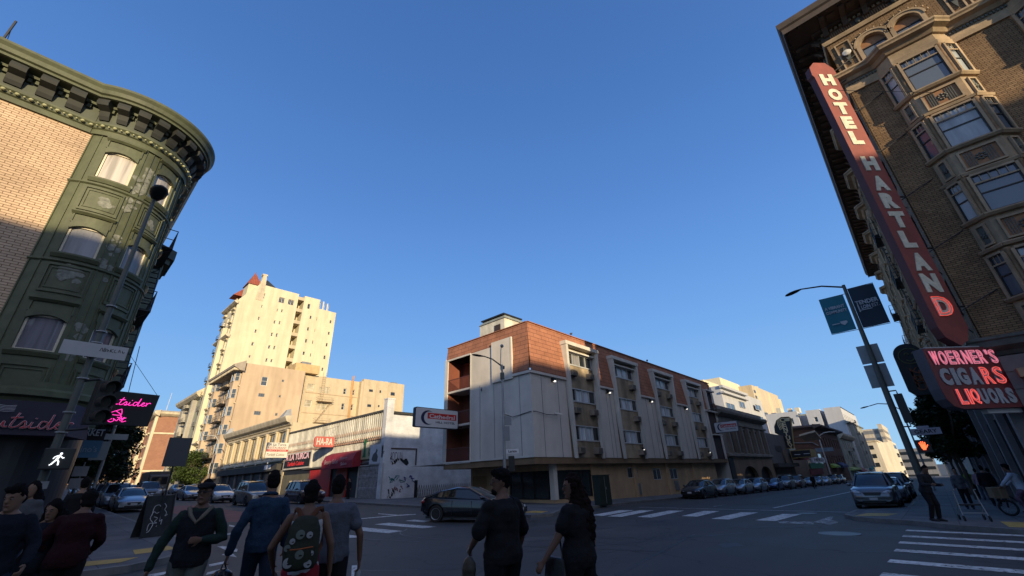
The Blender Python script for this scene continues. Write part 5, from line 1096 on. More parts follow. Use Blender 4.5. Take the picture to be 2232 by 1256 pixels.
# pinkish tan block: front with bays and fire escapes, blank south wall with small windows
def px_windows(parent, F, ypl, lst, mat_f, gl, ox, oy, s, dep=.18):
    ops = []
    for it in lst:
        cx, cy, w_, h_ = it; a = xz(ox + (cx - w_ / 2) / s, oy + cy / s, ypl); b_ = xz(ox + (cx + w_ / 2) / s, oy + cy / s, ypl); c = xz(ox + cx / s, oy + (cy + h_ / 2) / s, ypl)[1]; d = xz(ox + cx / s, oy + (cy - h_ / 2) / s, ypl)[1]
        ops.append((a[0], b_[0], c, d))
    return ops
S4 = 1 / .3104
def front_floors(parent, F, u0, u1, zs, wz, wu_, mat_f, gl, bays_=(), bal=(), trim=None, gap=1.6, depb=.7):
    m = MB(); ops = []
    u = u0 + .8
    while u + wu_ < u1 - .3:
        if not any(a - .3 < u + wu_ / 2 < b_ + .3 for a, b_ in bays_):
            for z in zs: ops.append((u, u + wu_, z, z + wz))
        u += wu_ + gap
    return ops
def cbox(parent, name, x0, x1, y0, y1, z0, z1, mat): m = MB(); m.box(x0, y0, z0, x1, y1, z1); return obj(name, m, mat, parent)
B = thing('tan_apartment_block', 'pinkish tan apartment block with street bays, fire escapes and dark tiled cornice', 'building', (XF, 95, gz(XF, 95)))
Y0, Y1, ZT = 94.6, 112.4, 24.6; FSM = Flat((0, Y0), (1, 0), (0, -1)); xr = 35.1
so_ = px_windows(B, FSM, Y0, [(632, 873, 45, 65), (763, 871, 16, 16), (612, 971, 45, 25), (741, 980, 14, 16), (583, 1097, 48, 28), (716, 1107, 17, 20)], 0, 0, 380, 560, S4)
m = MB(); fwall(m, FSM, XF, xr, -1, ZT, so_, .2); m.quad((xr, Y0, -1), (xr, Y1, -1), (xr, Y1, ZT), (xr, Y0, ZT)); m.quad((XF, Y0, ZT), (xr, Y0, ZT), (xr, Y1, ZT), (XF, Y1, ZT))
fz = [3.3 + 3.35 * k for k in range(6)]; fo = [(u, u + 1.1, z + 1.0, z + 2.8) for u in (98.9, 103.0, 107.6) for z in fz]
fwall(m, FE, Y0, Y1, -1, ZT, fo, .25); obj('wall', m, M_TANW, B)
for i, o_ in enumerate(so_): window(B, FSM, *o_, M_WTRIM if i in (0,) else M_GREY, G_SKY, dep=.15, fr=.09, sash='double' if i == 0 else ('grid' if i in (2, 4) else None))
for o_ in fo: window(B, FE, *o_, M_STONE, G_DARK, dep=.2, fr=.09)
for b0 in (95.2, 108.6):
    m = MB(); m.prism([(XF, b0), (XF - .9, b0 + .7), (XF - .9, b0 + 2.5), (XF, b0 + 3.2)], 3.4, 22.6); by = obj('bay', m, M_TANW, B)
    for z in fz: window(by, Flat((XF - .9, 0), (0, 1), (-1, 0)), b0 + .8, b0 + 2.4, z + 1.0, z + 2.8, M_WTRIM, G_SKY, dep=-.06)
    L = math.hypot(.9, .7); f_ = Flat((XF, b0), (-.9 / L, .7 / L), (-.7 / L, -.9 / L))
    for z in fz: window(by, f_, .2, L - .15, z + 1.0, z + 2.8, M_WTRIM, G_SKY, dep=-.06)
m = MB(); fprof(m, FE, Y0 - .9, Y1, [(0, 22.8), (.9, 22.9), (1.3, 23.2), (1.9, 23.5), (2.0, 23.9), (0, 24.9)]); obj('cornice', m, mk('cornice_cream_dark', (.33, .28, .22)), B)
m = MB()
for k in range(30): fbox(m, FE, Y0 - .5 + k * .62, Y0 - .2 + k * .62, 22.9, 23.3, .9, 1.85)
obj('cornice_brackets', m, M_STONE, B)
m = MB(); [fprof(m, FE, Y0 + .1, Y1, [(0, z - .1), (.2, z - .05), (.2, z + .1), (0, z + .15)]) for z in fz[1:]]; obj('string_courses', m, M_STONE, B)
fire_escape(B, FE, 99.2, 104.6, [z + .4 for z in fz[1:]], d=1.5)
m = MB(); m.box(33.2, Y0 + 1, ZT, 38.5, Y0 + 6, ZT + 1.9); obj('roof_room', m, mk('ochre_plaster', (.52, .37, .18)), B); m = MB(); m.box(34.5, Y0 + 1.2, ZT + 1.9, 36.5, Y0 + 3, ZT + 2.4); obj('roof_fan', m, M_GREY, B)
# rear wings
B = thing('rear_apartment_wings', 'sand coloured rear wings with rusty pipe and fire escape behind the shops', 'building', (45, 97, 3))
YR = 97.0; FR = Flat((0, YR), (1, 0), (0, -1))
lst = [(957, 915, 48, 45), (1028, 940, 28, 50), (1070, 940, 34, 50), (940, 1030, 52, 46), (1015, 1050, 32, 55), (1053, 1050, 34, 55), (1198, 945, 22, 42), (1258, 953, 18, 38), (1184, 1052, 22, 46), (1245, 1057, 22, 42), (1300, 945, 16, 44), (1290, 1050, 14, 44), (1363, 945, 26, 16), (1428, 952, 10, 18), (1350, 1050, 26, 18), (1417, 1053, 10, 14), (1515, 968, 28, 22)]
ro = px_windows(B, FR, YR, lst, 0, 0, 380, 560, S4); zt = 24.5
m = MB(); fwall(m, FR, xr + .02, 61.2, -1, zt, ro, .3); m.quad((61.2, YR, -1), (61.2, 110, -1), (61.2, 110, zt), (61.2, YR, zt)); m.quad((xr, YR, zt), (61.2, YR, zt), (61.2, 110, zt), (xr, 110, zt)); obj('wall', m, M_SAND, B)
for i, o_ in enumerate(ro): window(B, FR, *o_, M_WTRIM if i < 10 else M_GREY, glass('glass_with_cream_shade', curtain=(.5, .44, .3), folds=1) if i < 6 else G_DARK, dep=.25, fr=.1, sash='double' if i < 12 else None)
def rx(px): return xz(380 + px * .3104, 560 + 1000 * .3104, YR)[0]
m = MB(); m.box(rx(900), YR - .08, -1, rx(908), YR, zt); m.box(rx(1285), YR - 1.2, -1, rx(1300), YR - .0, zt + .01); m.box(rx(1300), YR - 1.2, -1, 61.2, YR, zt + .6); obj('projecting_block', m, M_SAND, B)
m = MB(); m.box(rx(1300), YR - 1.22, 12, rx(1302) + .12, YR - 1.2, zt); [m.box(rx(a), YR - 1.27, -1, rx(a) + .12, YR - 1.2, zt) for a in (1392, 1475)]; obj('seams', m, M_TANW, B)
for i in (12, 13, 14, 15, 16): a, b_, c, d = ro[i]; m = MB(); m.box(a, YR - 1.26, c, b_, YR - 1.2, d); obj('window', m, G_DARK, B)
m = MB(); m.tube([(rx(1240), YR - .3, -1), (rx(1238), YR - .3, zt + 1.2)], .16, 8); m.tube([(rx(1232), YR - .25, -1), (rx(1228), YR - .25, zt + 1.0)], .07, 6); obj('drain_pipe', m, mk('orange_rust_pipe', (.45, .24, .09)), B)
for z in (20.6, 16.2, 11.5): m = MB(); fbox(m, FR, rx(910), rx(1290), z, z + .18, 0, .12); obj('string_course', m, M_TANW, B)
fire_escape(B, FR, rx(995), rx(1105), [9.8, 14.2, 18.8], d=1.3, mat=mk('rust_tan_iron', (.33, .24, .15)))
m = MB(); [m.tube([(rx(1015) + a, YR - .4, 18.8), (rx(1015) + a, YR - .4, zt + 1)], .04, 4) for a in (0, .7)]; [m.tube([(rx(1015), YR - .4, 19 + k * .5), (rx(1015) + .7, YR - .4, 19 + k * .5)], .03, 4) for k in range(12)]; obj('roof_ladder', m, mk('rust_tan_iron', (.33, .24, .15)), B)
m = MB(); rnd = random.Random(3)
for k in range(7): x = 52 + k * 1.3; m.box(x, YR + 2, zt, x + 1.0, YR + 4, zt + .9 + rnd.random() * .9)
m.box(61, YR + 1, zt, 62.3, YR + 3, zt + .3); obj('roof_plant', m, mk('roof_white', (.6, .56, .45)), B)
m = MB(); m.box(59.3, YR + 2, zt, 61, YR + 4, zt + 1.6); obj('roof_tank', m, M_GREY, B)
# tower
B = thing('cream_apartment_tower', 'tall cream apartment tower with red pyramid roof turret, highest on the left', 'building', (XF, 114, 3))
YT = 113.5; FTW = Flat((0, YT), (1, 0), (0, -1))
P4 = lambda a, b_, y=YT: xz(380 + a * .3104, 560 + b_ * .3104, y)
lst = [(630, 275, 14, 38), (615, 348, 10, 20), (594, 432, 14, 22), (572, 522, 16, 24), (550, 612, 17, 26), (530, 700, 16, 18), (755, 305, 42, 40), (820, 320, 42, 38), (725, 375, 10, 20), (757, 380, 13, 22), (705, 458, 14, 24), (740, 463, 13, 24), (686, 545, 15, 26), (720, 550, 14, 26), (667, 633, 16, 26), (703, 638, 14, 26), (648, 725, 15, 26), (683, 730, 15, 24),
       (944, 348, 18, 34), (957, 425, 12, 22), (1005, 437, 12, 24), (1097, 457, 12, 22), (939, 507, 12, 24), (992, 517, 13, 24), (1085, 537, 12, 22), (925, 590, 12, 26), (975, 600, 13, 24), (1070, 618, 12, 24), (909, 677, 14, 24), (961, 690, 15, 24), (1055, 706, 13, 26), (943, 777, 12, 24), (1040, 790, 12, 24)]
to = px_windows(B, FTW, YT, lst, 0, 0, 380, 560, S4)
xw0, xw1 = P4(850, 400)[0], P4(895, 400)[0]; xa, xb_ = P4(1020, 330)[0], P4(1128, 450)[0]
zA = P4(640, 200)[1]; zB = P4(860, 250)[1]; zC = P4(900, 270)[1]; zD = P4(1128, 392)[1]
m = MB(); xl = XF + .0; zlow = P4(460, 300)[1]
x1_ = P4(600, 210)[0]
fwall(m, FTW, xl, x1_, -1, zlow, [o_ for o_ in to if o_[1] < x1_], .3); fwall(m, FTW, x1_, xw0, -1, zA, [o_ for o_ in to if x1_ < o_[0] and o_[1] < xw0], .3)
fwall(m, Flat((0, YT), (1, 0), (0, -1)), xw1, xa, -1, zC, [o_ for o_ in to if xw1 < o_[0] < xa], .3); fwall(m, FTW, xa, xb_, -1, zD, [o_ for o_ in to if o_[0] > xa], .3)
m.quad((xw0, YT, -1), (xw0, YT + 3, -1), (xw0, YT + 3, zA), (xw0, YT, zA)); m.quad((xw1, YT, -1), (xw1, YT + 3, -1), (xw1, YT + 3, zC), (xw1, YT, zC)); m.quad((xw0, YT + 3, -1), (xw1, YT + 3, -1), (xw1, YT + 3, zC), (xw0, YT + 3, zC))
m.extr([(xl, YT, zlow), (x1_, YT, zlow), (x1_, YT, zA)], (0, 9, 0)); m.box(x1_, YT + .35, zlow, xw0, YT + 13, zA - .01); m.box(xw0, YT + 3.01, zlow - 3, xa, YT + 12.9, zC - .01); m.box(xb_ - .3, YT + .02, -1, xb_ - .01, YT + 13, zD - .01); m.box(xa - .2, YT + .03, zD - 2, xb_ - .1, YT + 13, zD - .02)
Y2 = 124.2; fz = [4.5 + 3.45 * k for k in range(12)]; fo = [(u, u + 1.3, z, z + 2.0) for u in (114.6, 121.6) for z in fz] + [(118.0, 119.4, z, z + 2.0) for z in fz]
fwall(m, FE, YT, Y2, -1, zlow, fo, .3); m.quad((XF, Y2, -1), (40, Y2, -1), (40, Y2, zlow), (XF, Y2, zlow)); obj('wall', m, M_CREAMW, B)
for i, o_ in enumerate(to): window(B, FTW, *o_, M_WTRIM if i < 18 else M_GREY, G_DARK, dep=.26, fr=.09, sash='double' if i not in (6, 7) else 'four')
for i, o_ in enumerate(fo): window(B, FE, *o_, M_WTRIM, G_DARK, dep=.26, fr=.1)
m = MB()
for i in range(9): z = zC - 1.5 - i * 3.45; m.box(xw0, YT + .05, z, xw1, YT + 2.9, z + .25); m.box(xw0, YT + .05, z + .25, xw1, YT + .15, z + .9)
obj('light_well_balconies', m, M_SAND, B)
m = MB()
for z in fz: fprof(m, FE, 114.2, 116.3, [(0, z - .5), (.5, z - .35), (.6, z - .1), (0, z)]); fprof(m, FE, 121.2, 123.3, [(0, z - .5), (.5, z - .35), (.6, z - .1), (0, z)]); fprof(m, FE, 114.3, 116.2, [(0, z + 2.1), (.35, z + 2.2), (.35, z + 2.4), (0, z + 2.5)])
for z in (fz[2] - 1, fz[9] - .9, zlow - 1.2): fprof(m, FE, YT - .5, Y2, [(0, z), (.5, z + .1), (.9, z + .4), (.9, z + .6), (0, z + .8)])
obj('window_hoods', m, M_STONE, B)
for b0 in (117.2,): m = MB(); m.prism([(XF, b0), (XF - .8, b0 + .6), (XF - .8, b0 + 2.4), (XF, b0 + 3)], 8, 38); obj('bay', m, M_CREAMW, B)
fire_escape(B, FE, 119.8, 121.4, fz[:-1], d=1.1)
m = MB(); xs_a, zs_a = P4(515, 195, YT + 3); xs_b, _ = P4(602, 195, YT + 3); ap = P4(575, 113, YT + 4)
m.box(xs_a, YT + 2, zlow - 3, xs_b, YT + 6, zs_a); obj('roof_turret', m, M_CREAMW, B)
c_ = ((xs_a + xs_b) / 2, YT + 4); m = MB(); q = [(xs_a - .3, YT + 1.7), (xs_b + .3, YT + 1.7), (xs_b + .3, YT + 6.3), (xs_a - .3, YT + 6.3)]
m.add([(x, y, zs_a) for x, y in q] + [(c_[0], c_[1], ap[1])], [(0, 1, 4), (1, 2, 4), (2, 3, 4), (3, 0, 4)]); m.ball((c_[0], c_[1], ap[1]), .15, 6); obj('pyramid_roof', m, brick('red_roof_tiles', (.36, .10, .06), (.28, .08, .05), (.12, .04, .03), bw=.4, bh=.35, ms=.03), B)
q0 = P4(450, 255, YT + 7); m = MB(); m.add([(q0[0] - 1.2, YT + 6, q0[1] - 1), (q0[0] + 2, YT + 6, q0[1] - 1), (q0[0] + 2, YT + 10, q0[1] - 1), (q0[0] - 1.2, YT + 10, q0[1] - 1), (q0[0] + 1.2, YT + 8, q0[1] + 2.0)], [(0, 1, 4), (1, 2, 4), (2, 3, 4), (3, 0, 4)]); m.cur = 0; obj('small_pyramid_roof', m, MATS['red_roof_tiles'], B)
m = MB(); cx_, cz_ = P4(622, 190); m.extr([(cx_ - .9, YT - .06, zlow + 1), (cx_ + .9, YT - .06, zlow + 1), (cx_ + .7, YT - .06, zA + .4), (cx_ + .5, YT - .06, P4(630, 130)[1]), (cx_ - .3, YT - .06, P4(630, 130)[1]), (cx_ - .5, YT - .06, zA + .6)], (0, 1.2, 0)); m.box(cx_ - .5, YT - .1, P4(630, 130)[1], cx_ + .7, YT + 1.3, P4(630, 120)[1]); obj('chimney', m, M_STONE, B)
a_, za = P4(640, 150); b2, zb = P4(745, 215); m = MB(); m.extr([(a_ + .3, YT + 1, zA - .1), (b2 - .5, YT + 1, zA - .1), (b2 - .5, YT + 1, zA + .3), (a_ + .9, YT + 1, za + .0), (a_ + .3, YT + 1, za - .4)], (0, .3, 0)); obj('solar_rack', m, M_IRON, B)
m = MB(); a_, za = P4(870, 228); b2, _ = P4(993, 260); m.box(a_, YT + 4, zC - 1, b2, YT + 8, za - .4); obj('lift_housing', m, mk('roof_white', (.6, .56, .45)), B)
for k in range(6): m = MB(); a_, za = P4(1032 + k * 14, 300 + k * 7); m.cyl((a_, YT + 1 + (k % 2), zD - .3), (a_, YT + 1 + (k % 2), za), .22, 8); m.ball((a_, YT + 1 + (k % 2), za), .3, 8); obj('flue', m, mk('flue_metal', (.55, .55, .52), metal=.3), B)
# green block and red brick block beyond
B = thing('green_apartment_block', 'green side-walled apartment block with grey bays left of the cream tower', 'building', (XF, 135, 3))
m = MB(); m.box(XF + .02, 124.6, -1, 42, 146, 23.4); obj('wall', m, mk('pale_green_stucco', (.27, .32, .16), streak=.2), B)
m = MB(); fz = [3.8 + 3.3 * k for k in range(6)]; fo = [(u, u + 1.2, z, z + 1.9) for u in (126.5, 131, 135, 139.5, 143.5) for z in fz]; fwall(m, FE, 124.6, 146, -1, 23.4, fo, .3); obj('front_wall', m, mk('grey_cream_front', (.36, .33, .27)), B)
for o_ in fo: window(B, FE, *o_, M_WTRIM, G_DARK, dep=.25, fr=.1)
m = MB(); fprof(m, FE, 124, 146.2, [(0, 22.0), (.8, 22.2), (1.4, 22.8), (1.5, 23.3), (0, 24.4)]); obj('cornice', m, M_STONE, B)
for b0 in (128.4, 137): m = MB(); m.prism([(XF, b0), (XF - .9, b0 + .6), (XF - .9, b0 + 1.9), (XF, b0 + 2.5)], 3.6, 22); obj('bay', m, mk('grey_cream_front', (.36, .33, .27)), B)
fire_escape(B, FE, 131, 136, fz[1:], d=1.5)
B = thing('red_brick_block', 'red brick apartment block with white stone window surrounds far up the street', 'building', (XF, 180, 3))
YK = 179.5; FK2 = Flat((0, YK), (1, 0), (0, -1)); M_RBR = brick('red_brick', (.33, .15, .09), (.28, .125, .075), (.3, .2, .14), bw=.6, bh=.2, ms=.02, var=.1)
bo = [(x, x + 1.5, z, z + 2.0) for x in (28.8, 35) for z in (4.5, 8.2, 11.9, 15.6, 19.6)]
m = MB(); fwall(m, FK2, XF, 45, -1, 24.4, bo, .3); fo = [(u, u + 1.3, z, z + 2.0) for u in [182 + 4.2 * k for k in range(16)] for z in (4.5, 8.2, 11.9, 15.6, 19.6)][:75]; fwall(m, FE, YK, 250, -1, 24.4, fo, .3); obj('wall', m, M_RBR, B)
for o_ in bo: window(B, FK2, *o_, M_WTRIM, G_DARK, dep=.2, fr=.12)
m = MB()
for a, b_, c, d in bo: fbox(m, FK2, a - .4, b_ + .4, c - .45, c - .05, 0, .3); fbox(m, FK2, a - .3, b_ + .3, d + .02, d + .5, 0, .25)
for z in (18.6, 7.4): fbox(m, FK2, XF, 45, z, z + .5, 0, .3)
for u in [182 + 4.2 * k for k in range(16)]:
    for z in (4.5, 8.2, 11.9, 15.6, 19.6): fbox(m, FE, u - .3, u + 1.6, z - .5, z - .05, 0, .6)
fbox(m, FE, YK, YK + 1.6, 0, 24, 0, .7); fbox(m, FE, 196, 198, 0, 24, 0, .9); fbox(m, FE, 212, 214, 0, 24, 0, .9)
obj('stone_trim', m, M_CREAMW, B)
m = MB(); fprof(m, FK2, XF - 1.5, 45, [(0, 24), (.6, 24.2), (1.4, 24.8), (1.5, 25.4), (0, 26)]); fprof(m, FE, YK - 1.5, 250, [(0, 24), (.6, 24.2), (1.4, 24.8), (1.5, 25.4), (0, 26)]); obj('cornice', m, M_STONE, B)
B = thing('far_brick_block', 'orange brick corner block at the end of the street on the left', 'building', (-8, 300, 5))
m = MB(); m.box(-1, 262, 0, 60, 330, 17); obj('wall', m, mk('orange_brick_far', (.42, .26, .14)), B)
m = MB(); [m.box(x, 261.9, z, x + 1.6, 262, z + 2.2) for x in range(2, 24, 4) for z in (6, 10, 13.4)]; obj('windows', m, G_DARK, B)
m = MB(); m.tube([(28, 205, 24), (28.3, 205, 36)], [.15, .06], 6); tag(obj('roof_mast', m, M_WTRIM), 'thin pale mast rising above the red brick block', 'mast')
# west side beyond the green corner building
B = thing('grey_street_row', 'shaded grey buildings behind the dark street trees on the left', 'building', (-5, 60, 0))
m = MB(); m.box(-20, 46.5, -1, .8, 110, 9); m.box(-20, 110, -1, .8, 255, 11); obj('wall', m, mk('dull_grey_stucco', (.2, .18, .15)), B)  # one dull grey stucco for the whole row

# ================================================================== main street, north row
def box_building(name, label, x0, x1, y0, y1, z1, mat, cat='building'):
    o = thing(name, label, cat, (x0, y0, gz(x0, y0))); m = MB(); m.box(x0, y0, -6, x1, y1, z1); obj('wall', m, mat, o); return o
M_GSTONE = mk('grey_brown_stone', (.21, .185, .155), var=.14, streak=.2)
B = thing('arcaded_building', 'two storey grey stone building with pilastered windows and two arched garage openings', 'building', (62, 19.5, -1))
Fg = Flat((0, 19.5), (1, 0), (0, -1)); fx = lambda px, py, y=19.5: xz(px, py, y)
ops = [(64.9 + 3.05 * k, 66.9 + 3.05 * k, 3.7, 6.9) for k in range(6)]
m = MB(); fwall(m, Fg, 62.05, 84, 2.95, 9.5, ops, .4); m.quad((84, 19.5, -3), (84, 40, -3), (84, 40, 9.5), (84, 19.5, 9.5)); m.quad((62, 19.5, 9.4), (84, 19.5, 9.4), (84, 40, 9.4), (62, 40, 9.4)); obj('wall', m, M_GSTONE, B)
for o_ in ops: window(B, Fg, *o_, M_BRONZE, G_DARK, dep=.32, fr=.09, sash='double')
m = MB()
for k in range(7): fbox(m, Fg, 64.0 + 3.05 * k, 64.55 + 3.05 * k, 3.6, 7.2, 0, .35); 
fprof(m, Fg, 61.6, 84.3, [(0, 7.3), (.25, 7.35), (.3, 7.6), (0, 7.65)]); fprof(m, Fg, 61.4, 84.4, [(0, 8.3), (.3, 8.4), (.75, 8.7), (.85, 9.0), (0, 9.2)]); fprof(m, Fg, 62, 84.2, [(0, 3.1), (.35, 3.2), (.35, 3.5), (0, 3.6)]); fbox(m, Fg, 62.3, 84, 9.2, 9.75, -.4, .1); obj('trim', m, M_GSTONE, B)
m = MB(); M_ARCH = mk('brown_arch_wall', (.20, .145, .095), streak=.2)
def arch_open(mm, F, u0, u1, z0, zs, rise, zt, n=12):
    for k in range(n):
        a0 = u0 + (u1 - u0) * k / n; a1 = u0 + (u1 - u0) * (k + 1) / n; f = lambda a: zs + rise * math.sqrt(max(0, 1 - ((a - (u0 + u1) / 2) / ((u1 - u0) / 2)) ** 2))
        mm.hexa([F.p(a0, -.5, f(a0)), F.p(a1, -.5, f(a1)), F.p(a1, 0, f(a1)), F.p(a0, 0, f(a0)), F.p(a0, -.5, zt), F.p(a1, -.5, zt), F.p(a1, 0, zt), F.p(a0, 0, zt)])
arch_open(m, Fg, 67.4, 74.2, -2, .4, 1.5, 2.95); arch_open(m, Fg, 75.6, 82.0, -2, .4, 1.4, 2.95)
for a, b_ in ((62.05, 67.4), (74.2, 75.6), (82.0, 84)): fbox(m, Fg, a, b_, -3, 2.95, -.5, 0)
obj('arcade_wall', m, M_ARCH, B)
m = MB(); fbox(m, Fg, 67, 82.4, -3, 2.9, -.9, -.6); obj('garage_doors', m, M_SHUT, B)
m = MB(); fbox(m, Fg, 62.1, 63.9, -3, 3, -.1, .12); obj('dark_entry', m, M_BLK, B)
B = thing('grey_theatre_front', 'windowless dark grey theatre front with round relief medallion', 'building', (84, 19.5, -2))
m = MB(); m.box(84.05, 19.6, -5, 99.5, 45, 7.1); obj('wall', m, mk('slate_grey_plaster', (.105, .10, .10), streak=.2), B)
m = MB(); [fbox(m, Flat((0, 19.6), (1, 0), (0, -1)), 89, 93.5, 4.2 + .22 * k, 4.3 + .22 * k, 0, .1) for k in range(5)]; obj('relief_lines', m, mk('slate_grey_plaster', (.105, .10, .10)), B)
m = MB(); m.lathe([(1.5, 0), (1.5, .2), (1.15, .28), (1.15, .15), (.7, .2), (.05, .3)], (94.3, 19.35, 3.1), 18, axis='y'); obj('medallion', m, mk('bronze_relief', (.11, .085, .06)), B)
m = MB(); fbox(m, Fg, 84.1, 99.5, 1.6, 2.2, -.1, .8); fbox(m, Fg, 85, 99, -2.9, 1.6, -.2, -.05); obj('shopfront', m, mk('dark_bronze_shop', (.04, .035, .03)), B)
B = box_building('cream_parapet_building', 'cream parapet building with dark frieze behind the theatre front', 88, 112, 30, 60, 10.2, mk('dusky_cream', (.36, .33, .29)))
m = MB(); m.box(87.9, 29.7, 9.2, 112, 29.95, 9.6); obj('cornice', m, M_BLK, B)
# CENTURY blade sign and marquee
S = thing('theatre_blade_sign', 'black and gold fan topped blade sign lettered CENTURY over the parked cars', 'sign', (97, 19, 4))
xk = 97.5; FKc = Flat((xk, 0), (0, -1), (-1, 0)); cpt = lambda px, py: (lambda p: (-p.y, p.z))(at_x(px, py, xk))
q = [cpt(*p) for p in ((1687, 930), (1692, 916), (1702, 909), (1719, 908), (1724, 912), (1731, 978), (1713, 979), (1700, 950), (1689, 944))]
m = MB(); m.extr([FKc.p(u, 0, z) for u, z in q], (.6, 0, 0)); obj('cabinet', m, mk('gold_edge', (.30, .20, .06), rough=.5), S)
cu = sum(u for u, z in q) / len(q); cz = sum(z for u, z in q) / len(q)
m = MB(); m.extr([FKc.p(cu + (u - cu) * .93, .01, cz + (z - cz) * .95) for u, z in q], (-.02, 0, 0)); obj('face', m, M_BLK, S)
M_GOLDL = mk('gold_letters', (.62, .48, .26), rough=.5)
for c, px, py in (('C', 1704, 916), ('E', 1709, 926), ('N', 1712, 936), ('T', 1714, 946), ('U', 1718, 955), ('R', 1721, 965), ('Y', 1724, 975)):
    u, z = cpt(px, py); m = text_mb(c, FKc.p(u - .35, .04, z - .38), (0, -1, 0), Z1, .85 if c == 'C' else .72, .78, .04, bold=.03); obj('letter', m, M_GOLDL, S)
for k in range(3):
    u, z = cpt(1710, 914 + k * 2.3); m = MB(); fbox(m, FKc, u, u + .9, z, z + .14, .03, .06); 
    u2, z2 = cpt(1699 - k * 2.6, 916 + k * 1.5); m.tube([FKc.p(u2 + .5, .05, z2 + .3), FKc.p(u2 + .1, .05, z2 + .15), FKc.p(u2 - .02, .05, z2 - .5), FKc.p(u2 + .15, .05, z2 - 1.6)], .06, 4); obj('deco_lines', m, M_GOLDL, S)
S = thing('theatre_marquee', 'black marquee box with gold border under the CENTURY sign', 'sign', (97, 18, 3))
q = [cpt(*p) for p in ((1721, 982), (1766, 979), (1770, 996), (1726, 1000))]; m = MB(); m.extr([FKc.p(u, 0, z) for u, z in q], (5, 0, 0)); obj('cabinet', m, mk('gold_edge', (.30, .20, .06)), S)
cu = sum(u for u, z in q) / 4; cz = sum(z for u, z in q) / 4; m = MB(); m.extr([FKc.p(cu + (u - cu) * .93, .01, cz + (z - cz) * .8) for u, z in q], (-.02, 0, 0)); obj('face', m, M_BLK, S)
for a, b_ in ((1732, 992), (1752, 990)): u, z = cpt(a, b_); m = MB(); fbox(m, FKc, u, u + .95, z, z + .1, .04, .05); obj('marquee_lines', m, mk('sign_white', (.52, .53, .55)), S)
# brick corner block with wide eaves
xq = 134.0; B = thing('brown_brick_block', 'dark brown brick block with wide eaves behind the theatre sign', 'building', (xq, 19.5, -3)); M_DBR = brick('brown_brick', (.135, .065, .045), (.11, .055, .04), (.06, .04, .03), bw=.5, bh=.16, ms=.02)
yl = at_x(1722, 940, xq).y; m = MB(); Fq = Flat((xq, 0), (0, 1), (-1, 0)); zt = at_x(1779, 930, xq).z
bo = [(x, x + 1.6, z, z + 2.4) for x in range(138, 168, 4) for z in (1.5, 6.0)]
fwall(m, Fg, xq, 170, -5, zt, bo, .3); fwall(m, Fq, 19.5, yl, -5, zt); m.quad((xq, 19.5, zt), (170, 19.5, zt), (170, yl, zt), (xq, yl, zt)); obj('wall', m, M_DBR, B)
for o_ in bo: window(B, Fg, *o_, M_SASH, G_DARK, dep=.25, fr=.12)
m = MB(); fprof(m, Fg, xq - 1.6, 171, [(0, zt - .5), (1.0, zt - .2), (1.7, zt), (1.75, zt + .35), (0, zt + .6)]); fprof(m, Fq, 18, yl, [(0, zt - .5), (.4, zt - .2), (.9, zt), (.9, zt + .35), (0, zt + .6)]); fbox(m, Fq, 19.5, yl, zt - 2.2, zt - 1.9, 0, .15); obj('eaves', m, mk('brown_eaves', (.10, .075, .065)), B)
y_, z_ = at_x(1758, 955, xq).y, at_x(1758, 955, xq).z; m = MB(); m.tube([Fq.p(y_ + 3, .2, z_ + 1.5), Fq.p(y_ + 3, .2, z_ - 1), Fq.p(y_ - 1, .2, z_ - 1.2), Fq.p(y_ - 2, .2, z_ - 2)], .15, 5); obj('pipe', m, M_GREY, B)
B = box_building('low_tan_building', 'low tan shop building with sunlit canopy edge beside the CENTURY sign', 112, 133.9, 19.6, 45, 4.8, mk('tan_low_wall', (.17, .13, .10)))
m = MB(); m.extr([(113, 19.6, 7.6), (118, 19.6, 6.6), (118, 16.5, 6.9), (113, 16.5, 8.2)], (0, 0, .35)); obj('canopy_edge', m, mk('pale_canopy', (.45, .36, .26)), B)
for k, (a, b_) in enumerate(((113, 117), (121, 124.5), (127, 131))): window(B, Flat((0, 19.6), (1, 0), (0, -1)), a, b_, 1.9, 4.2, M_ALU, G_SKY, dep=-.06)
# white tall building
xq = 205.0; yl = at_x(1668, 905, xq).y; zt = 21.9; B = thing('white_hotel_block', 'tall white walled block with dark light well, upper wall in sun', 'building', (xq, 19.5, -3)); M_WW = mk('bluish_white_stucco', (.47, .475, .48), streak=.06, var=.04)
Fq = Flat((xq, 0), (0, 1), (-1, 0)); yv = lambda px, py: at_x(px, py, xq).y
y_a, y_b = yv(1797, 900), yv(1787, 900); y_c, y_d = yv(1756, 900), yv(1737, 900); zl_ = at_x(1745, 900, xq).z + .8
wb = (yv(1783, 915), yv(1775, 915), at_x(1778, 920, xq).z, at_x(1778, 909, xq).z); wc = (yv(1730, 918), yv(1725, 918), at_x(1727, 925, xq).z, at_x(1727, 912, xq).z)
m = MB(); fwall(m, Fq, 19.5, y_a, -5, zt); fwall(m, Fq, y_b, y_c, -5, zt - .2, [wb], .5); fwall(m, Fq, y_d, yl, -5, zl_, [wc], .5); m.quad((xq, y_a, -5), (xq + 6, y_a, -5), (xq + 6, y_a, zt), (xq, y_a, zt)); m.quad((xq, y_b, -5), (xq + 6, y_b, -5), (xq + 6, y_b, zt), (xq, y_b, zt)); m.quad((xq, y_c, -5), (xq + 6, y_c, -5), (xq + 6, y_c, zt), (xq, y_c, zt)); m.quad((xq, y_d, -5), (xq + 6, y_d, -5), (xq + 6, y_d, zl_), (xq, y_d, zl_))
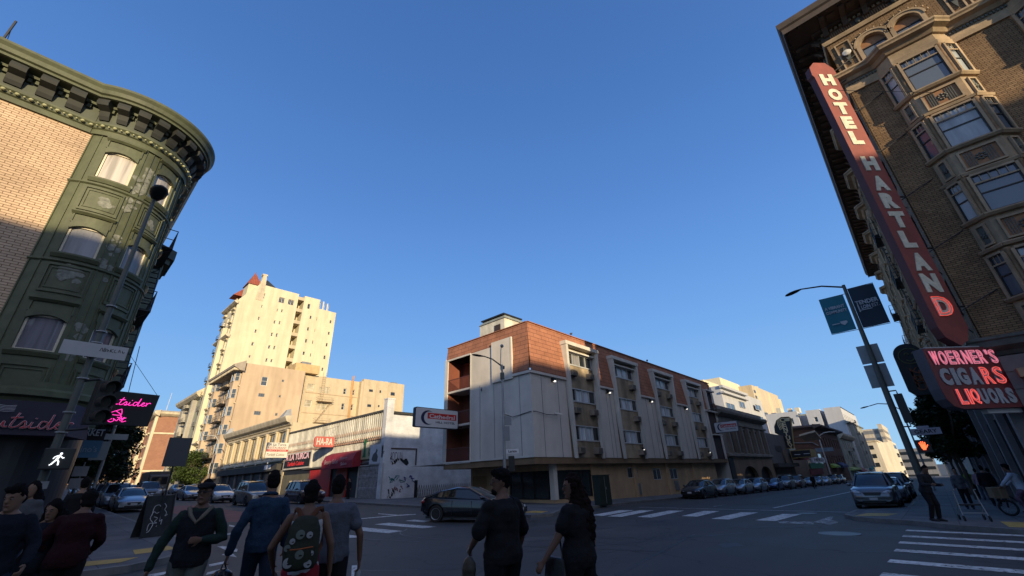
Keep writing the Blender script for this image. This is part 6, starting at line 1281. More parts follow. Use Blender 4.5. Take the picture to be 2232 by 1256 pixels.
m.quad((xq + 6, 19.5, -5), (xq + 6, y_c, -5), (xq + 6, y_c, zt - .5), (xq + 6, 19.5, zt - .5)); m.quad((xq + 6, y_c, -5), (xq + 6, y_d, -5), (xq + 6, y_d, zl_ - 1.5), (xq + 6, y_c, zl_ - 1.5)); m.quad((xq, 19.5, zt), (250, 19.5, zt), (250, y_a, zt), (xq, y_a, zt)); m.quad((xq, y_b, zt - .2), (230, y_b, zt - .2), (230, y_c, zt - .2), (xq, y_c, zt - .2))
fo = [(x, x + 1.8, z, z + 2.2) for x in range(208, 250, 5) for z in (2, 5.6, 9.2, 12.8, 17)]; fwall(m, Fg, xq, 252, -5, zt - .4, fo, .4); obj('wall', m, M_WW, B)
for o_ in fo: window(B, Fg, *o_, M_WTRIM, G_DARK, dep=.35, fr=.15)
for o_ in (wb, wc): window(B, Fq, o_[0], o_[1], o_[2], o_[3], M_WTRIM, G_DARK, dep=.4, fr=.15)
m = MB(); [m.box(xq + 1, y_d - .05, z, xq + 5.9, y_d + .05, z + .1) for z in range(5, 18, 3)]; fprof(m, Fg, 204, 252, [(0, 15.6), (1.0, 15.9), (1.4, 16.2), (0, 16.6)]); fbox(m, Fq, y_c, y_d, zl_ - 2.0, zl_ - 1.4, -.5, .3)
for x in (211, 221, 231, 241): m.prism([(x, 19.5), (x + .8, 18.3), (x + 3, 18.3), (x + 3.8, 19.5)], 0, 15.6)
obj('trim', m, mk('grey_green_trim', (.27, .28, .25)), B)
fire_escape(B, Fg, 215, 220, [5, 8.6, 12.2, 16.4], d=2)
rnd = random.Random(5); m = MB(); [m.box(xq + 3 + rnd.random() * 6, y_d + k * 3, zl_, xq + 6 + rnd.random() * 6, y_d + k * 3 + 1.6, zl_ + .8 + rnd.random() * 1.6) for k in range(9)]; obj('roof_plant', m, mk('roof_white', (.6, .56, .45)), B)
B = thing('pale_shaded_block', 'narrow pale bluish block standing between brown brick and white blocks', 'building', (176, 19.5, -3))
m = MB(); fo = [(x, x + 1.5, z, z + 2.4) for x in (178, 183, 188, 193, 198) for z in (2.2, 6.2)]; fwall(m, Fg, 174, 204.9, -5, 10.6, fo, .3); m.quad((174, 19.5, -5), (174, 45, -5), (174, 45, 10.6), (174, 19.5, 10.6)); m.quad((174, 19.5, 10.6), (204.9, 19.5, 10.6), (204.9, 45, 10.6), (174, 45, 10.6)); obj('wall', m, mk('cream_victorian', (.32, .31, .25)), B)
for o_ in fo: window(B, Fg, *o_, M_WTRIM, G_SKY, dep=.25, fr=.15)
m = MB(); fprof(m, Fg, 173, 205, [(0, 9.2), (.6, 9.4), (1.2, 10.2), (1.3, 10.8), (0, 11.2)]); obj('cornice', m, M_STONE, B)
fire_escape(B, Fg, 184, 189, [1.7, 5.6], d=1.4)
# blocks behind the north row
yq = 62.0; B = thing('concrete_tower', 'sunlit beige concrete tower with rounded corner shafts behind the motel', 'building', (120, yq, 0)); M_CONC = mk('board_marked_concrete', (.50, .42, .29), var=.08, streak=.15)
X = lambda px, py, y=yq: xz(px, py, y)
x0, z0_ = X(1637, 838); x1 = X(1693, 850)[0]; m = MB()
m.box(x0, yq, -3, x1 - 3, yq + 22, z0_ - .2); 
for k in range(3): m.cyl((x0 + 9 + k * (x1 - x0 - 12) / 2, yq + 2.0, -3), (x0 + 9 + k * (x1 - x0 - 12) / 2, yq + 2.0, z0_ - .3 - k * 1.2), 3.2, 20)
obj('shaft', m, M_CONC, B)
m = MB(); [fbox(m, Flat((0, yq), (1, 0), (0, -1)), x0 + 2, x0 + 5.5, z, z + 1.6, .0, .15) for z in (z0_ - 4.4, z0_ - 7.6, z0_ - 11, z0_ - 14.5)]; obj('window_strip', m, G_DARK, B)
xa, za = X(1562, 828); xb_, zb = X(1601, 828); xc, zc = X(1640, 836); m = MB(); m.box(xa, yq + 6, za - 8, xb_, yq + 16, za + 1.2); m.box(xb_, yq + 7, za - 8, xc, yq + 17, zc + .2); m.box(xa - 3, yq + 8, za - 9, xc, yq + 18, za - 5); obj('upper_block', m, mk('pale_cream', (.66, .58, .40), var=.04), B)  # upper blocks in a paler cream than the concrete shafts
m = MB(); m.box(xa + 2, yq + 2, -3, x0, yq + 14, X(1590, 852)[1]); obj('mid_block', m, M_CONC, B)
m = MB(); [m.box(xa + 8 + k * 1.6, yq + 1.9, X(1610, 850)[1] - 1.4, xa + 8.9 + k * 1.6, yq + 1.99, X(1610, 850)[1] - .2) for k in range(7)]; obj('louvre_strip', m, M_IRON, B)
yq = 31.0; B = thing('blue_shaded_block', 'pale blue-grey shaded block with balconies behind the arcaded building', 'building', (66, yq, 0))
x0, z0_ = X(1573, 860, yq); x1, z1_ = X(1621, 856, yq); x2, _ = X(1667, 880, yq); m = MB(); M_BG = mk('pale_grey_stucco', (.43, .44, .45), var=.05, streak=.08)
m.box(x0, yq, -3, x1, yq + 14, z1_ - .4); m.box(x1 + .05, yq + .5, -3, x2 - 1.5, yq + 14, X(1650, 868, yq)[1]); m.cyl((x2 - 2, yq + 2.3, -3), (x2 - 2, yq + 2.3, X(1650, 868, yq)[1]), 1.8, 16); obj('wall', m, M_BG, B)
for (a, b_, c, d) in ((1581, 1598, 877, 890), (1609, 1620, 874, 887), (1644, 1655, 881, 892), (1647, 1660, 906, 920), (1613, 1624, 898, 908)):
    u0, zz1 = X(a, c, yq); u1, _ = X(b_, c, yq); zz0 = X(a, d, yq)[1]; window(B, Flat((0, yq), (1, 0), (0, -1)), u0, u1, zz0, zz1, M_WTRIM, G_SKY, dep=-.08, sash='slide')
m = MB(); m.box(x0 - .5, yq - .8, z1_ - 1.0, x1, yq, z1_ - .4); m.box(x0 - .5, yq - .8, z1_ - 2.2, x1, yq, z1_ - 1.8); obj('balcony_slab', m, M_BG, B)
# end of the street: sunlit white block and striped office block
xq = 300.0; zt = at_y(1895, 968, 22).z
y_l, y_m, y_r = at_x(1884, 975, xq).y, at_x(1914, 973, xq).y, at_x(1952, 980, xq).y
B = thing('far_white_block', 'sunlit white corner block with dark windows at the end of the main street', 'building', (xq, 15, -5)); z_ = at_x(1912, 965, xq).z; M_FW = mk('far_cream_white', (.60, .54, .42), var=.04)
m = MB(); m.box(xq, y_m, -8, xq + 30, y_l + 8, z_ + .6); m.extr([(xq, y_m, -8), (xq + 3, y_m - 6, -8), (xq + 34, y_m - 6, -8), (xq + 34, y_m, -8)], (0, 0, z_ + 8)); obj('wall', m, M_FW, B)
m = MB(); [m.box(xq - .1, y_m + 2 + k * 4.2, z_ - 3.2 - j * 4.2, xq, y_m + 3.8 + k * 4.2, z_ - 1.2 - j * 4.2) for k in range(3) for j in range(4)]; [m.box(xq + 5 + k * 4, y_m - 6.1, z_ - 3.2 - j * 4.2, xq + 7 + k * 4, y_m - 6, z_ - 1.2 - j * 4.2) for k in range(6) for j in range(4)]; obj('windows', m, G_DARK, B)
m = MB(); m.box(xq - .6, y_m - .6, z_ + .6, xq + 31, y_l + 8.6, z_ + 1.2); obj('cornice', m, M_STONE, B)
xq = 520.0; a_ = at_x(1873, 940, xq); b2 = at_x(1950, 934, xq); c_ = at_x(1915, 935, xq)
B = thing('striped_office_block', 'sunlit beige office block with horizontal window bands, farthest building', 'building', (xq, c_.y, -5)); m = MB(); zt = c_.z
m.box(xq, c_.y - 2, -12, xq + 60, a_.y, a_.z + 1); m.box(xq - 2, b2.y + 8, -12, xq + 70, c_.y, zt + 4); obj('wall', m, mk('office_beige', (.56, .48, .36)), B)
m = MB(); [m.box(xq - 2.2, b2.y + 8.4, zt - 3 - 6.2 * j, xq - 2, c_.y - .6, zt - .6 - 6.2 * j) for j in range(9)]; [m.box(xq - 2, b2.y + 7.8, zt - 3 - 6.2 * j, xq + 60, b2.y + 8, zt - .6 - 6.2 * j) for j in range(9)]; obj('window_bands', m, mk('office_window_band', (.25, .23, .2)), B)
m = MB(); [m.box(xq - .2, c_.y + 1, zt - 4 - 6.2 * j, xq, a_.y - 1, zt - 1 - 6.2 * j) for j in range(9)]; obj('grey_bands', m, mk('office_grey_band', (.2, .2, .2)), B)  # plain grey window bands on the set-back part
B = thing('far_grey_block', 'grey shaded block far behind the lamp post at the street end', 'building', (430, -20, -6)); p = at_x(1985, 978, 430.); q = at_x(1945, 979, 430.); m = MB(); m.box(430, p.y - 10, -10, 470, q.y, p.z); obj('wall', m, mk('far_grey', (.22, .22, .23)), B)
m = MB(); [m.box(429.8, p.y - 9, p.z - 4 - 5 * j, 430, q.y - 1, p.z - 2 - 5 * j) for j in range(6)]; obj('window_bands', m, G_DARK, B)
# shop awnings and signs down the main street
def shop_patch(name, cat, label, px0, px1, pz0, pz1, mat, d=.5, sl=0.0):
    a = fx(px0, (pz0 + pz1) / 2); b_ = fx(px1, (pz0 + pz1) / 2); z0_ = fx(px0, pz1)[1]; z1_ = fx(px0, pz0)[1]
    o = thing(name, label, cat, (a[0], 19.4, z0_)); m = MB(); fprof(m, Fg, a[0], b_[0], [(.02, z0_), (d, z0_), (d, z0_ + (z1_ - z0_) * (.35 if sl else .98)), (.02, z1_)]); obj('canopy' if cat == 'awning' else 'board', m, mat, o); return o, a[0], b_[0], z0_, z1_
shop_patch('awning', 'awning', 'dull red curved awning just past the theatre marquee', 1727, 1748, 989, 1003, mk('dull_red_canvas', (.22, .05, .05)), 1.2, 1)
o, x0, x1, z0_, z1_ = shop_patch('shop_sign', 'sign', 'white shop sign with black lettering above green shopfront', 1768, 1795, 997, 1009, mk('poster_white', (.55, .56, .58)), .25)
m = text_mb('HERO', Fg.p(x0 + 2, .26, z0_ + .3), (1, 0, 0), Z1, (x1 - x0) * .75, (z1_ - z0_) * .55, .02, bold=.03); obj('lettering', m, M_BLK, o)
shop_patch('shop_sign', 'sign', 'green painted shop fascia under the white lettered sign', 1765, 1793, 1010, 1022, mk('shop_green', (.03, .14, .08)), .2)
shop_patch('shop_sign', 'sign', 'maroon shop board below the green painted fascia', 1765, 1793, 1023, 1036, mk('shop_maroon', (.11, .015, .02)), .22)
shop_patch('awning', 'awning', 'lime green awning beside the green painted shopfront', 1810, 1822, 1011, 1020, mk('lime_canvas', (.22, .33, .06)), 1.0, 1)
shop_patch('awning', 'awning', 'navy awning under the pale shaded block', 1826, 1838, 1008, 1020, mk('navy_canvas', (.03, .04, .12)), 1.2, 1)
shop_patch('awning', 'awning', 'pale green awning farthest along the main street', 1852, 1868, 1018, 1026, mk('pale_green_canvas', (.30, .38, .14)), 1.3, 1)
shop_patch('awning', 'awning', 'red awning next to the farthest pale green awning', 1869, 1880, 1020, 1030, mk('dull_red_canvas', (.22, .05, .05)), 1.3, 1)
shop_patch('shop_sign', 'sign', 'small teal sign near the far end of the shops', 1893, 1900, 1016, 1024, mk('teal_sign', (.02, .25, .27)), 1.0)
# south side continuing past the brick hotel
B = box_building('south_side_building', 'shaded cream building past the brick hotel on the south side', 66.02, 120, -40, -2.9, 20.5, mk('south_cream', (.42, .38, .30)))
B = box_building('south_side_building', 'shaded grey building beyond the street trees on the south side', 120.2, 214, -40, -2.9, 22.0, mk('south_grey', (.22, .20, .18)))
B = thing('south_striped_block', 'sunlit block with striped windows glimpsed under the hotel trees', 'building', (230, -2.8, -4)); p = at_x(2050, 958, 225.); q = at_x(2075, 1003, 225.); m = MB(); m.box(225, q.y - 6, -8, 260, -2.8, p.z + 10); obj('wall', m, mk('far_cream_white', (.60, .54, .42)), B)
m = MB(); [m.box(224.8, q.y - 6, p.z - 4 - 2.2 * j + 4, 225, -3, p.z + .9 - 2.2 * j - .9) for j in range(5)]; obj('window_bands', m, G_DARK, B)
# ================================================================== street furniture
M_POLEG = mk('grey_green_pole', (.085, .095, .08), rough=.5, var=.2); M_GALV = mk('galvanised_pole', (.30, .31, .31), rough=.45, metal=.4, var=.12); M_SBACK = mk('sign_back_aluminium', (.22, .24, .25), rough=.5, metal=.3, var=.15)
M_SIG = mk('signal_black', (.02, .022, .022), rough=.45)
def luminaire(parent, tip, root, w=.3, h=.14):
    tip, root = V(tip), V(root); d = tip - root; m = MB(); secs = []
    side = d.cross(V((0, 0, 1))).normalized(); upv = side.cross(d).normalized()
    for t, k in ((0, .3), (.12, .55), (.35, .9), (.65, 1), (.88, .75), (1, .25)): secs.append((root + d * t, side * w / 2 * k, upv * h / 2 * k))
    m.loft(secs, 14); o = obj('lamp_head', m, M_SIG, parent, smooth=True); return o
def signal_head(parent, P, right, fwd, h=1.0, n=3, lit=None):
    """three section signal; fwd = the way its lenses face"""
    r, f = V(right).normalized(), V(fwd).normalized(); P = V(P); w = .17; m = MB()
    m.hexa([P - r * w, P + r * w, P + r * w + f * .22, P - r * w + f * .22] + [q + V((0, 0, h)) for q in (P - r * w, P + r * w, P + r * w + f * .22, P - r * w + f * .22)])
    o = obj('signal_head', m, M_SIG, parent, bevel=.02)
    for k in range(n):
        c = P + f * .22 + V((0, 0, h * (k + .5) / n)); v = MB(); a = []
        N_ = 14; vs = []
        for t in range(N_ + 1):
            an = math.pi * (1.25 - 1.5 * t / N_); q = c + r * (.14 * math.cos(an)) + V((0, 0, .14 * math.sin(an)))
            L = .24 - .1 * (t in (0, N_)); vs += [q, q + f * L, q + f * L + (q - c).normalized() * .012, q + (q - c).normalized() * .012]
        fs = []
        for t in range(N_):
            for j in range(4): fs.append((t * 4 + j, t * 4 + (j + 1) % 4, t * 4 + 4 + (j + 1) % 4, t * 4 + 4 + j))
        v.add(vs, fs); obj('visor', v, M_SIG, o)
        l = MB(); vs = [c + f * .005 + r * (.12 * math.cos(q * .524)) + V((0, 0, .12 * math.sin(q * .524))) for q in range(12)]; l.add(vs, [tuple(range(12))]); obj('lens', l, glow('lit_signal_red', (1, .08, .05), 2) if lit == k else mk('dark_lens', (.03, .03, .02), rough=.2), o)
    return o
def plate(parent, name, P, right, w, h, mat, th=.01, bev=0.0, up=(0, 0, 1)):
    r = V(right).normalized(); u = V(up); n = r.cross(u); P = V(P); m = MB(); m.hexa([P, P + r * w, P + r * w + n * th, P + n * th, P + u * h, P + r * w + u * h, P + r * w + u * h + n * th, P + u * h + n * th]); return obj(name, m, mat, parent, bevel=bev)
# north-west corner pole
px_, py_ = .2, 14.5; g0 = gz(px_, py_) + .13
L = thing('street_light', 'thick grey green lamp post with walk signal in front of the green building', 'street light', (px_, py_, g0))
m = MB(); m.tube([(px_, py_, g0), (px_, py_, g0 + .35), (px_, py_, g0 + .36), (px_, py_, 4.4), (px_, py_, 9.6)], [.15, .14, .09, .072, .045], 14); obj('pole', m, M_POLEG, L, smooth=True)
luminaire(L, (px_ + .05, py_ - .55, 9.78), (px_ + .02, py_ + .1, 9.6), .44, .24)
m = MB(); m.tube([(px_, py_, g0), (px_, py_, g0 + .3)], .2, 12); obj('base', m, M_POLEG, L)
for z in (2.95, 3.4, 4.2, 4.75, 5.1, 5.4, 6.1): m = MB(); m.cyl((px_, py_, z), (px_, py_, z + .03), .112, 12); obj('steel_band', m, M_GALV, L)
signal_head(L, (.62, 14.25, 3.12), (1, -.1, 0), (.35, -1, 0), h=1.02)
m = MB(); m.tube([(px_, py_, 4.15), (.5, 14.3, 4.2), (.62, 14.25, 4.1)], .03, 6); m.tube([(px_, py_, 3.0), (.62, 14.3, 3.05)], .03, 6); obj('bracket', m, M_SIG, L)
nm = plate(L, 'name_plate', (-.38, 14.33, 4.72), (1, 0, 0), 1.2, .34, mk('sign_back_pale', (.42, .43, .42), rough=.5, var=.12))
m = strokes([[(0, .2), (.06, .8), (.12, .2)], [(.15, .2), (.16, .8), (.24, .6), (.17, .5), (.25, .3), (.16, .2)], [(.3, .7), (.28, .5), (.36, .5), (.3, .25)], [(.42, .8), (.42, .2)], [(.52, .8), (.43, .5), (.54, .2)], [(.6, .75), (.58, .3), (.68, .25)], [(.75, .3), (.78, .8), (.84, .3)], [(.9, .7), (.95, .3), (1, .5)]], (.3, 14.318, 4.86), (1, 0, 0), (0, 0, 1), .46, .14, .006); obj('graffiti', m, M_BLK, nm)
m = MB(); m.box(.05, 14.12, 2.16, .55, 14.42, 2.6); ph = obj('walk_signal', m, M_SIG, L, bevel=.02)
def walker(mb, P, r, u, s):
    P, r, u = V(P), V(r), V(u); q = lambda x, y: P + r * x * s + u * y * s
    mb.ball(q(.60, .90), .075 * s * 1.1, 8)
    for a, b_, w in (((.56, .78), (.44, .45), .085), ((.44, .45), (.22, .08), .055), ((.46, .47), (.60, .28), .055), ((.60, .28), (.62, .02), .05), ((.58, .74), (.78, .55), .04), ((.52, .76), (.30, .66), .04), ((.30, .66), (.22, .5), .035), ((.22, .08), (.12, .02), .035), ((.78, .55), (.86, .6), .03)): mb.tube([q(*a), q(*b_)], w * s, 6)
m = MB(); walker(m, (.17, 14.10, 2.24), (1, 0, 0), (0, 0, 1), .27); obj('walking_figure', m, glow('walk_white', (.9, .95, 1.0), 1.6), ph, smooth='all')
plate(L, 'sticker', (.06, 14.34, 1.78), (1, 0, 0), .26, .15, M_SBACK); plate(L, 'flyer', (.0, 14.34, 1.25), (1, 0, 0), .26, .34, mk('pale_blue_flyer', (.20, .26, .30), var=.4, scale=8))
# sign posts on the north-west pavement
p = (3.35, 19.5); g1 = gz(*p) + .13; L = thing('sign_post', 'leaning black sign post with blank dark board beside the chalkboard', 'sign post', (*p, g1))
m = MB(); m.tube([(p[0], p[1], g1), (p[0] - .02, p[1], 3.5)], .03, 8); obj('post', m, M_IRON, L); plate(L, 'board', (p[0] - .35, p[1] - .05, 2.42), (1, 0, 0), .68, .95, mk('dark_sign_back', (.05, .055, .06), rough=.5))
p = (1.95, 26.0); g1 = gz(*p) + .13; L = thing('sign_post', 'grey sign post with white street name plates beyond the walk signal', 'sign post', (*p, g1))
m = MB(); m.tube([(*p, g1), (*p, 4.7)], .06, 8); obj('post', m, M_GALV, L); plate(L, 'name_plate', (1.35, 25.9, 3.78), (1, 0, 0), 1.15, .24, mk('plate_white', (.36, .37, .36))); plate(L, 'back_plate', (1.45, 25.9, 2.95), (1, 0, 0), .55, .75, M_SBACK)
p = (1.55, 28.5); g1 = gz(*p) + .13; L = thing('parking_sign', 'thin post with two small parking plates behind the street name plates', 'sign post', (*p, g1))
m = MB(); m.tube([(*p, g1), (*p, 3.0)], .03, 6); obj('post', m, M_GALV, L); [plate(L, 'plate', (p[0] - .3, p[1] - .05, z), (1, 0, 0), .5, .42, mk('plate_dirty', (.3, .29, .28))) for z in (1.9, 2.4)]
# corner market blade sign
s_ = thing('market_sign', 'blue and black MARKET sign hanging behind the lamp post on the left', 'sign', (.9, 24.5, 3)); m = MB(); a = at_y(160, 935, 24.5); b_ = at_y(212, 998, 24.5); mz = a.z - (a.z - b_.z) * .38
m.box(a.x, 24.45, mz, b_.x, 24.6, a.z); obj('panel', m, M_BLK, s_); m = MB(); m.box(a.x, 24.45, b_.z, b_.x, 24.6, mz - .01); obj('blue_panel', m, mk('sign_blue', (.10, .20, .30)), s_)
m = text_mb('MARKET', (a.x + .05, 24.44, mz + .16), (1, 0, 0), Z1, b_.x - a.x - .1, .26, .01, bold=.02); obj('lettering', m, mk('sign_white', (.5, .5, .5)), s_); m = text_mb("nino's", (a.x + .3, 24.44, mz - .45), (1, 0, 0), Z1, .6, .22, .01); obj('lettering', m, mk('sign_pale_blue', (.3, .4, .48)), s_)
# pink neon blade sign
s_ = thing('neon_bar_sign', 'black blade sign with pink neon script and cocktail glass hung from cables', 'sign', (1.2, 22.6, 4)); yb = 22.6; a = at_y(235, 858, yb); b_ = at_y(347, 862, yb); c_ = at_y(330, 930, yb)
x0, x1, z0, z1 = .98, b_.x, c_.z, b_.z
m = MB(); m.extr([(x0, yb, z0 + .02), (x1 - .05, yb, z0), (x1 + .03, yb, z1), (x0, yb, z1 + .05)], (0, .16, 0)); obj('cabinet', m, M_BLK, s_)
m = MB(); m.tube([(x1 - .05, yb + .08, z1), (1.05, yb + .08, 7.2)], .008, 4); m.tube([(1.75, yb + .08, z1), (1.6, yb + .08, 7.2)], .012, 4); m.tube([(x0, yb + .08, z0 - .1), (x1, yb + .08, z0 - .1)], .012, 4); obj('cable', m, M_IRON, s_)
PKN = glow('magenta_neon', (1, .04, .42), 1.5)
m = strokes(OUT, (x0 + .08, yb - .025, z0 + (z1 - z0) * .60), (1, 0, 0), (.10, 0, 1), (x1 - x0) * .84, .30, .012); obj('neon_script', m, PKN, s_, smooth='all')
GL = [[(.55, 1.0), (.05, .62), (.62, .55), (.55, 1.0)], [(.3, .85), (.62, .6)], [(.62, .55), (.66, .45), (.6, .3)], [(.3, .25), (.15, .1), (.3, 0), (.42, .12), (.35, .28), (.55, .1), (.6, .25), (.75, .1)], [(.7, .45), (.75, .2), (.85, .4), (.8, .05), (1.0, .12)], [(.5, .38), (.7, .3), (.95, .35)]]
m = strokes(GL, (x0 + .35, yb - .025, z0 + .1), (1, 0, 0), (.1, 0, 1), .62, .5, .011); obj('neon_glass', m, PKN, s_, smooth='all')
# chalkboard
p = at_g(325, 1170, .13); L = thing('chalkboard', 'leaning pavement chalkboard with white chalk scribbles on the corner', 'chalkboard', (p.x, p.y, p.z)); gA = p.z
r = V((.95, .3, 0)).normalized(); n = V((.3, -.95, 0)).normalized(); 
for s_i, nm in ((1, 'front_board'), (-1, 'rear_board')):
    m = MB(); b0 = p + n * .28 * s_i; t0 = p + V((0, 0, 1.22)) + n * .03 * s_i; dn = n * .02 * s_i
    m.hexa([b0 - r * .4, b0 + r * .4, b0 + r * .4 + dn, b0 - r * .4 + dn, t0 - r * .4, t0 + r * .4, t0 + r * .4 + dn, t0 - r * .4 + dn]); bo = obj(nm, m, mk('chalkboard_black', (.02, .022, .022), var=.5, scale=4), L)
    if s_i == 1:
        up = (t0 - b0).normalized(); m = strokes([[(.25, .55), (.3, .8), (.5, .85), (.6, .7), (.45, .6), (.3, .65), (.2, .45), (.35, .3), (.25, .1), (.15, .05)], [(.35, .5), (.5, .45), (.4, .35), (.55, .3), (.5, .2)], [(.7, .9), (.8, .8), (.75, .7), (.85, .6), (.8, .5), (.9, .55)], [(.15, .1), (.2, .3), (.5, .3)], [(.6, .5), (.62, .35), (.7, .4), (.68, .25)]], b0 - r * .36 + dn * 1.6 + up * .1, r, up, .7, 1.0, .010); obj('chalk_drawing', m, mk('chalk', (.45, .45, .45)), bo)
m = MB()
for sx in (-.42, .40): m.hexa([p + n * .3 + r * sx, p + n * .3 + r * (sx + .03), p + n * .34 + r * (sx + .03), p + n * .34 + r * sx] + [q + V((0, 0, 1.26)) - n * .27 for q in (p + n * .3 + r * sx, p + n * .3 + r * (sx + .03), p + n * .34 + r * (sx + .03), p + n * .34 + r * sx)])
obj('frame', m, M_BLK, L)
# north-east pole
p = (18.05, 17.55); g1 = gz(*p) + .13; L = thing('street_light', 'thin galvanised lamp post with camera mast in front of the motel corner', 'street light', (*p, g1))
m = MB(); m.tube([(*p, g1), (*p, 8.0)], [.1, .065], 12); m.tube([(p[0] + .02, p[1], 7.4), (p[0] - .08, p[1] + .05, 7.75), (p[0] - .05, p[1] + .02, 8.9), (p[0] - .02, p[1], 9.15)], .025, 6); m.ball((p[0] + .02, p[1] - .02, 9.2), (.13, .1, .12), 8); obj('pole', m, M_GALV, L, smooth=True)
m = MB(); m.tube([(p[0], p[1], 7.9), (p[0] - .5, p[1] + .35, 8.35), (p[0] - .95, p[1] + .65, 8.52)], [.045, .04, .035], 8); obj('arm', m, M_POLEG, L); luminaire(L, (p[0] - 1.55, p[1] + 1.05, 8.6), (p[0] - .9, p[1] + .62, 8.5), .3, .12)
m = MB(); m.cyl((p[0], p[1], 7.1), (p[0], p[1], 7.5), .13, 10); m.cyl((p[0] + .16, p[1], 7.75), (p[0] + .16, p[1], 7.95), .05, 8); obj('equipment', m, M_POLEG, L)
plate(L, 'back_plate', (p[0] + .02, p[1] - .05, 4.42), (.8, -.6, 0), .42, .48, M_SBACK); plate(L, 'back_plate', (p[0] - .1, p[1] - .1, 3.55), (.8, -.6, 0), .34, .8, M_SBACK)
nm = plate(L, 'name_plate', (p[0] + .08, p[1] - .08, 2.88), (.75, -.66, 0), .72, .24, mk('plate_bright', (.6, .6, .6)))
r = V((.75, -.66, 0)).normalized(); m = text_mb('Larkin', V((p[0] + .08, p[1] - .08, 2.93)) + r * .12 + r.cross(V((0, 0, 1))) * .012, r, Z1, .48, .13, .004, bold=.02); obj('lettering', m, M_BLK, nm)
signal_head(L, (p[0] + .28, p[1] - .28, 1.95), (.75, -.66, 0), (.9, .9, 0), h=.8)
# south-east pole with banners
p = (25.0, .57); g1 = gz(*p) + .13; L = thing('street_light', 'grey green lamp post carrying two Tenderloin banners on the right', 'street light', (*p, g1))
m = MB(); m.tube([(*p, g1), (p[0], p[1], 4), (p[0], p[1] - .04, 9.72)], [.14, .12, .07], 12); obj('pole', m, M_POLEG, L, smooth=True)
m = MB(); m.tube([(p[0], p[1], 9.62), (p[0], p[1] + .8, 9.95), (p[0], p[1] + 1.7, 10.08)], [.045, .04, .035], 8); obj('arm', m, M_IRON, L, smooth=True); luminaire(L, (p[0], p[1] + 2.45, 9.93), (p[0], p[1] + 1.65, 10.08), .36, .14)
def banner(y0, y1, z0, z1, mat, label):
    b = thing('banner', label, 'banner', (p[0] - .05, y0, z0), 'banners on the lamp post at the crossing'); m = MB(); n = 10; vs = []
    for i in range(n + 1):
        for j in range(n + 1): t = i / n; k = j / n; vs.append((p[0] - .05 + .035 * math.sin(t * 5 + k * 3), y0 + (y1 - y0) * t, z0 + (z1 - z0) * k))
    m.add(vs, [(i * (n + 1) + j, (i + 1) * (n + 1) + j, (i + 1) * (n + 1) + j + 1, i * (n + 1) + j + 1) for i in range(n) for j in range(n)]); obj('cloth', m, mat, b, smooth=True)
    m = MB(); [m.tube([(p[0], p[1], z), (p[0] - .02, y1 if abs(y1 - p[1]) > abs(y0 - p[1]) else y0, z)], .015, 5) for z in (z0 - .02, z1 + .02)]; obj('rod', m, M_IRON, b); return b
M_TEAL = mk('teal_banner_cloth', (.015, .15, .20), rough=.7, var=.06, streak=0); M_NAVY = mk('dark_navy_banner_cloth', (.012, .028, .045), rough=.7, var=.06, streak=0); M_BT = mk('banner_grey_print', (.42, .45, .48))
b = banner(p[1] + 1.12, p[1] + .12, 7.45, 9.25, M_TEAL, 'teal banner reading A VIBRANT COMMUNITY left of the lamp post')
xb = p[0] - .10
m = text_mb('A VIBRANT', (xb, p[1] + 1.02, 8.62), (0, -1, 0), Z1, .80, .15, .004, bold=.03); m = text_mb('COMMUNITY', (xb, p[1] + 1.02, 8.40), (0, -1, 0), Z1, .84, .15, .004, bold=.03, mb=m); obj('lettering', m, M_BT, b)
m = MB(); m.extr([(xb, p[1] + .62, 7.95), (xb, p[1] + .36, 7.95), (xb, p[1] + .33, 7.86), (xb, p[1] + .48, 7.74), (xb, p[1] + .60, 7.84)], (-.004, 0, 0)); m.box(xb - .004, p[1] + .65, 7.85, xb, p[1] + .95, 7.89); obj('emblem', m, M_BT, b)
b = banner(p[1] - .12, p[1] - 1.12, 7.45, 9.45, M_NAVY, 'dark navy banner reading TENDERLOIN right of the lamp post')
m = text_mb('TENDER', (xb, p[1] - .2, 8.55), (0, -1, 0), Z1, .86, .20, .004, bold=.03); m = text_mb('LOIN', (xb, p[1] - .36, 8.32), (0, -1, 0), Z1, .34, .18, .004, bold=.03, mb=m); m = text_mb('EST.', (xb, p[1] - .76, 8.32), (0, -1, 0), Z1, .28, .17, .004, mb=m); m.box(xb - .004, p[1] - .29, 8.2, xb, p[1] - .24, 8.55); m.box(xb - .004, p[1] - .74, 8.26, xb, p[1] - .24, 8.29); obj('lettering', m, M_BT, b)
for z0_, z1_, off in ((5.82, 6.68, .42), (4.72, 5.76, .42)): plate(L, 'sign_back', (p[0] + .16, p[1] + off, z0_), (0, -1, 0), .80, z1_ - z0_, M_SBACK, bev=.004)
m = MB(); m.box(p[0] - .1, p[1] - .5, 3.15, p[0] + .16, p[1] - .2, 4.35); sh = obj('signal_head', m, M_SIG, L, bevel=.02)
for k in range(3): m = MB(); m.cyl((p[0] + .16, p[1] - .35, 3.35 + .4 * k), (p[0] + .45, p[1] - .35, 3.33 + .4 * k), .14, 12); obj('visor', m, M_SIG, sh)
m = MB(); m.tube([(p[0], p[1], 4.5), (p[0], p[1] - .35, 4.5), (p[0], p[1] - .35, 4.35)], .03, 6); m.tube([(p[0], p[1], 3.0), (p[0], p[1] - .35, 3.0), (p[0], p[1] - .35, 3.15)], .03, 6); obj('bracket', m, M_SIG, L)
nm = plate(L, 'name_plate', (p[0] - .12, p[1] - .28, 2.62), (0, -1, 0), .92, .26, mk('plate_lilac', (.34, .33, .38)))
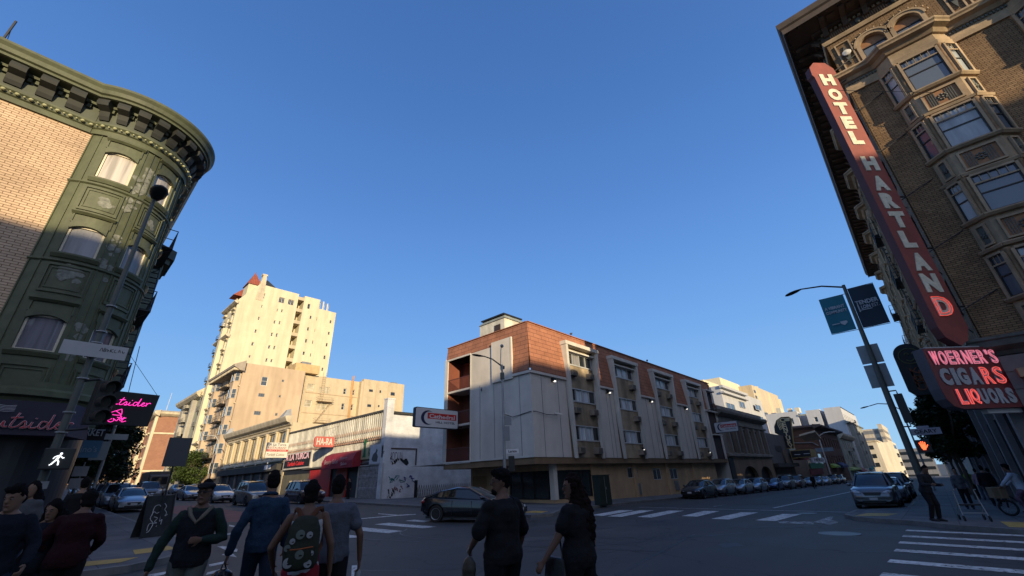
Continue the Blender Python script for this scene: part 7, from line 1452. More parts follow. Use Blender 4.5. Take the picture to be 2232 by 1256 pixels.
m = text_mb('GEARY', (p[0] - .135, p[1] - .38, 2.68), (0, -1, 0), Z1, .70, .15, .004, bold=.02); obj('lettering', m, M_BLK, nm); plate(L, 'block_plate', (p[0] - .12, p[1] - .48, 2.89), (0, -1, 0), .4, .08, mk('plate_lilac', (.34, .33, .38)))
m = MB(); m.box(p[0] - .3, p[1] - .72, 1.94, p[0] - .02, p[1] - .26, 2.44); ph = obj('walk_signal', m, M_SIG, L, bevel=.02)
m = MB(); X_ = p[0] - .31; hy = p[1] - .47; hz = 2.05; m.hexa([(X_, hy + .07, hz + .05), (X_, hy - .07, hz + .05), (X_ - .01, hy - .07, hz + .05), (X_ - .01, hy + .07, hz + .05), (X_, hy + .085, hz + .2), (X_, hy - .085, hz + .2), (X_ - .01, hy - .085, hz + .2), (X_ - .01, hy + .085, hz + .2)])
for k, (o_, l_) in enumerate(((.07, .09), (.025, .13), (-.022, .13), (-.068, .10))): m.tube([(X_ - .005, hy + o_, hz + .19), (X_ - .005, hy + o_ * 1.25, hz + .19 + l_)], .018, 6)
m.tube([(X_ - .005, hy - .07, hz + .08), (X_ - .005, hy - .15, hz + .19)], .02, 6); m.tube([(X_ - .005, hy, hz), (X_ - .005, hy, hz + .06)], .05, 8); obj('raised_hand', m, glow('hand_orange', (1, .13, .04), 1.9), ph)
# further street lights
def far_light(x, y, z, dx, dy, label, mat=M_GALV, rr=.09):
    o = thing('street_light', label, 'street light', (x, y, gz(x, y) + .13)); m = MB(); m.tube([(x, y, gz(x, y)), (x, y, z), (x + dx * .35, y + dy * .35, z + .7), (x + dx * .7, y + dy * .7, z + .85), (x + dx, y + dy, z + .7)], [rr, rr * .7, rr * .6, rr * .5, rr * .5], 8); obj('pole', m, mat, o, smooth=True); luminaire(o, (x + dx * 1.35, y + dy * 1.35, z + .55), (x + dx, y + dy, z + .7), .35, .14); return o
q = at_y(1784, 952, 17.4); o = far_light(q.x, 17.4, q.z, 0, -3.4, 'pale curved lamp post by the brown brick block', mk('pale_pole', (.42, .42, .40)), .16)
plate(o, 'name_plate', (q.x, 18.8, q.z - 3.2), (0, -1, 0), 3.4, .8, mk('plate_blue_grey', (.16, .2, .24)))
q = at_x(1945, 882, 60.); far_light(60, .75, q.z - .6, 0, 2.4, 'slim lamp post whose arm shows beyond the banner post')
q = at_y(428, 985, 85.); o = far_light(20.4, 88, 9.2, -1.8, 0, 'pale thin lamp post by the sunlit tree on the side street', mk('pale_pole', (.42, .42, .40)), .12)
# utility cabinet
p = at_g(1316, 1101, .13); o = thing('utility_cabinet', 'tall dark green utility cabinet on the pavement by the shop glass', 'cabinet', tuple(p), rz=rad(-12), local=True)
m = MB(); m.box(-.5, -.3, 0, .5, .3, 1.72); obj('body', m, mk('cabinet_green', (.018, .028, .022), rough=.5), o, bevel=.02); m = MB(); m.box(-.53, -.33, 1.72, .53, .33, 1.77); obj('lid', m, mk('cabinet_green', (.018, .028, .022)), o); m = MB(); m.box(-.01, -.31, .1, .01, -.3, 1.65); m.box(.05, -.33, .9, .08, -.3, 1.05); obj('handle', m, M_GALV, o)
# parking signs by the motel
for (px, py, top, lab) in ((1425, 1075, 1003, 'thin post with red and white parking sign before the motel'),):
    p = at_g(px, py, .13); L = thing('parking_sign', lab, 'sign post', tuple(p)); t = at_y(1444, 1012, p.y)
    m = MB(); m.tube([tuple(p), (p.x, p.y, p.z + 2.9)], .03, 6); obj('post', m, M_IRON, L); pl = plate(L, 'plate', (p.x - .25, p.y - .04, p.z + 2.35), (1, 0, 0), .5, .6, mk('plate_white', (.36, .37, .36))); plate(L, 'red_band', (p.x - .22, p.y - .055, p.z + 2.6), (1, 0, 0), .44, .22, mk('plate_red', (.3, .05, .05)))
p = at_g(1393, 1076, .13); L = thing('parking_meter', 'dark parking meter on a thin post near the motel wall', 'parking meter', tuple(p)); m = MB(); m.tube([tuple(p), (p.x, p.y, p.z + 1.1)], .03, 6); obj('post', m, M_IRON, L); m = MB(); m.ball((p.x, p.y, p.z + 1.28), (.11, .09, .2), 10); obj('head', m, M_IRON, L)
# litter
p = at_g(1952, 1102, .13); m = MB(); m.ball((p.x, p.y, p.z + .05), (.12, .09, .06), 7); tag(obj('crumpled_paper', m, mk('paper_white', (.5, .5, .48))), 'crumpled white paper on the kerb in front of the parked van', 'litter')

# ================================================================== trees
def leaf_mat(name, c):
    m, t, b = nodes(name); ge = N(t, 'ShaderNodeNewGeometry'); r = N(t, 'ShaderNodeMapRange'); r.inputs[3].default_value = .45; r.inputs[4].default_value = 1.5; t.links.new(ge.outputs['Random Per Island'], r.inputs[0])
    v = N(t, 'ShaderNodeVectorMath', operation='SCALE'); v.inputs[0].default_value = c; t.links.new(r.outputs[0], v.inputs['Scale']); t.links.new(v.outputs[0], b.inputs['Base Color']); b.inputs['Roughness'].default_value = .6; b.inputs['Specular IOR Level'].default_value = .25
    return m
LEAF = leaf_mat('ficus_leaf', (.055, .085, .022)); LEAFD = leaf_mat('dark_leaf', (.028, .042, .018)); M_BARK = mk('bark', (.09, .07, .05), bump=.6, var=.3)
def tree(x, y, h, w, label, leaf, n=9000, seed=1, trunk=2.4, ls=.13):
    rn = random.Random(seed); g = gz(x, y) + .1; o = thing('street_tree', label, 'tree', (x, y, g), 'street trees along the pavements'); m = MB(); tips = []
    m.tube([(x, y, g), (x + .05, y, g + trunk * .5), (x - .05, y + .05, g + trunk)], [.13, .1, .08], 8)
    for k in range(9):
        a = k * .7 + rn.random(); r_ = w * (.35 + .3 * rn.random()); e = V((x + math.cos(a) * r_, y + math.sin(a) * r_, g + trunk + (h - trunk) * (.25 + .65 * rn.random())))
        s_ = V((x, y, g + trunk * (.8 + .2 * rn.random()))); m.tube([s_, s_.lerp(e, .5) + V((rn.uniform(-.2, .2), rn.uniform(-.2, .2), .2)), e], [.09, .05, .02], 5); tips.append(e)
    obj('trunk', m, M_BARK, o, smooth=True)
    cl = []
    for k in range(34):
        a = rn.random() * 6.283; zt_ = rn.random(); rr = w * (.95 if zt_ < .65 else .95 - (zt_ - .65) * 1.7) * math.sqrt(rn.random()) ; cl.append((V((x + math.cos(a) * rr, y + math.sin(a) * rr, g + trunk * .85 + (h - trunk * .85) * zt_)), w * rn.uniform(.22, .42)))
    m = MB(); vs = []; fs = []
    for k in range(n):
        c, r_ = cl[rn.randrange(len(cl))]; d = V((rn.gauss(0, 1), rn.gauss(0, 1), rn.gauss(0, .8))); d = d.normalized() * r_ * (rn.random() ** .35); q = c + d
        a = V((rn.uniform(-1, 1), rn.uniform(-1, 1), rn.uniform(-.6, .6))).normalized(); b_ = a.cross(V((rn.uniform(-1, 1), rn.uniform(-1, 1), 1))).normalized(); s_ = ls * rn.uniform(.6, 1.3); i = len(vs)
        vs += [q - a * s_, q + b_ * s_ * .5, q + a * s_, q - b_ * s_ * .5]; fs.append((i, i + 1, i + 2, i + 3))
    m.add(vs, fs); obj('crown', m, leaf, o, fixn=False); return o
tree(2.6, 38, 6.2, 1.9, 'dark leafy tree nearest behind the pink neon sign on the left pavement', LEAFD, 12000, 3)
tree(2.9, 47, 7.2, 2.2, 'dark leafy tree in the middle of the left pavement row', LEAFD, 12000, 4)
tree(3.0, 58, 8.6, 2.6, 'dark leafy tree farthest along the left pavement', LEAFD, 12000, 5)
q = at_x(428, 985, 21.); tree(21.0, q.y, 6.6, 2.8, 'sunlit green tree at the foot of the pinkish tan apartment block', LEAF, 9000, 6, trunk=1.8, ls=.2)
tree(21.2, q.y + 14, 7, 2.8, 'half sunlit tree further up the side street beyond the first', LEAF, 6000, 7, ls=.22)
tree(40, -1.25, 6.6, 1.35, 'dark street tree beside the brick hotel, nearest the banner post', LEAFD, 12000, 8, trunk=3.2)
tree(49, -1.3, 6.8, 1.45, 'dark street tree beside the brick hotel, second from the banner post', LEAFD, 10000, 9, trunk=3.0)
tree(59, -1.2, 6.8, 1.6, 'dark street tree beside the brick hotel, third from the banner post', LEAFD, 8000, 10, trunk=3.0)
# ================================================================== vehicles
M_TYRE = mk('tyre_rubber', (.018, .018, .018), rough=.8); M_RIM = mk('alloy_rim', (.35, .36, .37), rough=.3, metal=.8, var=.05); M_TRIMB = mk('black_car_trim', (.015, .015, .016), rough=.4)
G_CAR = glass('car_glass', col=(.012, .016, .02), rough=.03, wob=0.0); M_HL = mk('headlight_lens', (.5, .52, .55), rough=.08, var=.03, spec=.9); M_TL = mk('tail_lens', (.25, .015, .012), rough=.15); M_PLATE = mk('number_plate', (.5, .5, .5)); M_CHR = mk('chrome', (.5, .5, .5), rough=.12, metal=1.0, var=.02)
G_HLON = glow('headlight_on', (1, .93, .8), 2.2)
CARS = {  # length, width, height, wheel radius, axle x, rows of (x, bottom z, belt z, half width) and roof line (x, z)
 'sedan': dict(L=4.55, W=1.78, H=1.43, r=.32, ax=(.86, 3.55), top=[(0, .62), (.05, .88), (.5, .99), (.95, .98), (3.35, .93), (3.9, .84), (4.35, .70), (4.52, .60), (4.55, .5)], roof=[(.55, .97), (1.25, 1.37), (1.75, 1.43), (2.35, 1.41), (3.3, .94)], door=(1.95, 2.75)),
 'hatch': dict(L=4.2, W=1.76, H=1.5, r=.32, ax=(.75, 3.35), top=[(0, .6), (.04, .95), (.2, 1.02), (.8, 1.0), (3.0, .96), (3.55, .88), (4.0, .74), (4.17, .62), (4.2, .5)], roof=[(.12, 1.0), (.5, 1.42), (1.2, 1.5), (2.0, 1.47), (2.98, .97)], door=(1.6, 2.45)),
 'suv': dict(L=4.6, W=1.86, H=1.76, r=.37, ax=(.85, 3.65), top=[(0, .7), (.04, 1.08), (.2, 1.12), (.9, 1.12), (3.3, 1.08), (3.95, 1.02), (4.4, .92), (4.56, .78), (4.6, .6)], roof=[(.12, 1.1), (.32, 1.66), (.8, 1.75), (2.5, 1.74), (3.3, 1.09)], door=(1.6, 2.5)),
 'pickup': dict(L=5.4, W=1.95, H=1.85, r=.40, ax=(1.1, 4.25), top=[(0, .8), (.04, 1.1), (.2, 1.15), (1.9, 1.15), (3.9, 1.15), (4.6, 1.1), (5.2, 1.02), (5.36, .85), (5.4, .65)], roof=[(1.95, 1.14), (2.05, 1.75), (2.4, 1.85), (3.2, 1.83), (3.95, 1.16)], door=(2.7, 3.3)),
 'coupe': dict(L=4.64, W=1.83, H=1.40, r=.345, ax=(.85, 3.66), top=[(0, .6), (.03, .93), (.25, 1.03), (.9, 1.0), (3.2, .93), (3.8, .87), (4.35, .76), (4.58, .64), (4.64, .5)], roof=[(.2, 1.02), (.95, 1.27), (1.75, 1.40), (2.3, 1.385), (3.4, .94)], door=(1.65, 2.6)),
}
def lin(tab, x):
    for (a, b), (c, d) in zip(tab, tab[1:]):
        if a <= x <= c: return b + (d - b) * (x - a) / max(c - a, 1e-6)
    return tab[0][1] if x < tab[0][0] else tab[-1][1]
CACHE = {}
def car_meshes(kind):
    if kind in CACHE: return CACHE[kind]
    c = CARS[kind]; L, Wd, r = c['L'], c['W'] / 2, c['r']; parts = {}
    # body shell
    xs = [0, .03, .1, .25, .45] + [.7 + (L - 1.4) * k / 12 for k in range(13)] + [L - .45, L - .25, L - .12, L - .04, L]
    m = MB(); secs = []
    for x in xs:
        t = lin(c['top'], x); e = min(x, L - x); hw = Wd * (1 - .16 * max(0, 1 - e / .45) ** 2); zb = .2 + (.16 * max(0, 1 - e / .4)); mid = zb + (t - zb) * .52
        secs.append([(0, zb), (hw * .80, zb), (hw * .94, zb + .06), (hw, zb + .2), (hw * 1.0, mid), (hw * .985, t - .16), (hw * .95, t - .05), (hw * .84, t), (hw * .45, t + .025), (0, t + .035)])
    n = len(secs[0]); full = []
    for x, s_ in zip(xs, secs): full.append([(x, -y, z) for y, z in s_] + [(x, y, z) for y, z in s_[::-1][1:-1]])
    k = len(full[0]); vs = [p for q in full for p in q]; fs = [(i * k + j, i * k + (j + 1) % k, (i + 1) * k + (j + 1) % k, (i + 1) * k + j) for i in range(len(xs) - 1) for j in range(k)] + [tuple(range(k)), tuple(range((len(xs) - 1) * k, len(xs) * k))]
    m.add(vs, fs); o = obj('tmp', m, M_TRIMB); bpy.context.view_layer.update()
    cut = MB()
    for ax in c['ax']:
        for sgn in (-1, 1): cut.lathe([(r + .07, 0), (r + .07, .34)], (ax, sgn * (Wd + .05) - (.34 if sgn > 0 else 0), r), 24, axis='y')
    co = obj('tmpc', cut, M_TRIMB); bm = o.modifiers.new('b', 'BOOLEAN'); bm.object = co; bm.operation = 'DIFFERENCE'; bm.solver = 'EXACT'
    dg = bpy.context.evaluated_depsgraph_get(); me = bpy.data.meshes.new_from_object(o.evaluated_get(dg)); bv = [tuple(v.co) for v in me.vertices]; bf = [list(p.vertices) for p in me.polygons]
    for q in (o, co): d = q.data; bpy.data.objects.remove(q); bpy.data.meshes.remove(d)
    bpy.data.meshes.remove(me); m = MB(); m.add(bv, bf); parts['body'] = m
    # greenhouse glass solid
    rf = c['roof']; x0, xr, xf, x1 = rf[0][0], rf[1][0], rf[3][0], rf[4][0]; zr = lambda x: lin(rf, x)
    g = MB(); sc = []
    for t in [0, .08, .2, .35, .5, .65, .8, .92, 1]:
        x = x0 + (x1 - x0) * t; z = zr(x); zb_ = lin(c['top'], x) - .05; hb = Wd * .86; f = (z - zb_) / (c['H'] - zb_ + 1e-6); ht = hb - (hb - Wd * .66) * max(0, min(1, f)); sc.append([(x, -hb, zb_), (x, -ht, max(z - .05, zb_ + .01)), (x, -ht * .8, z), (x, 0, z + .015), (x, ht * .8, z), (x, ht, max(z - .05, zb_ + .01)), (x, hb, zb_)])
    k = 7; vs = [p for q in sc for p in q]; g.add(vs, [(i * k + j, i * k + (j + 1) % k, (i + 1) * k + (j + 1) % k, (i + 1) * k + j) for i in range(len(sc) - 1) for j in range(k)] + [tuple(range(k)), tuple(range((len(sc) - 1) * k, len(sc) * k))]); parts['glass'] = g
    # roof skin and pillars
    p = MB(); W2 = Wd * .66; rr = [x for x in (rf[1][0] - .02, (rf[1][0] + rf[2][0]) / 2, rf[2][0], (rf[2][0] + rf[3][0]) / 2, rf[3][0] + .05)]
    secs_ = [[(x, -W2 - .015, zr(x) - .055), (x, -W2 * .82, zr(x) + .012), (x, 0, zr(x) + .032), (x, W2 * .82, zr(x) + .012), (x, W2 + .015, zr(x) - .055), (x, W2 - .03, zr(x) - .075), (x, 0, zr(x) - .01), (x, -W2 + .03, zr(x) - .075)] for x in rr]; k = 8
    p.add([q for s_ in secs_ for q in s_], [(i * k + j, i * k + (j + 1) % k, (i + 1) * k + (j + 1) % k, (i + 1) * k + j) for i in range(len(rr) - 1) for j in range(k)] + [tuple(range(k)), tuple(range((len(rr) - 1) * k, len(rr) * k))])
    hb = Wd * .87
    for s_ in (-1, 1):
        zb_ = lambda x: lin(c['top'], x) - .03
        p.tube([(x1, s_ * hb, zb_(x1)), (rf[3][0] + .03, s_ * (W2 + .0), zr(rf[3][0]) - .03)], [.045, .035], 6)
        p.tube([(x0 + .05, s_ * hb * .98, zb_(x0)), (rf[1][0], s_ * W2, zr(rf[1][0]) - .04)], [.09, .06], 6)
        p.tube([(rf[1][0], s_ * W2, zr(rf[1][0]) - .05), (rf[2][0], s_ * (W2 + .01), zr(rf[2][0]) - .055), (rf[3][0] + .03, s_ * (W2 + .005), zr(rf[3][0]) - .05)], .03, 6)
        p.tube([(x0 + .05, s_ * hb, zb_(x0) + .03), ((x0 + x1) / 2, s_ * (hb + .01), zb_((x0 + x1) / 2) + .03), (x1, s_ * hb, zb_(x1) + .01)], .025, 6)
        for q in (c['door'][0], ): p.tube([(q, s_ * (hb + .005), zb_(q)), (q + .03, s_ * (W2 + .01), zr(q) - .06)], .035, 6)
        if kind == 'suv': p.tube([(.85, s_ * (hb + .005), zb_(.85)), (.9, s_ * (W2 + .01), zr(.9) - .06)], .04, 6); p.tube([(.6, s_ * W2 * .9, c['H'] + .04), (2.3, s_ * W2 * .9, c['H'] + .03)], .02, 5)
    parts['roof'] = p
    w = MB(); w.lathe([(r * .6, -.1), (r * .93, -.105), (r, -.08), (r, .08), (r * .93, .105), (r * .6, .1)], (0, 0, 0), 26, axis='y'); parts['tyre'] = w
    w = MB(); w.lathe([(r * .68, -.09), (r * .68, -.108), (r * .62, -.10), (r * .6, -.04), (.02, -.04)], (0, 0, 0), 22, axis='y')
    for q in range(5 if kind != 'coupe' else 7):
        a = q * 2 * math.pi / (5 if kind != 'coupe' else 7); b_ = a + .12
        w.hexa([(math.cos(a - .2) * .05, -.098, math.sin(a - .2) * .05), (math.cos(a + .9) * .05, -.098, math.sin(a + .9) * .05), (math.cos(b_) * r * .64, -.10, math.sin(b_) * r * .64), (math.cos(a - .12) * r * .64, -.10, math.sin(a - .12) * r * .64), (math.cos(a - .2) * .05, -.05, math.sin(a - .2) * .05), (math.cos(a + .9) * .05, -.05, math.sin(a + .9) * .05), (math.cos(b_) * r * .64, -.07, math.sin(b_) * r * .64), (math.cos(a - .12) * r * .64, -.07, math.sin(a - .12) * r * .64)])
    parts['rim'] = w
    f = MB(); t = lin(c['top'], L - .06)
    f.hexa([(L - .05, -Wd * .36, t - .16), (L - .05, Wd * .36, t - .16), (L + .012, Wd * .34, t - .17), (L + .012, -Wd * .34, t - .17), (L - .09, -Wd * .42, t - .0), (L - .09, Wd * .42, t - .0), (L - .0, Wd * .42, t - .02), (L - .0, -Wd * .42, t - .02)]); parts['grille'] = f
    f = MB(); f.hexa([(L - .2, -Wd * .7, .26), (L - .2, Wd * .7, .26), (L + .01, Wd * .5, .28), (L + .01, -Wd * .5, .28), (L - .2, -Wd * .7, .42), (L - .2, Wd * .7, .42), (L + .015, Wd * .5, .40), (L + .015, -Wd * .5, .40)]); f.box(.3, -Wd * .9, .16, L - .3, Wd * .9, .24); f.box(-.01, -Wd * .6, .28, .1, Wd * .6, .40); parts['lower_trim'] = f
    for nm, sg in (('headlight', 1), ):
        f = MB(); z = lin(c['top'], L - .2) - .1; f.loft([((L - .42, -Wd * .86, z + .03), (.02, 0, 0), (0, .0, .05)), ((L - .3, -Wd * .84, z + .01), (.0, .08, 0), (0, 0, .07)), ((L - .16, -Wd * .76, z - .02), (0, .14, 0), (0, 0, .085)), ((L - .05, -Wd * .64, z - .05), (0, .14, 0), (0, 0, .07)), ((L - .02, -Wd * .55, z - .06), (0, .08, 0), (0, 0, .04))], 10); parts['headlight'] = f
    f = MB(); z = lin(c['top'], .08) - .13; f.loft([((.35, -Wd * .9, z), (0, .04, 0), (0, 0, .04)), ((.18, -Wd * .86, z), (0, .08, 0), (0, 0, .08)), ((.02, -Wd * .76, z - .01), (0, .13, 0), (0, 0, .08)), ((-.01, -Wd * .6, z - .01), (0, .08, 0), (0, 0, .05))], 10); parts['tail_light'] = f
    f = MB(); xm = rf[4][0] - .25; zb2 = lin(c['top'], xm); f.ball((xm, -Wd - .10, zb2 + .06), (.08, .12, .08), 8); f.tube([(xm, -Wd * .9, zb2 + .01), (xm, -Wd - .05, zb2 + .05)], .025, 5); parts['mirror'] = f
    f = MB()
    for x in c['door'] + (x1 - .15,): f.box(x - .006, -Wd - .004, .32, x + .006, -Wd * .97, lin(c['top'], x) - .1)
    parts['door_seam'] = f
    f = MB(); f.box(L + .014, -.17, .42, L + .03, .17, .54); parts['number_plate'] = f
    CACHE[kind] = parts; return parts
def flip(m, L=None):
    o = MB(); o.v = [(x, -y, z) for x, y, z in m.v]; o.f = [f[::-1] for f in m.f]; o.mi = list(m.mi); return o
def shift(m, d):
    o = MB(); o.v = [(x + d[0], y + d[1], z + d[2]) for x, y, z in m.v]; o.f = m.f; o.mi = list(m.mi); return o
def car(kind, x, y, heading, mat, label, name='parked_car', cat='car', group=None, lights=False, plate=True, z=None, simple=False):
    """heading: direction of travel in degrees from +X; x, y is the middle of the car"""
    P = car_meshes(kind); c = CARS[kind]; h = rad(heading); d = V((math.cos(h), math.sin(h), 0)); o0 = V((x, y, 0)) - d * c['L'] / 2
    zz = gz(x, y) + .005; f = V((x, y, 0)) + d * 1.4; b_ = V((x, y, 0)) - d * 1.4; pitch = math.atan2(gz(f.x, f.y) - gz(b_.x, b_.y), 2.8)
    o = thing(name, label, cat, (o0.x, o0.y, gz(o0.x, o0.y) + .005), group, local=True); o.rotation_euler = (0, -pitch, h)
    bd = obj('body', P['body'], mat, o, smooth=True); gl = obj('windows', P['glass'], G_CAR, o, smooth=True); obj('roof', P['roof'], mat, o, smooth=True)
    if simple: pass
    for ax in c['ax']:
        for sg in (-1, 1):
            t = obj('wheel', shift(P['tyre'], (ax, sg * (c['W'] / 2 - .11), c['r'])), M_TYRE, o, smooth=True)
            rm = P['rim'] if sg < 0 else flip(P['rim']); obj('rim', shift(rm, (ax, sg * (c['W'] / 2 - .11), c['r'])), M_RIM, t, smooth=True)
    obj('grille', P['grille'], M_TRIMB, o, bevel=.01); obj('lower_trim', P['lower_trim'], M_TRIMB, o)
    hm = G_HLON if lights else M_HL
    obj('headlight', P['headlight'], hm, o, smooth='all'); obj('headlight', flip(P['headlight']), hm, o, smooth='all'); obj('tail_light', P['tail_light'], M_TL, o, smooth='all'); obj('tail_light', flip(P['tail_light']), M_TL, o, smooth='all')
    obj('mirror', P['mirror'], mat, o, smooth='all'); obj('mirror', flip(P['mirror']), mat, o, smooth='all'); obj('door_seam', P['door_seam'], M_TRIMB, o); obj('door_seam', flip(P['door_seam']), M_TRIMB, o)
    if plate: obj('number_plate', P['number_plate'], M_PLATE, o)
    return o
P_BLK = paint('car_black', (.004, .005, .008), rough=.25, metal=0.0); P_SIL = paint('car_silver', (.33, .36, .40), metal=.6); P_WHT = paint('car_white', (.55, .56, .56), metal=.0); P_GRY = paint('car_grey', (.12, .135, .155), metal=.5); P_BLU = paint('car_steel_blue', (.09, .15, .24), metal=.5); P_BGD = paint('car_champagne', (.27, .25, .21), metal=.5); P_MAR = paint('car_dark_maroon', (.045, .022, .030), metal=.4); P_DRK = paint('car_charcoal', (.03, .034, .042), metal=.4); P_LTB = paint('car_pale_blue', (.25, .33, .42), metal=.5); P_NAVY = paint('car_navy', (.03, .06, .15), metal=.4); P_BRN = paint('car_red_brown', (.08, .03, .025), metal=.3)
bk = at_g(1000, 1143)
fl, rl = at_g(1040, 1143), at_g(935, 1142)
dv = (fl - rl); car('coupe', 14.35, 16.0, -66, P_BLK, 'glossy black sedan turning across the middle of the junction', name='moving_car')
# main street, parked along the north kerb facing the camera
GN = 'cars parked along the north kerb of the main street'
row = [(1530, 1090, 'sedan', P_DRK, 'dark charcoal sedan, nearest of the row parked beyond the motel corner'), (1600, 1082, 'hatch', P_SIL, 'silver wagon parked directly behind the charcoal sedan'), (1650, 1077, 'sedan', P_SIL, 'silver sedan third in the row beyond the motel'), (1686, 1071, 'hatch', P_LTB, 'pale silver blue hatchback fourth in the row, before the blue sedan'), (1728, 1068, 'sedan', P_NAVY, 'blue sedan with low roof fifth in the parked row'),
       (1757, 1063, 'suv', P_GRY, 'grey sport utility car behind the blue sedan'), (1784, 1061, 'suv', P_BRN, 'red brown sport utility car beside the man in dark clothes'), (1806, 1058, 'sedan', P_GRY, 'grey sedan past the red brown one'), (1824, 1056, 'hatch', P_BLU, 'steel blue hatchback near the end of the parked row'), (1838, 1054, 'sedan', P_SIL, 'small silver sedan, farthest clear one in the parked row')]
x = 40.6
xs_row = [40.7, 46.2, 52.0, 57.6, 65.0, 71.5, 78.0, 86.5, 93.5, 100.5]
for (a, b_, k, mt, lab), x in zip(row, xs_row): car(k, x, 15.75, 180, mt, lab, group=GN)
for i, x in enumerate((110, 118)): car('suv', x, 15.7, 180, [P_DRK, P_DRK][i], ['dark box shaped car at the far end of the north kerb', 'dark car last along the north kerb'][i], group=GN)
p = at_g(1848, 1051); car('sedan', 116, p.y if p.y > 6 else 12.0, 180, P_WHT, 'white sedan driving toward the junction with lit headlights', name='moving_car', lights=True)
# grey van-like car at the south kerb
car('suv', 32.6, 2.85, 180, paint('car_dull_silver', (.13, .14, .155), metal=.5), 'silver sport utility car with plate parked at the right kerb', group='cars parked along the south kerb'); 
car('sedan', 39.6, 2.7, 180, P_GRY, 'grey car parked behind the silver sport utility car on the right', group='cars parked along the south kerb')
car('suv', 46.0, 2.65, 180, P_DRK, 'dark car parked third along the right kerb', group='cars parked along the south kerb')
# side street
GS = 'cars waiting and parked on the side street'
car('sedan', 5.15, 41.2, -90, P_SIL, 'silver sedan at the left kerb facing the junction', group=GS); car('suv', 5.0, 47.5, -90, P_LTB, 'pale blue car directly behind the silver sedan at the left kerb', group=GS); car('suv', 5.1, 56, -90, P_GRY, 'grey car third along the left kerb', group=GS); car('sedan', 5.1, 64, -90, P_DRK, 'dark car fourth along the left kerb', group=GS)
car('pickup', 9.6, 66, -90, P_GRY, 'grey pickup truck farther up the side street lane', name='moving_car', cat='truck', group=GS)
car('suv', 12.9, 41.2, -90, P_BGD, 'champagne sport utility car waiting left of the man in denim', name='moving_car', group=GS); car('hatch', 12.7, 50.0, -90, P_WHT, 'white hatchback behind the champagne sport utility car', name='moving_car', group=GS); car('sedan', 12.4, 59.5, -90, P_SIL, 'small silver white sedan behind the man in the flat cap', name='moving_car', group=GS)
car('suv', 16.7, 40.5, -90, P_MAR, 'dark maroon sport utility car in front of the red shopfront', name='moving_car', group=GS)
car('sedan', 17.0, 70, -90, P_DRK, 'dark sedan at the right kerb under the black shopfronts', group=GS); car('hatch', 17.0, 78, -90, P_GRY, 'grey hatchback at the right kerb further up', group=GS)
car('sedan', 8.9, 88, -90, P_SIL, 'silver car far up the middle of the side street', name='moving_car', group=GS); car('suv', 5.2, 74, -90, P_SIL, 'silver car fifth along the left kerb', group=GS)
for i, (x, y) in enumerate(((5.3, 84), (5.3, 93), (12.5, 100), (17.2, 92))): car('sedan', x, y, -90, [P_DRK, P_GRY, P_WHT, P_BLU][i], ['dark car far along the left kerb', 'grey car farthest along the left kerb', 'white car far up the right lane', 'blue car far along the right kerb'][i], group=GS)
# delivery truck
o = thing('delivery_truck', 'dark brown delivery truck standing behind the leaning sign board', 'truck', (10.9, 71, gz(10.9, 71))); g = gz(10.9, 71)
m = MB(); m.box(9.9, 70.2, g + .7, 11.9, 76, g + 3.0); obj('box_body', m, mk('truck_brown', (.06, .05, .04), rough=.4), o, bevel=.06)
m = MB(); m.hexa([(9.95, 69.2, g + .55), (11.85, 69.2, g + .55), (11.85, 70.2, g + .55), (9.95, 70.2, g + .55), (9.98, 69.45, g + 2.5), (11.82, 69.45, g + 2.5), (11.85, 70.2, g + 2.7), (9.95, 70.2, g + 2.7)]); obj('cab', m, mk('truck_brown', (.06, .05, .04)), o, bevel=.05)
m = MB(); m.hexa([(10.1, 69.30, g + 1.5), (11.7, 69.30, g + 1.5), (11.7, 69.36, g + 1.5), (10.1, 69.36, g + 1.5), (10.12, 69.40, g + 2.35), (11.68, 69.40, g + 2.35), (11.68, 69.46, g + 2.35), (10.12, 69.46, g + 2.35)]); obj('windscreen', m, G_CAR, o)
for sx in (10.15, 11.65):
    m = MB(); m.box(sx - .12, 69.1, g + .8, sx + .12, 69.2, g + 1.0); obj('headlight', m, M_HL, o)
    for y in (70.0, 75.0): m = MB(); m.lathe([(.4, -.12), (.4, .12)], (sx, y, g + .4), 18, axis='x'); obj('wheel', m, M_TYRE, o)
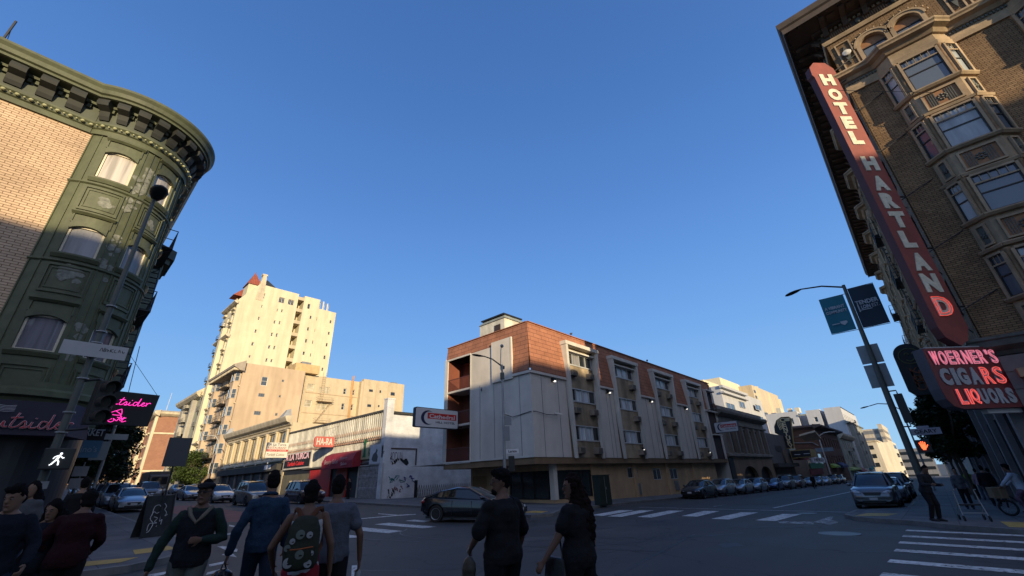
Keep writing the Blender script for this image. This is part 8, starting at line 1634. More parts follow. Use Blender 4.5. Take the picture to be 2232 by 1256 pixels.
# ================================================================== people
def skin(name, c): return mk(name, c, rough=.55, var=.06, streak=.0, spec=.3)
SK_TAN, SK_BRN = skin('tan_skin', (.22, .125, .08)), skin('brown_skin', (.14, .075, .048))
def cloth(name, c, bump=.35, var=.12): return mk(name, c, rough=.85, var=var, scale=5, bump=bump, streak=.04, spec=.15, fine=60)
M_HAIR = mk('black_hair', (.008, .007, .007), rough=.9, spec=.1, var=.3, scale=9, bump=.6, streak=0, fine=50); M_EYE = mk('eye_white', (.2, .19, .17), rough=.2); M_PUP = mk('eye_dark', (.02, .012, .01), rough=.15); M_LIP = mk('lip', (.22, .09, .07)); M_SHOE = mk('dark_shoe', (.02, .02, .022)); M_SHOEW = mk('white_shoe', (.4, .4, .4))
def remesh(mb, name, mats, parent, vox=.012, sm=5, disp=0.0, dscale=20, seed=0):
    o = obj(name, mb, mats, parent); a = o.modifiers.new('r', 'REMESH'); a.mode = 'VOXEL'; a.voxel_size = vox
    b_ = o.modifiers.new('s', 'SMOOTH'); b_.factor = .5; b_.iterations = sm
    bpy.context.view_layer.update(); dg = bpy.context.evaluated_depsgraph_get(); me = bpy.data.meshes.new_from_object(o.evaluated_get(dg)); o.modifiers.clear(); old = o.data; o.data = me; me.name = name; bpy.data.meshes.remove(old)
    if disp:
        n = len(me.vertices); co = np.empty(n * 3); no = np.empty(n * 3); me.vertices.foreach_get('co', co); me.vertices.foreach_get('normal', no); co = co.reshape(-1, 3); no = no.reshape(-1, 3)
        d = np.array([mnoise.fractal(V(c) * dscale + V((seed, 0, 0)), .8, 2.1, 4) for c in co]); co = co + no * (d * disp)[:, None]; me.vertices.foreach_set('co', co.ravel())
    me.polygons.foreach_set('use_smooth', [True] * len(me.polygons)); me.update(); return o
def limbs(mb, pts, rs, n=12, flat=None):
    """tapering closed limb through joints with rounded ends"""
    pts = [V(p) for p in pts]; P = []; R_ = []
    for i in range(len(pts) - 1):
        k = 3
        for t in range(k): f = t / k; P.append(pts[i].lerp(pts[i + 1], f)); R_.append(rs[i] + (rs[i + 1] - rs[i]) * f)
    P.append(pts[-1]); R_.append(rs[-1]); d0 = (P[1] - P[0]).normalized(); d1 = (P[-1] - P[-2]).normalized()
    P = [P[0] - d0 * R_[0] * .8, P[0] - d0 * R_[0] * .4] + P + [P[-1] + d1 * R_[-1] * .4, P[-1] + d1 * R_[-1] * .8]; R_ = [R_[0] * .45, R_[0] * .85] + R_ + [R_[-1] * .85, R_[-1] * .45]
    mb.tube(P, R_, n)
def hand(mb, wrist, dirn, palm_n, side, grip=.3, s=1.0):
    """palm with five fingers; palm_n = way the palm faces; side = thumb side"""
    w, d, n, t = V(wrist), V(dirn).normalized(), V(palm_n).normalized(), V(side).normalized()
    pe = w + d * .085 * s; mb.loft([(w - d * .01, t * .026 * s, n * .019 * s), (w + d * .03 * s, t * .036 * s, n * .017 * s), (w + d * .065 * s, t * .041 * s, n * .015 * s), (pe, t * .038 * s, n * .012 * s)], 12)
    for k, (o_, L) in enumerate(((.030, .070), (.010, .078), (-.011, .072), (-.031, .056))):
        b0 = pe + t * o_ * s - d * .012 * s; a1 = d * math.cos(grip * .5) + n * math.sin(grip * .5); a2 = d * math.cos(grip * 1.5) + n * math.sin(grip * 1.5); a3 = d * math.cos(grip * 2.4) + n * math.sin(grip * 2.4)
        b1 = b0 + a1 * L * .5 * s; b2 = b1 + a2 * L * .32 * s; b3 = b2 + a3 * L * .26 * s; mb.tube([b0, b1, b2, b3], [.0105 * s, .0098 * s, .0088 * s, .0066 * s], 8)
    q0 = w + d * .022 * s + t * .026 * s; q1 = q0 + (t * .75 + d * .6 + n * .25).normalized() * .038 * s; q2 = q1 + (t * .25 + d * .9 + n * .5).normalized() * .032 * s; mb.tube([q0 - t * .012 * s, q0, q1, q2], [.013 * s, .0135 * s, .0115 * s, .0085 * s], 8)
def person(label, x, y, face, H=1.75, bulk=1.0, skin_=SK_TAN, arms=None, legs=None, lean=(0, 0), headturn=0, nod=0, top=None, bottom=None, hair='short', hair_c=None, sleeve='long', shorts=False, vest=None, female=False, shoe=None, base=None, group=None, detail=True, cat='person', name='person', torso_over=0.0, seat=None, skirt=False, hipz=None):
    """local frame: +Y forward, +X to the person's right, z up; lengths scale with H"""
    g = gz(x, y) if base is None else base
    o = thing(name, label, cat, (x, y, g), group, rz=rad(face - 90), local=True); S = H / 1.75; B_ = bulk
    lx, ly = lean; hz = (hipz if hipz else .93); sh = lambda z: V((lx * (z - hz) * 1.0, ly * (z - hz) * 1.0, 0)) if z > hz else V((0, 0, 0))
    P = lambda a, b_, z: (V((a, b_, z)) + sh(z)) * S
    swd = (.168 if not female else .148) * (1 + .35 * (B_ - 1)); hw = .155 * B_ if not female else .165 * B_
    # arms (elbow, wrist) per side
    A = {1: ((swd + .07, -.02, 1.12), (swd + .09, .06, .88)), -1: ((-swd - .07, -.02, 1.12), (-swd - .09, .06, .88))}
    if arms:
        for k, v in arms.items(): A[k] = v
    Lg = {1: ((.10, .03, .50), (.10, -.02, .08)), -1: ((-.10, .03, .50), (-.10, -.02, .08))}
    if legs:
        for k, v in legs.items(): Lg[k] = v
    neck = P(0, -.01, 1.46); hc = P(0, .015, 1.62) + V((0, .02 * nod, -.02 * abs(nod))) * S
    ht = Matrix.Rotation(rad(headturn), 4, 'Z') @ Matrix.Rotation(rad(-18 * nod), 4, 'X')
    hd = lambda a, b_, z: hc + (ht @ V((a, b_, z))) * S
    b = MB(); X_, Y_ = V((1, 0, 0)), V((0, 1, 0))
    def tors(mb, infl, z0=.86, z1=1.5, loose=0.0):
        prof = [(.84, hw * .9, .10 * B_), (.92, hw, .115 * B_), (1.02, hw * .93, .105 * B_), (1.12, .135 * B_ if not female else .118 * B_, .098 * B_), (1.25, .158 * B_, .115 * B_), (1.36, swd * .95, .115 * B_), (1.42, swd * .82, .095), (1.455, .10, .075), (1.49, .062, .062)]
        secs = []
        for z, a, c in prof:
            if z < z0 - .01 or z > z1 + .01: continue
            i_ = infl + loose * max(0, (1.36 - z)); secs.append((P(0, -.005 if z < 1.3 else -.015, z), X_ * (a + i_) * S, Y_ * (c + i_) * S))
        mb.loft(secs, 20)
    tors(b, 0)
    b.loft([(P(0, -.02, 1.40), X_ * .06 * S, Y_ * .06 * S), (P(0, -.015, 1.47), X_ * .056 * S, Y_ * .058 * S), (hd(0, -.02, -.07), X_ * .056 * S, Y_ * .06 * S), (hd(0, -.01, -.02), X_ * .05 * S, Y_ * .055 * S)], 14)
    # head: cranium, jaw, nose, ears, brow
    hs = []
    for z, a, c, yo in ((-.125, .030, .030, .045), (-.11, .046, .052, .030), (-.075, .060, .072, .014), (-.035, .068, .086, .004), (.01, .073, .094, -.002), (.05, .075, .097, -.006), (.085, .068, .088, -.010), (.11, .048, .064, -.012), (.122, .022, .03, -.012)):
        hs.append((hd(0, yo, z), (ht @ X_) * a * S, (ht @ Y_) * c * S))
    b.loft(hs, 18)
    if detail:
        b.tube([hd(0, .088, .018), hd(0, .108, -.018), hd(0, .102, -.032)], [.008 * S, .015 * S, .013 * S], 8); b.tube([hd(-.035, .083, .03), hd(0, .094, .028), hd(.035, .083, .03)], .009 * S, 6); b.tube([hd(-.022, .083, -.062), hd(0, .092, -.058), hd(.022, .083, -.062)], .008 * S, 6); b.ball(hd(0, .078, -.105), .02 * S, 8)
        for s_ in (-1, 1): b.loft([(hd(s_ * .072, -.01, -.035), (ht @ Y_) * .008 * S, (ht @ X_) * .006 * S), (hd(s_ * .078, -.012, -.01), (ht @ Y_) * .016 * S, (ht @ X_) * .008 * S), (hd(s_ * .080, -.014, .015), (ht @ Y_) * .018 * S, (ht @ X_) * .008 * S), (hd(s_ * .076, -.012, .03), (ht @ Y_) * .01 * S, (ht @ X_) * .006 * S)], 10)
    shd = {s_: P(s_ * swd, -.01, 1.385) for s_ in (1, -1)}
    for s_ in (1, -1):
        el, wr = P(*A[s_][0]), P(*A[s_][1]); f = .92 if female else 1
        limbs(b, [shd[s_], el, wr], [.052 * B_ * S * f, .040 * S * f * (.5 + .5 * B_), .026 * S * f]); d = (wr - el).normalized()
        gr = A[s_][2] if len(A[s_]) > 2 else .35; pn = V((-s_, .1, 0)); pn = (pn - d * pn.dot(d)).normalized(); th = d.cross(pn).normalized(); th = th if th.y > 0 or abs(th.y) < .1 and th.z > 0 else -th
        hand(b, wr, d, pn, th, gr, S * (.9 if female else 1))
        kn, an = P(*Lg[s_][0]), P(*Lg[s_][1]); limbs(b, [P(s_ * .085 * B_, 0, .88), kn, an], [.088 * B_ * S, .058 * S, .037 * S])
        b.loft([(an + V((0, -.06, -.03)) * S, X_ * .03 * S, V((0, 0, .03)) * S), (an + V((0, 0, -.035)) * S, X_ * .042 * S, V((0, 0, .04)) * S), (an + V((0, .1, -.05)) * S, X_ * .045 * S, V((0, 0, .025)) * S), (an + V((0, .18, -.06)) * S, X_ * .035 * S, V((0, 0, .017)) * S)], 12)
    bod = remesh(b, 'body', skin_, o, .0095 * S if detail else .016, 3)
    if detail:
        for s_ in (-1, 1):
            e = MB(); e.ball(hd(s_ * .029, .080, .008), (.013 * S, .012 * S, .0095 * S), 8); eo = obj('eye', e, M_EYE, o, smooth='all'); e = MB(); e.ball(hd(s_ * .029, .0905, .008), (.0055 * S, .003 * S, .0055 * S), 6); obj('iris', e, M_PUP, eo)
            e = MB(); e.tube([hd(s_ * .015, .090, .028), hd(s_ * .03, .092, .033), hd(s_ * .046, .082, .028)], .0042 * S, 5); obj('eyebrow', e, M_HAIR, o)
        e = MB(); e.tube([hd(-.022, .0885, -.060), hd(0, .0975, -.057), hd(.022, .0885, -.060)], .0052 * S, 6); obj('mouth', e, M_LIP, o, smooth='all')
    # trousers
    m = MB(); tors(m, .016, .84, 1.02)
    for s_ in (1, -1):
        kn, an = P(*Lg[s_][0]), P(*Lg[s_][1]); hp = P(s_ * .085 * B_, 0, .88)
        if shorts: limbs(m, [hp, hp.lerp(kn, .9)], [.10 * B_ * S, .085 * S])
        else: limbs(m, [hp, kn, an + V((0, 0, .02))], [.102 * B_ * S, .076 * S, .062 * S])
    remesh(m, 'shorts' if shorts else 'trousers', bottom, o, .013, 3, .004, 9, x)
    if not shorts or True:
        for s_ in (1, -1):
            an = P(*Lg[s_][1]); m = MB(); m.loft([(an + V((0, -.085, -.03)) * S, X_ * .03 * S, V((0, 0, .035)) * S), (an + V((0, -.02, -.02)) * S, X_ * .05 * S, V((0, 0, .06)) * S), (an + V((0, .10, -.045)) * S, X_ * .053 * S, V((0, 0, .036)) * S), (an + V((0, .2, -.058)) * S, X_ * .042 * S, V((0, 0, .022)) * S), (an + V((0, .225, -.06)) * S, X_ * .02 * S, V((0, 0, .012)) * S)], 12); obj('shoe', m, shoe or M_SHOE, o, smooth=True)
    # upper garment
    def upper(mat, nm, sleeve, infl, z0, loose=.0, neckline=1.47, dsp=.013):
        m = MB(); tors(m, infl, z0, neckline, loose)
        for s_ in (1, -1):
            el, wr = P(*A[s_][0]), P(*A[s_][1]); r0 = .048 * B_ * S + infl
            if sleeve == 'long': limbs(m, [shd[s_], el, el.lerp(wr, .93)], [r0, .046 * S + infl, .036 * S + infl * .5])
            elif sleeve == 'short': limbs(m, [shd[s_], shd[s_].lerp(el, .62)], [r0 + .003, .046 * S * B_ + infl + .006])
            elif sleeve == 'elbow': limbs(m, [shd[s_], shd[s_].lerp(el, .9)], [r0 + .003, .046 * S * B_ + infl + .006])
            elif sleeve == 'strap': m.ball(P(s_ * swd * .62, -.01, 1.425), (.035 * S, .07 * S, .03 * S), 8)
        return remesh(m, nm, mat, o, .012 if detail else .018, 4, dsp, 7, x * 3 + y)
    if vest: upper(top, 'shirt', sleeve, .012, .92); upper(vest, 'vest', 'none', .026, .80, .03, 1.43)
    else: upper(top, 'shirt' if sleeve != 'strap' else 'tank_top', sleeve, .018 if sleeve != 'strap' else .01, .84 - torso_over, .04 if sleeve != 'strap' else .02, 1.47 if sleeve != 'strap' else 1.37)
    # hair
    hm = hair_c or M_HAIR
    if hair:
        m = MB()
        for z, a, c, yo in ((.045, .083, .098, -.020), (.09, .079, .095, -.018), (.13, .055, .068, -.016)): m.ball(hd(0, yo, z * .82), (a * S, c * S, .055 * S), 14)
        m.ball(hd(0, -.045, .0), (.076 * S, .066 * S, .085 * S), 12)
        if hair == 'short': pass
        if hair == 'medium': m.ball(hd(0, -.05, -.045), (.082 * S, .062 * S, .06 * S), 12); m.ball(hd(0, -.03, .05), (.094 * S, .09 * S, .08 * S), 12)
        if hair == 'curly': m.ball(hd(0, -.015, .075), (.098 * S, .11 * S, .075 * S), 14); m.ball(hd(0, .03, .10), (.08 * S, .075 * S, .05 * S), 12)
        if hair == 'quiff': m.ball(hd(0, .04, .10), (.07 * S, .07 * S, .045 * S), 12)
        if hair in ('long', 'longcurly'):
            m.ball(hd(0, -.02, .06), (.095 * S, .105 * S, .08 * S), 14)
            k = 9 if hair == 'longcurly' else 6
            for i in range(k): t = i / (k - 1); m.ball(hd(0, -.06 - .035 * math.sin(t * 3), .0 - t * (.66 if hair == 'longcurly' else .42)), ((.105 + .10 * math.sin(min(t * 1.2, 1) * math.pi * .7)) * S, (.08 + .05 * math.sin(t * 3)) * S, .09 * S), 12)
            for s_ in (-1, 1):
                for i in range(4): m.ball(hd(s_ * .085, -.005, .02 - i * .07), (.03 * S, .045 * S, .05 * S), 8)
        big = hair in ('curly', 'longcurly', 'quiff')
        remesh(m, 'hair', hm, o, .010 if detail else .018, 2, (.016 if big else .006) * S, 26 if big else 30, x)
    o['_'] = 0; del o['_']
    return o, hd, P, S
def foot_at(px, py_, d): # place standing point at distance d along a sight line
    q = ray(px, 1000); k = d / math.hypot(q.x, q.y); return q.x * k, q.y * k
def head_at(px, py, d):
    q = ray(px, py); k = d / math.hypot(q.x, q.y); X_, Y_ = q.x * k, q.y * k; return X_, Y_, (EYE + q.z * k - gz(X_, Y_)) * 1.75 / 1.765
DENIM = cloth('denim_blue', (.020, .045, .082)); DJEANS = cloth('dark_jeans', (.022, .035, .06)); CBLK = cloth('black_cotton', (.012, .012, .014)); CGREY = cloth('heather_grey_cotton', (.085, .095, .12)); CWHT = cloth('white_cotton', (.42, .43, .46)); CNAVY = cloth('navy_knit', (.010, .013, .020)); CRED = cloth('red_shorts', (.25, .02, .03)); CGRN = cloth('green_sleeve', (.014, .03, .025)); CKHA = cloth('faded_grey_trousers', (.10, .11, .10)); CMAR = cloth('dark_maroon_fleece', (.024, .006, .008)); CVEST = cloth('black_quilted_vest', (.012, .014, .018), bump=.6); COLV = cloth('olive_backpack', (.028, .032, .022)); CBRNS = cloth('brown_strap', (.10, .04, .02)); CGJ = cloth('charcoal_jacket', (.022, .024, .028))
# 1 man in denim jacket, back to us
x, y, HH = head_at(600, 1026, 7.0)
o, hd, P, S = person('man with short dark hair and blue denim jacket walking away', x, y, 70, HH, 1.0, SK_TAN, arms={-1: ((-.29, -.03, 1.10), (-.34, .05, .84), .9), 1: ((.25, .0, 1.12), (.26, .1, .88))}, legs={-1: ((-.10, .12, .50), (-.10, .14, .08)), 1: ((.12, -.04, .50), (.12, -.2, .12))}, top=DENIM, bottom=DJEANS, headturn=12, hair='short')
m2 = MB(); m2.tube([P(.075 * math.cos(a), -.012 + .078 * math.sin(a), 1.478 - .02 * math.sin(a)) for a in [k * .5236 for k in range(13)]], .02, 6); obj('collar', m2, DENIM, o, smooth=True)
bx, by = x + math.cos(rad(158)) * .36, y + math.sin(rad(158)) * .36
bg = thing('shoulder_bag', 'black shiny bag hanging from the hand of the man in denim', 'bag', (x, y, gz(x, y)), rz=rad(68 - 90), local=True)
m = MB(); hh = P(-.35, .06, .76); [m.ball(hh + V((a, b_, c)), r, 12) for a, b_, c, r in ((0, 0, -.24, (.14, .12, .17)), (.03, .02, -.34, (.15, .12, .11)), (-.05, 0, -.2, (.09, .08, .12)))]; remesh(m, 'pouch', mk('black_plastic_bag', (.012, .012, .014), rough=.25, bump=.8, fine=10), bg, .014, 2, .02, 7, 3); m = MB(); m.tube([hh + V((-.05, 0, -.12)), hh + V((-.02, 0, .0)), hh + V((.04, 0, -.12))], .012, 6); obj('handle', m, CBLK, bg)
# 2 man with olive backpack
x, y, HH = head_at(684, 1047, 5.6)
o, hd, P, S = person('man in white tank top and red shorts wearing an olive patched backpack', x, y, 62, HH, 1.05, SK_BRN, arms={-1: ((-.33, .0, 1.10), (-.30, .16, .90)), 1: ((.28, -.04, 1.10), (.30, .02, .82))}, legs={-1: ((-.10, .06, .50), (-.10, .04, .08)), 1: ((.12, -.02, .50), (.12, -.1, .10))}, top=CWHT, bottom=CRED, shorts=True, sleeve='strap', hair='medium')
bp = thing('backpack', 'olive green backpack covered in white patches on a man\'s back', 'backpack', (x, y, gz(x, y)), rz=rad(62 - 90), local=True)
m = MB(); m.loft([(P(0, -.20, .90), V((.13, 0, 0)), V((0, .07, 0))), (P(0, -.23, .95), V((.165, 0, 0)), V((0, .10, 0))), (P(0, -.24, 1.12), V((.165, 0, 0)), V((0, .115, 0))), (P(0, -.22, 1.28), V((.15, 0, 0)), V((0, .095, 0))), (P(0, -.19, 1.38), V((.11, 0, 0)), V((0, .06, 0))), (P(0, -.17, 1.41), V((.06, 0, 0)), V((0, .03, 0)))], 20); pk = remesh(m, 'bag', COLV, bp, .012, 3, .008, 8, 1)
m = MB(); m.loft([(P(0, -.31, .93), V((.12, 0, 0)), V((0, .04, 0))), (P(0, -.34, 1.0), V((.13, 0, 0)), V((0, .045, 0))), (P(0, -.34, 1.12), V((.12, 0, 0)), V((0, .03, 0)))], 14); obj('front_pocket', m, COLV, bp, smooth=True)
rn = random.Random(2)
for i, (a, z, r_) in enumerate(((-.02, 1.24, .042), (.07, 1.23, .03), (-.09, 1.18, .026), (.0, 1.06, .04), (-.10, .99, .045), (.09, .97, .035), (-.13, 1.12, .03), (.11, 1.06, .024))):
    yb_ = -.24 - math.sqrt(max(.0, 1 - (a / .17) ** 2)) * (.115 if z > 1.13 else .14) + .0; m = MB(); c = P(a, yb_, z); m.lathe([(.001, .002), (r_, .0), (r_, -.012), (.001, -.014)], c, 14, axis='y'); obj('patch', m, cloth('patch_white', (.27, .28, .28)) if i % 3 else cloth('patch_grey', (.13, .15, .13)), bp); m = MB(); m.ball(c + V((r_ * .25, -.013, -r_ * .2)), (r_ * .42, .003, r_ * .2), 8); obj('patch_mark', m, CBLK, bp)
m = MB(); m.tube([P(-.10, -.36, 1.105), P(.0, -.385, 1.11), P(.12, -.36, 1.12)], .006, 5); obj('zip', m, cloth('orange_zip', (.35, .10, .04)), bp)
for s_ in (-1, 1): m = MB(); m.tube([P(s_ * .05, -.17, 1.38), P(s_ * .10, -.10, 1.46), P(s_ * .13, .0, 1.465), P(s_ * .14, .12, 1.36), P(s_ * .15, .13, 1.2), P(s_ * .17, -.02, 1.08), P(s_ * .15, -.18, 1.02)], .026, 6); obj('strap', m, CBRNS if s_ < 0 else CBRNS, bp, smooth=True)
# 3 man in grey shirt
x, y, HH = head_at(742, 1036, 6.0)
o, hd, P, S = person('man in dark grey short sleeved shirt walking away with a bottle', x, y, 60, HH, 1.12, SK_BRN, arms={-1: ((-.30, .0, 1.10), (-.30, .1, .86)), 1: ((.31, -.03, 1.10), (.33, .02, .83), .8)}, legs={-1: ((-.12, .1, .50), (-.12, .1, .08)), 1: ((.12, -.05, .50), (.12, -.15, .1))}, top=CGREY, bottom=CBLK, sleeve='short', hair='short', headturn=-10)
bt = thing('water_bottle', 'clear plastic bottle held low by the man in the grey shirt', 'bottle', (x, y, gz(x, y)), rz=rad(60 - 90), local=True); q = P(.325, .04, .72)
m = MB(); m.lathe([(.012, .0), (.013, -.03), (.034, -.06), (.035, -.2), (.03, -.22)], q + V((0, 0, .05)), 12); obj('bottle_body', m, mk('cloudy_plastic', (.30, .33, .34), rough=.2), bt, smooth=True); m = MB(); m.lathe([(.015, .0), (.015, .02)], q + V((0, 0, .05)), 10); obj('cap', m, M_WTRIM, bt)
# 4 man in flat cap and vest, facing us
x, y, HH = head_at(455, 1046, 6.7)
o, hd, P, S = person('man in flat cap and black vest with green sleeves walking toward the camera', x, y, 246, HH, 1.08, SK_BRN, arms={1: ((.31, .0, 1.12), (.36, .06, .84)), -1: ((-.30, -.02, 1.10), (-.10, .20, 1.12), 1.1)}, legs={-1: ((-.10, .12, .50), (-.10, .10, .08)), 1: ((.12, .0, .50), (.12, -.12, .10))}, top=CGRN, bottom=CKHA, vest=CVEST, hair='short', headturn=-8)
m = MB(); m.ball(hd(0, .0, .075), (.102 * S, .122 * S, .048 * S), 16); m.ball(hd(0, .085, .058), (.075 * S, .06 * S, .018 * S), 12); remesh(m, 'flat_cap', CBLK, o, .01, 3)
m = MB(); m.tube([hd(-.075, .0, .012), hd(-.06, .088, .012), hd(0, .1, .014), hd(.06, .088, .012), hd(.075, .0, .012)], .0035, 5); [m.ball(hd(s_ * .031, .097, .007), (.024, .006, .015), 8) for s_ in (-1, 1)]; obj('glasses', m, M_BLK, o)
m = MB(); m.tube([P(-.12, .04, 1.46), P(-.07, .12, 1.38), P(0, .135, 1.30), P(.07, .12, 1.38), P(.12, .04, 1.46)], .022, 6); obj('shirt_collar', m, cloth('tan_collar', (.16, .14, .11)), o, smooth=True)
# 5 large man in black, turned left
x, y, HH = head_at(1092, 1021, 5.2)
o, hd, P, S = person('large man in black shirt and glasses standing in the road, head turned left', x, y, 84, HH, 1.26, SK_BRN, arms={-1: ((-.30, .05, 1.12), (-.24, .26, .98), .9), 1: ((.31, .02, 1.10), (.28, .1, .86))}, top=CBLK, bottom=CBLK, sleeve='elbow', hair='curly', headturn=48, torso_over=.0)
m = MB(); [m.tube([hd(s_ * .012, .098, .01), hd(s_ * .02, .1, .026), hd(s_ * .045, .094, .024), hd(s_ * .054, .084, .008), hd(s_ * .04, .096, -.01), hd(s_ * .016, .1, -.008), hd(s_ * .012, .098, .01)], .0028, 5) for s_ in (-1, 1)]; [m.tube([hd(s_ * .054, .084, .01), hd(s_ * .08, -.01, .012)], .0028, 5) for s_ in (-1, 1)]; m.tube([hd(-.012, .1, .01), hd(.012, .1, .01)], .0028, 5); obj('glasses', m, mk('tortoise_frame', (.10, .05, .03), rough=.3), o)
m = MB(); m.ball(hd(0, .06, -.095), (.052 * S, .052 * S, .035 * S), 10); m.ball(hd(0, .085, -.085), (.03, .022, .025), 8); remesh(m, 'beard', M_HAIR, o, .009, 2, .006, 40)
bg = thing('shoulder_bag', 'dark crossbody bag with pale straps at the left hip of the large man', 'bag', (x, y, gz(x, y)), rz=rad(84 - 90), local=True)
m = MB(); q = P(-.27, .24, .80); m.ball(q, (.05, .11, .12), 12); m.ball(q + V((0, .02, -.08)), (.045, .10, .07), 12); remesh(m, 'pouch', mk('dark_olive_bag', (.05, .045, .03), rough=.5, bump=.5), bg, .012, 2, .01, 9); m = MB(); m.tube([q + V((-.02, .02, .15)), P(-.25, .22, 1.05), P(-.2, .18, 1.2)], .008, 5); obj('strap', m, mk('pale_strap', (.30, .29, .28)), bg)
m = MB(); m.tube([P(-.24, .17, 1.1), P(-.05, -.175, 1.25), P(.10, -.12, 1.44), P(.12, .0, 1.47)], .014, 5); obj('cross_strap', m, CBLK, bg)
# 6 woman with long curly hair
x, y, HH = head_at(1246, 1033, 5.2)
o, hd, P, S = person('woman with very long dark curly hair and black shirt walking left', x, y, 96, HH, 1.24, SK_BRN, arms={-1: ((-.27, .10, 1.12), (-.38, .22, .92), .5), 1: ((.25, -.06, 1.10), (.25, -.02, .84), .9)}, legs={-1: ((-.10, .14, .50), (-.10, .16, .08)), 1: ((.10, -.06, .50), (.10, -.22, .12))}, top=CBLK, bottom=CBLK, sleeve='short', hair='longcurly', headturn=42, female=True, hair_c=mk('dark_red_black_hair', (.012, .007, .006), rough=.9, spec=.1, var=.3, bump=.7, fine=50), torso_over=.02)
m = MB(); [m.tube([hd(s_ * .012, .098, .01), hd(s_ * .02, .1, .026), hd(s_ * .045, .094, .024), hd(s_ * .054, .084, .008), hd(s_ * .04, .096, -.01), hd(s_ * .016, .1, -.008), hd(s_ * .012, .098, .01)], .0022, 5) for s_ in (-1, 1)]; obj('glasses', m, M_BLK, o)
bg = thing('handbag', 'black handbag hanging at the front hip of the long haired woman', 'bag', (x, y, gz(x, y)), rz=rad(96 - 90), local=True); m = MB(); q = P(-.235, .15, .86); m.hexa([q + V(p_) for p_ in ((-.05, -.13, -.22), (.05, -.13, -.22), (.05, .15, -.2), (-.05, .15, -.2), (-.03, -.1, .08), (.03, -.1, .08), (.03, .11, .1), (-.03, .11, .1))]); obj('pouch', m, mk('black_leather', (.014, .014, .016), rough=.4, bump=.4), bg, bevel=.02); m = MB(); m.tube([q + V((0, -.08, .07)), P(-.19, .12, 1.15), P(-.1, .05, 1.45), P(.1, -.1, 1.42)], .01, 5); obj('strap', m, mk('black_leather', (.014, .014, .016)), bg)
bg = thing('carrier_bag', 'dark carrier bag on two long handles behind the long haired woman', 'bag', (x, y, gz(x, y)), rz=rad(96 - 90), local=True); q = P(.255, -.03, .76); m = MB(); [m.tube([q, q + V((.02, -.10 * k, -.14)), q + V((.03, -.19 * k - .02, -.34))], .008, 5) for k in (.35, 1)]; obj('handle', m, CBLK, bg); m = MB(); m.hexa([q + V(p_) for p_ in ((-.04, -.26, -.62), (.10, -.26, -.62), (.10, .02, -.62), (-.04, .02, -.62), (-.02, -.24, -.33), (.08, -.24, -.33), (.08, -.04, -.33), (-.02, -.04, -.33))]); obj('sack', m, CBLK, bg, bevel=.02)
# 7-9 group at the far left
x, y, HH = head_at(47, 1054, 7.4)
o, hd, P, S = person('young man in dark navy sweater coming toward the camera at the far left', x, y, 262, HH, 1.12, SK_TAN, arms={-1: ((-.30, .02, 1.12), (-.30, .2, .95), .8)}, top=CNAVY, bottom=DJEANS, hair='quiff', headturn=-26, nod=.5)
x, y, HH = head_at(127, 1086, 8.2)
o, hd, P, S = person('woman with dark hair in navy coat carrying a white plastic bag', x, y, 262, HH, 1.02, SK_TAN, arms={1: ((.25, .10, 1.10), (.22, .28, .98), .8), -1: ((-.25, .0, 1.1), (-.25, .1, .9))}, top=CNAVY, bottom=DJEANS, hair='long', female=True, headturn=-24, nod=.6, torso_over=.04)
bg = thing('plastic_bag', 'crumpled white plastic bag held by the woman in the navy coat', 'bag', (x, y, gz(x, y)), rz=rad(262 - 90), local=True); q = P(.36, .34, .72); m = MB(); [m.ball(q + V(p_), r_, 10) for p_, r_ in (((0, 0, 0), (.17, .10, .10)), ((.12, 0, -.05), (.10, .08, .08)), ((-.1, 0, .05), (.08, .07, .08)), ((-.08, 0, .14), (.03, .03, .07)))]; remesh(m, 'sack', mk('white_plastic', (.34, .34, .33), rough=.4, bump=.8, fine=8), bg, .012, 1, .035, 8, 5)
x, y, HH = head_at(198, 1064, 8.0)
o, hd, P, S = person('person in dark maroon fleece hunched beside the woman with the white bag', x, y, 75, HH, 1.16, SK_BRN, arms={1: ((.27, .05, 1.12), (.2, .25, 1.0), .8), -1: ((-.33, .0, 1.14), (-.24, .18, .98), .8)}, lean=(.0, .12), top=CMAR, bottom=CBLK, hair='medium', headturn=20, nod=.8)
# people a little further off
def small(label, px, py_, dist, face, H, top, bottom, **k):
    x, y = foot_at(px, 0, dist); return person(label, x, y, face, H, k.pop('bulk', 1.0), k.pop('skin_', SK_TAN), top=top, bottom=bottom, detail=False, base=gz(x, y) + .13 * k.pop('kerb', 1), **k)
small('person in light scarf and dark coat walking behind the maroon fleece', 205, 0, 13.2, 90, 1.7, CBLK, CBLK)
small('person in pale jacket near the base of the lamp post', 100, 0, 11.5, 250, 1.62, cloth('muted_grey_jacket', (.08, .085, .09)), DJEANS, female=True, hair='long')
x, y = at_g(2045, 1136, .13).x, at_g(2045, 1136, .13).y
person('man in charcoal jacket bending over a walking frame on the right corner', x, y, 232, 1.80, 1.12, SK_BRN, arms={1: ((.26, .12, 1.12), (.2, .36, 1.12), .9), -1: ((-.24, .12, 1.10), (-.18, .38, 1.10), .9)}, legs={-1: ((-.08, .12, .50), (-.08, .02, .08)), 1: ((.1, .08, .50), (.1, -.08, .08))}, lean=(0, .30), top=CGJ, bottom=CBLK, hair='short', nod=1.6, detail=False, base=gz(x, y) + .13, torso_over=.04)
wx, wy = x + .7, y - .95; gw = gz(wx, wy) + .13
wk = thing('walking_frame', 'wheeled metal walking frame in front of the man in the charcoal jacket', 'walker', (wx, wy, gw)); m = MB(); r = V((.2, -1, 0)).normalized(); f = V((1, .2, 0)).normalized(); c = V((wx, wy, gw))
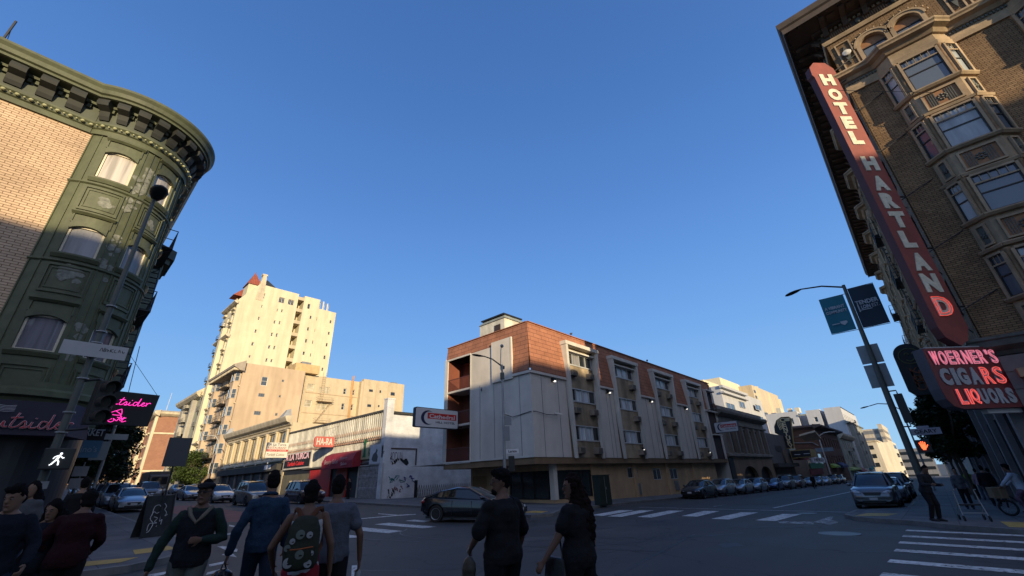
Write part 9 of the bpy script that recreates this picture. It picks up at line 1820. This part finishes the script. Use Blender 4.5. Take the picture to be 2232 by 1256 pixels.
for a in (-.32, .32):
    m.tube([c + r * a - f * .25 + V((0, 0, .08)), c + r * a * .9 - f * .1 + V((0, 0, .6)), c + r * a * .85 - f * .05 + V((0, 0, .95)), c + r * a * .85 - f * .3 + V((0, 0, .98))], .014, 6); m.tube([c + r * a + f * .3 + V((0, 0, .08)), c + r * a * .9 - f * .02 + V((0, 0, .7))], .014, 6)
m.tube([c - r * .3 + V((0, 0, .5)), c + r * .3 + V((0, 0, .5))], .014, 6); m.tube([c - r * .32 - f * .2 + V((0, 0, .25)), c + r * .32 - f * .2 + V((0, 0, .25))], .012, 6); obj('frame', m, M_GALV, wk); m = MB(); m.hexa([c + r * a + f * b_ + V((0, 0, z)) for z in (.47, .52) for a, b_ in ((-.28, -.12), (.28, -.12), (.28, .14), (-.28, .14))]); obj('seat', m, M_BLK, wk, bevel=.01)
for a in (-.32, .32):
    for b_ in (-.27, .32): m = MB(); q = c + r * a + f * b_ + V((0, 0, .09)); m.tube([q - r * .018, q + r * .018], .09, 14); obj('wheel', m, M_TYRE, wk)
small('person in black with a hood walking away along the right pavement', 2128, 0, 33.0, 0, 1.82, CBLK, CBLK, bulk=1.2)
small('person in pale pink top further along the right pavement', 2112, 0, 40, 0, 1.72, cloth('pale_pink_top', (.34, .24, .30)), CGREY)
small('person in lime vest among the crowd on the right pavement', 2093, 0, 42, 0, 1.72, cloth('lime_vest', (.22, .35, .05)), CBLK)
small('person in grey patterned coat behind the walking frame', 2068, 0, 30, 180, 1.70, cloth('patterned_grey', (.10, .10, .11), var=.6), CBLK)
small('person in blue jeans and grey top close to the hotel wall', 2140, 0, 37, 0, 1.72, cloth('light_grey_top', (.2, .2, .23)), DENIM)
small('man in dark clothes walking in the road beside the parked cars', 1757, 0, 74, 180, 1.8, CBLK, CBLK, kerb=0)
small('cyclist in a lime jacket far up the side street', 300, 0, 62, 90, 1.75, cloth('lime_vest', (.22, .35, .05)), CBLK, kerb=0)
small('bearded man in black standing in the dark salon doorway', 768, 0, 47.0, 200, 1.8, CBLK, CBLK)
small('person in dark coat crossing behind the cyclist on the side street', 318, 0, 52, 90, 1.75, CBLK, CBLK, kerb=0)
# rider with electric bike at the right edge
bx, by = at_g(2207, 1125, .13).x, at_g(2207, 1125, .13).y; gb = gz(bx, by) + .13
bk_ = thing('bicycle', 'fat tyred electric bicycle with a cardboard box at the right edge', 'bicycle', (bx, by, gb)); d = V((-.35, -1, 0)).normalized(); c = V((bx, by, gb))
for k in (0, 1):
    q = c + d * (1.05 * k) + V((0, 0, .28)); m = MB(); s_ = d.cross(V((0, 0, 1))); n_ = 26; rr_ = .245; m.tube([q + d * (math.cos(a) * rr_) + V((0, 0, math.sin(a) * rr_)) for a in [k2 * 2 * math.pi / n_ for k2 in range(n_ + 1)]], .038, 8, caps=False); wo = obj('wheel', m, M_TYRE, bk_, smooth=True); m = MB(); [m.tube([q, q + d * (math.cos(a) * rr_) + V((0, 0, math.sin(a) * rr_))], .005, 4) for a in [k2 * math.pi / 6 for k2 in range(12)]]; obj('spokes', m, M_GALV, wo)
m = MB(); m.tube([c + V((0, 0, .28)), c + d * .1 + V((0, 0, .95))], .025, 8); m.tube([c + d * .08 + V((0, 0, .75)), c + d * .5 + V((0, 0, .35)), c + d * .75 + V((0, 0, .75))], .03, 8); m.tube([c + d * .5 + V((0, 0, .35)), c + d * 1.05 + V((0, 0, .28))], .02, 6); m.tube([c + d * .1 + V((0, 0, .95)) - V((.28, -.1, 0)), c + d * .1 + V((0, 0, .98)), c + d * .1 + V((0, 0, .95)) + V((.28, -.1, 0))], .014, 6); obj('bike_frame', m, M_BLK, bk_, smooth=True); m = MB(); m.ball(c + d * .72 + V((0, 0, .8)), (.12, .14, .05), 10); obj('saddle', m, M_BLK, bk_)
cb = thing('cardboard_box', 'brown cardboard box carried on the front of the electric bicycle', 'box', tuple(c - d * .12 + V((0, 0, .62))), rz=rad(20), local=True); m = MB(); m.box(-.2, -.22, -.02, .2, .2, .36); obj('carton', m, mk('cardboard', (.21, .15, .09), rough=.8), cb, bevel=.006); m = MB(); m.box(-.203, -.03, -.021, .203, .03, .363); obj('tape', m, mk('parcel_tape', (.26, .19, .11), rough=.4), cb)
q = c + d * .62; person('rider in white hooded top and patterned trousers astride the electric bicycle', q.x, q.y, math.degrees(math.atan2(-d.y, -d.x)), 1.78, 1.15, SK_BRN, arms={1: ((.30, .22, 1.18), (.26, .42, 1.02), .8), -1: ((-.30, .22, 1.18), (-.26, .42, 1.02), .8)}, legs={1: ((.17, .22, .62), (.20, .12, .2)), -1: ((-.17, .2, .6), (-.28, .0, .08))}, lean=(0, .25), top=cloth('white_hoodie', (.42, .46, .52)), bottom=cloth('patterned_purple', (.12, .08, .11), var=.7), hair='curly', detail=False, base=gz(q.x, q.y) + .13)
# ================================================================== repeated trim becomes one part per piece
def split_parts(names):
    for o in list(COL.objects):
        base = o.name.split('.')[0]
        if o.type != 'MESH' or base not in names: continue
        me = o.data; n = len(me.vertices); par = list(range(n))
        def find(a):
            while par[a] != a: par[a] = par[par[a]]; a = par[a]
            return a
        for e in me.edges:
            a, b_ = find(e.vertices[0]), find(e.vertices[1])
            if a != b_: par[a] = b_
        groups = {}
        for p in me.polygons: groups.setdefault(find(p.vertices[0]), []).append(p)
        if len(groups) < 2 or len(groups) > 90: continue
        for g in groups.values():
            idx = {}; fs = []
            for p in g: fs.append([idx.setdefault(v, len(idx)) for v in p.vertices])
            nm = bpy.data.meshes.new(names[base]); nm.from_pydata([tuple(me.vertices[v].co) for v in idx], [], fs)
            for m_ in me.materials: nm.materials.append(m_)
            if me.polygons[0].use_smooth: nm.polygons.foreach_set('use_smooth', [True] * len(nm.polygons))
            c = bpy.data.objects.new(names[base], nm); COL.objects.link(c); c.parent = o.parent
        bpy.data.objects.remove(o)
split_parts({'pilasters': 'pilaster', 'shop_pilasters': 'pilaster', 'colonnettes': 'colonnette', 'window_hoods': 'window_hood', 'wall_seam': 'wall_seam', 'cornice_brackets': 'bracket', 'stone_trim': 'stone_trim', 'roof_plant': 'roof_plant', 'window_strip': 'window', 'windows_far': 'window', 'window_bands': 'window_band', 'light_well_balconies': 'balcony', 'string_courses': 'string_course', 'peeling_patches': 'peeling_patch', 'projecting_block': 'projecting_block', 'graffiti': 'graffiti', 'grey_bands': 'window_band', 'louvre_strip': 'louvre', 'deco_lines': 'deco_line', 'roof_edge': 'roof_edge'})
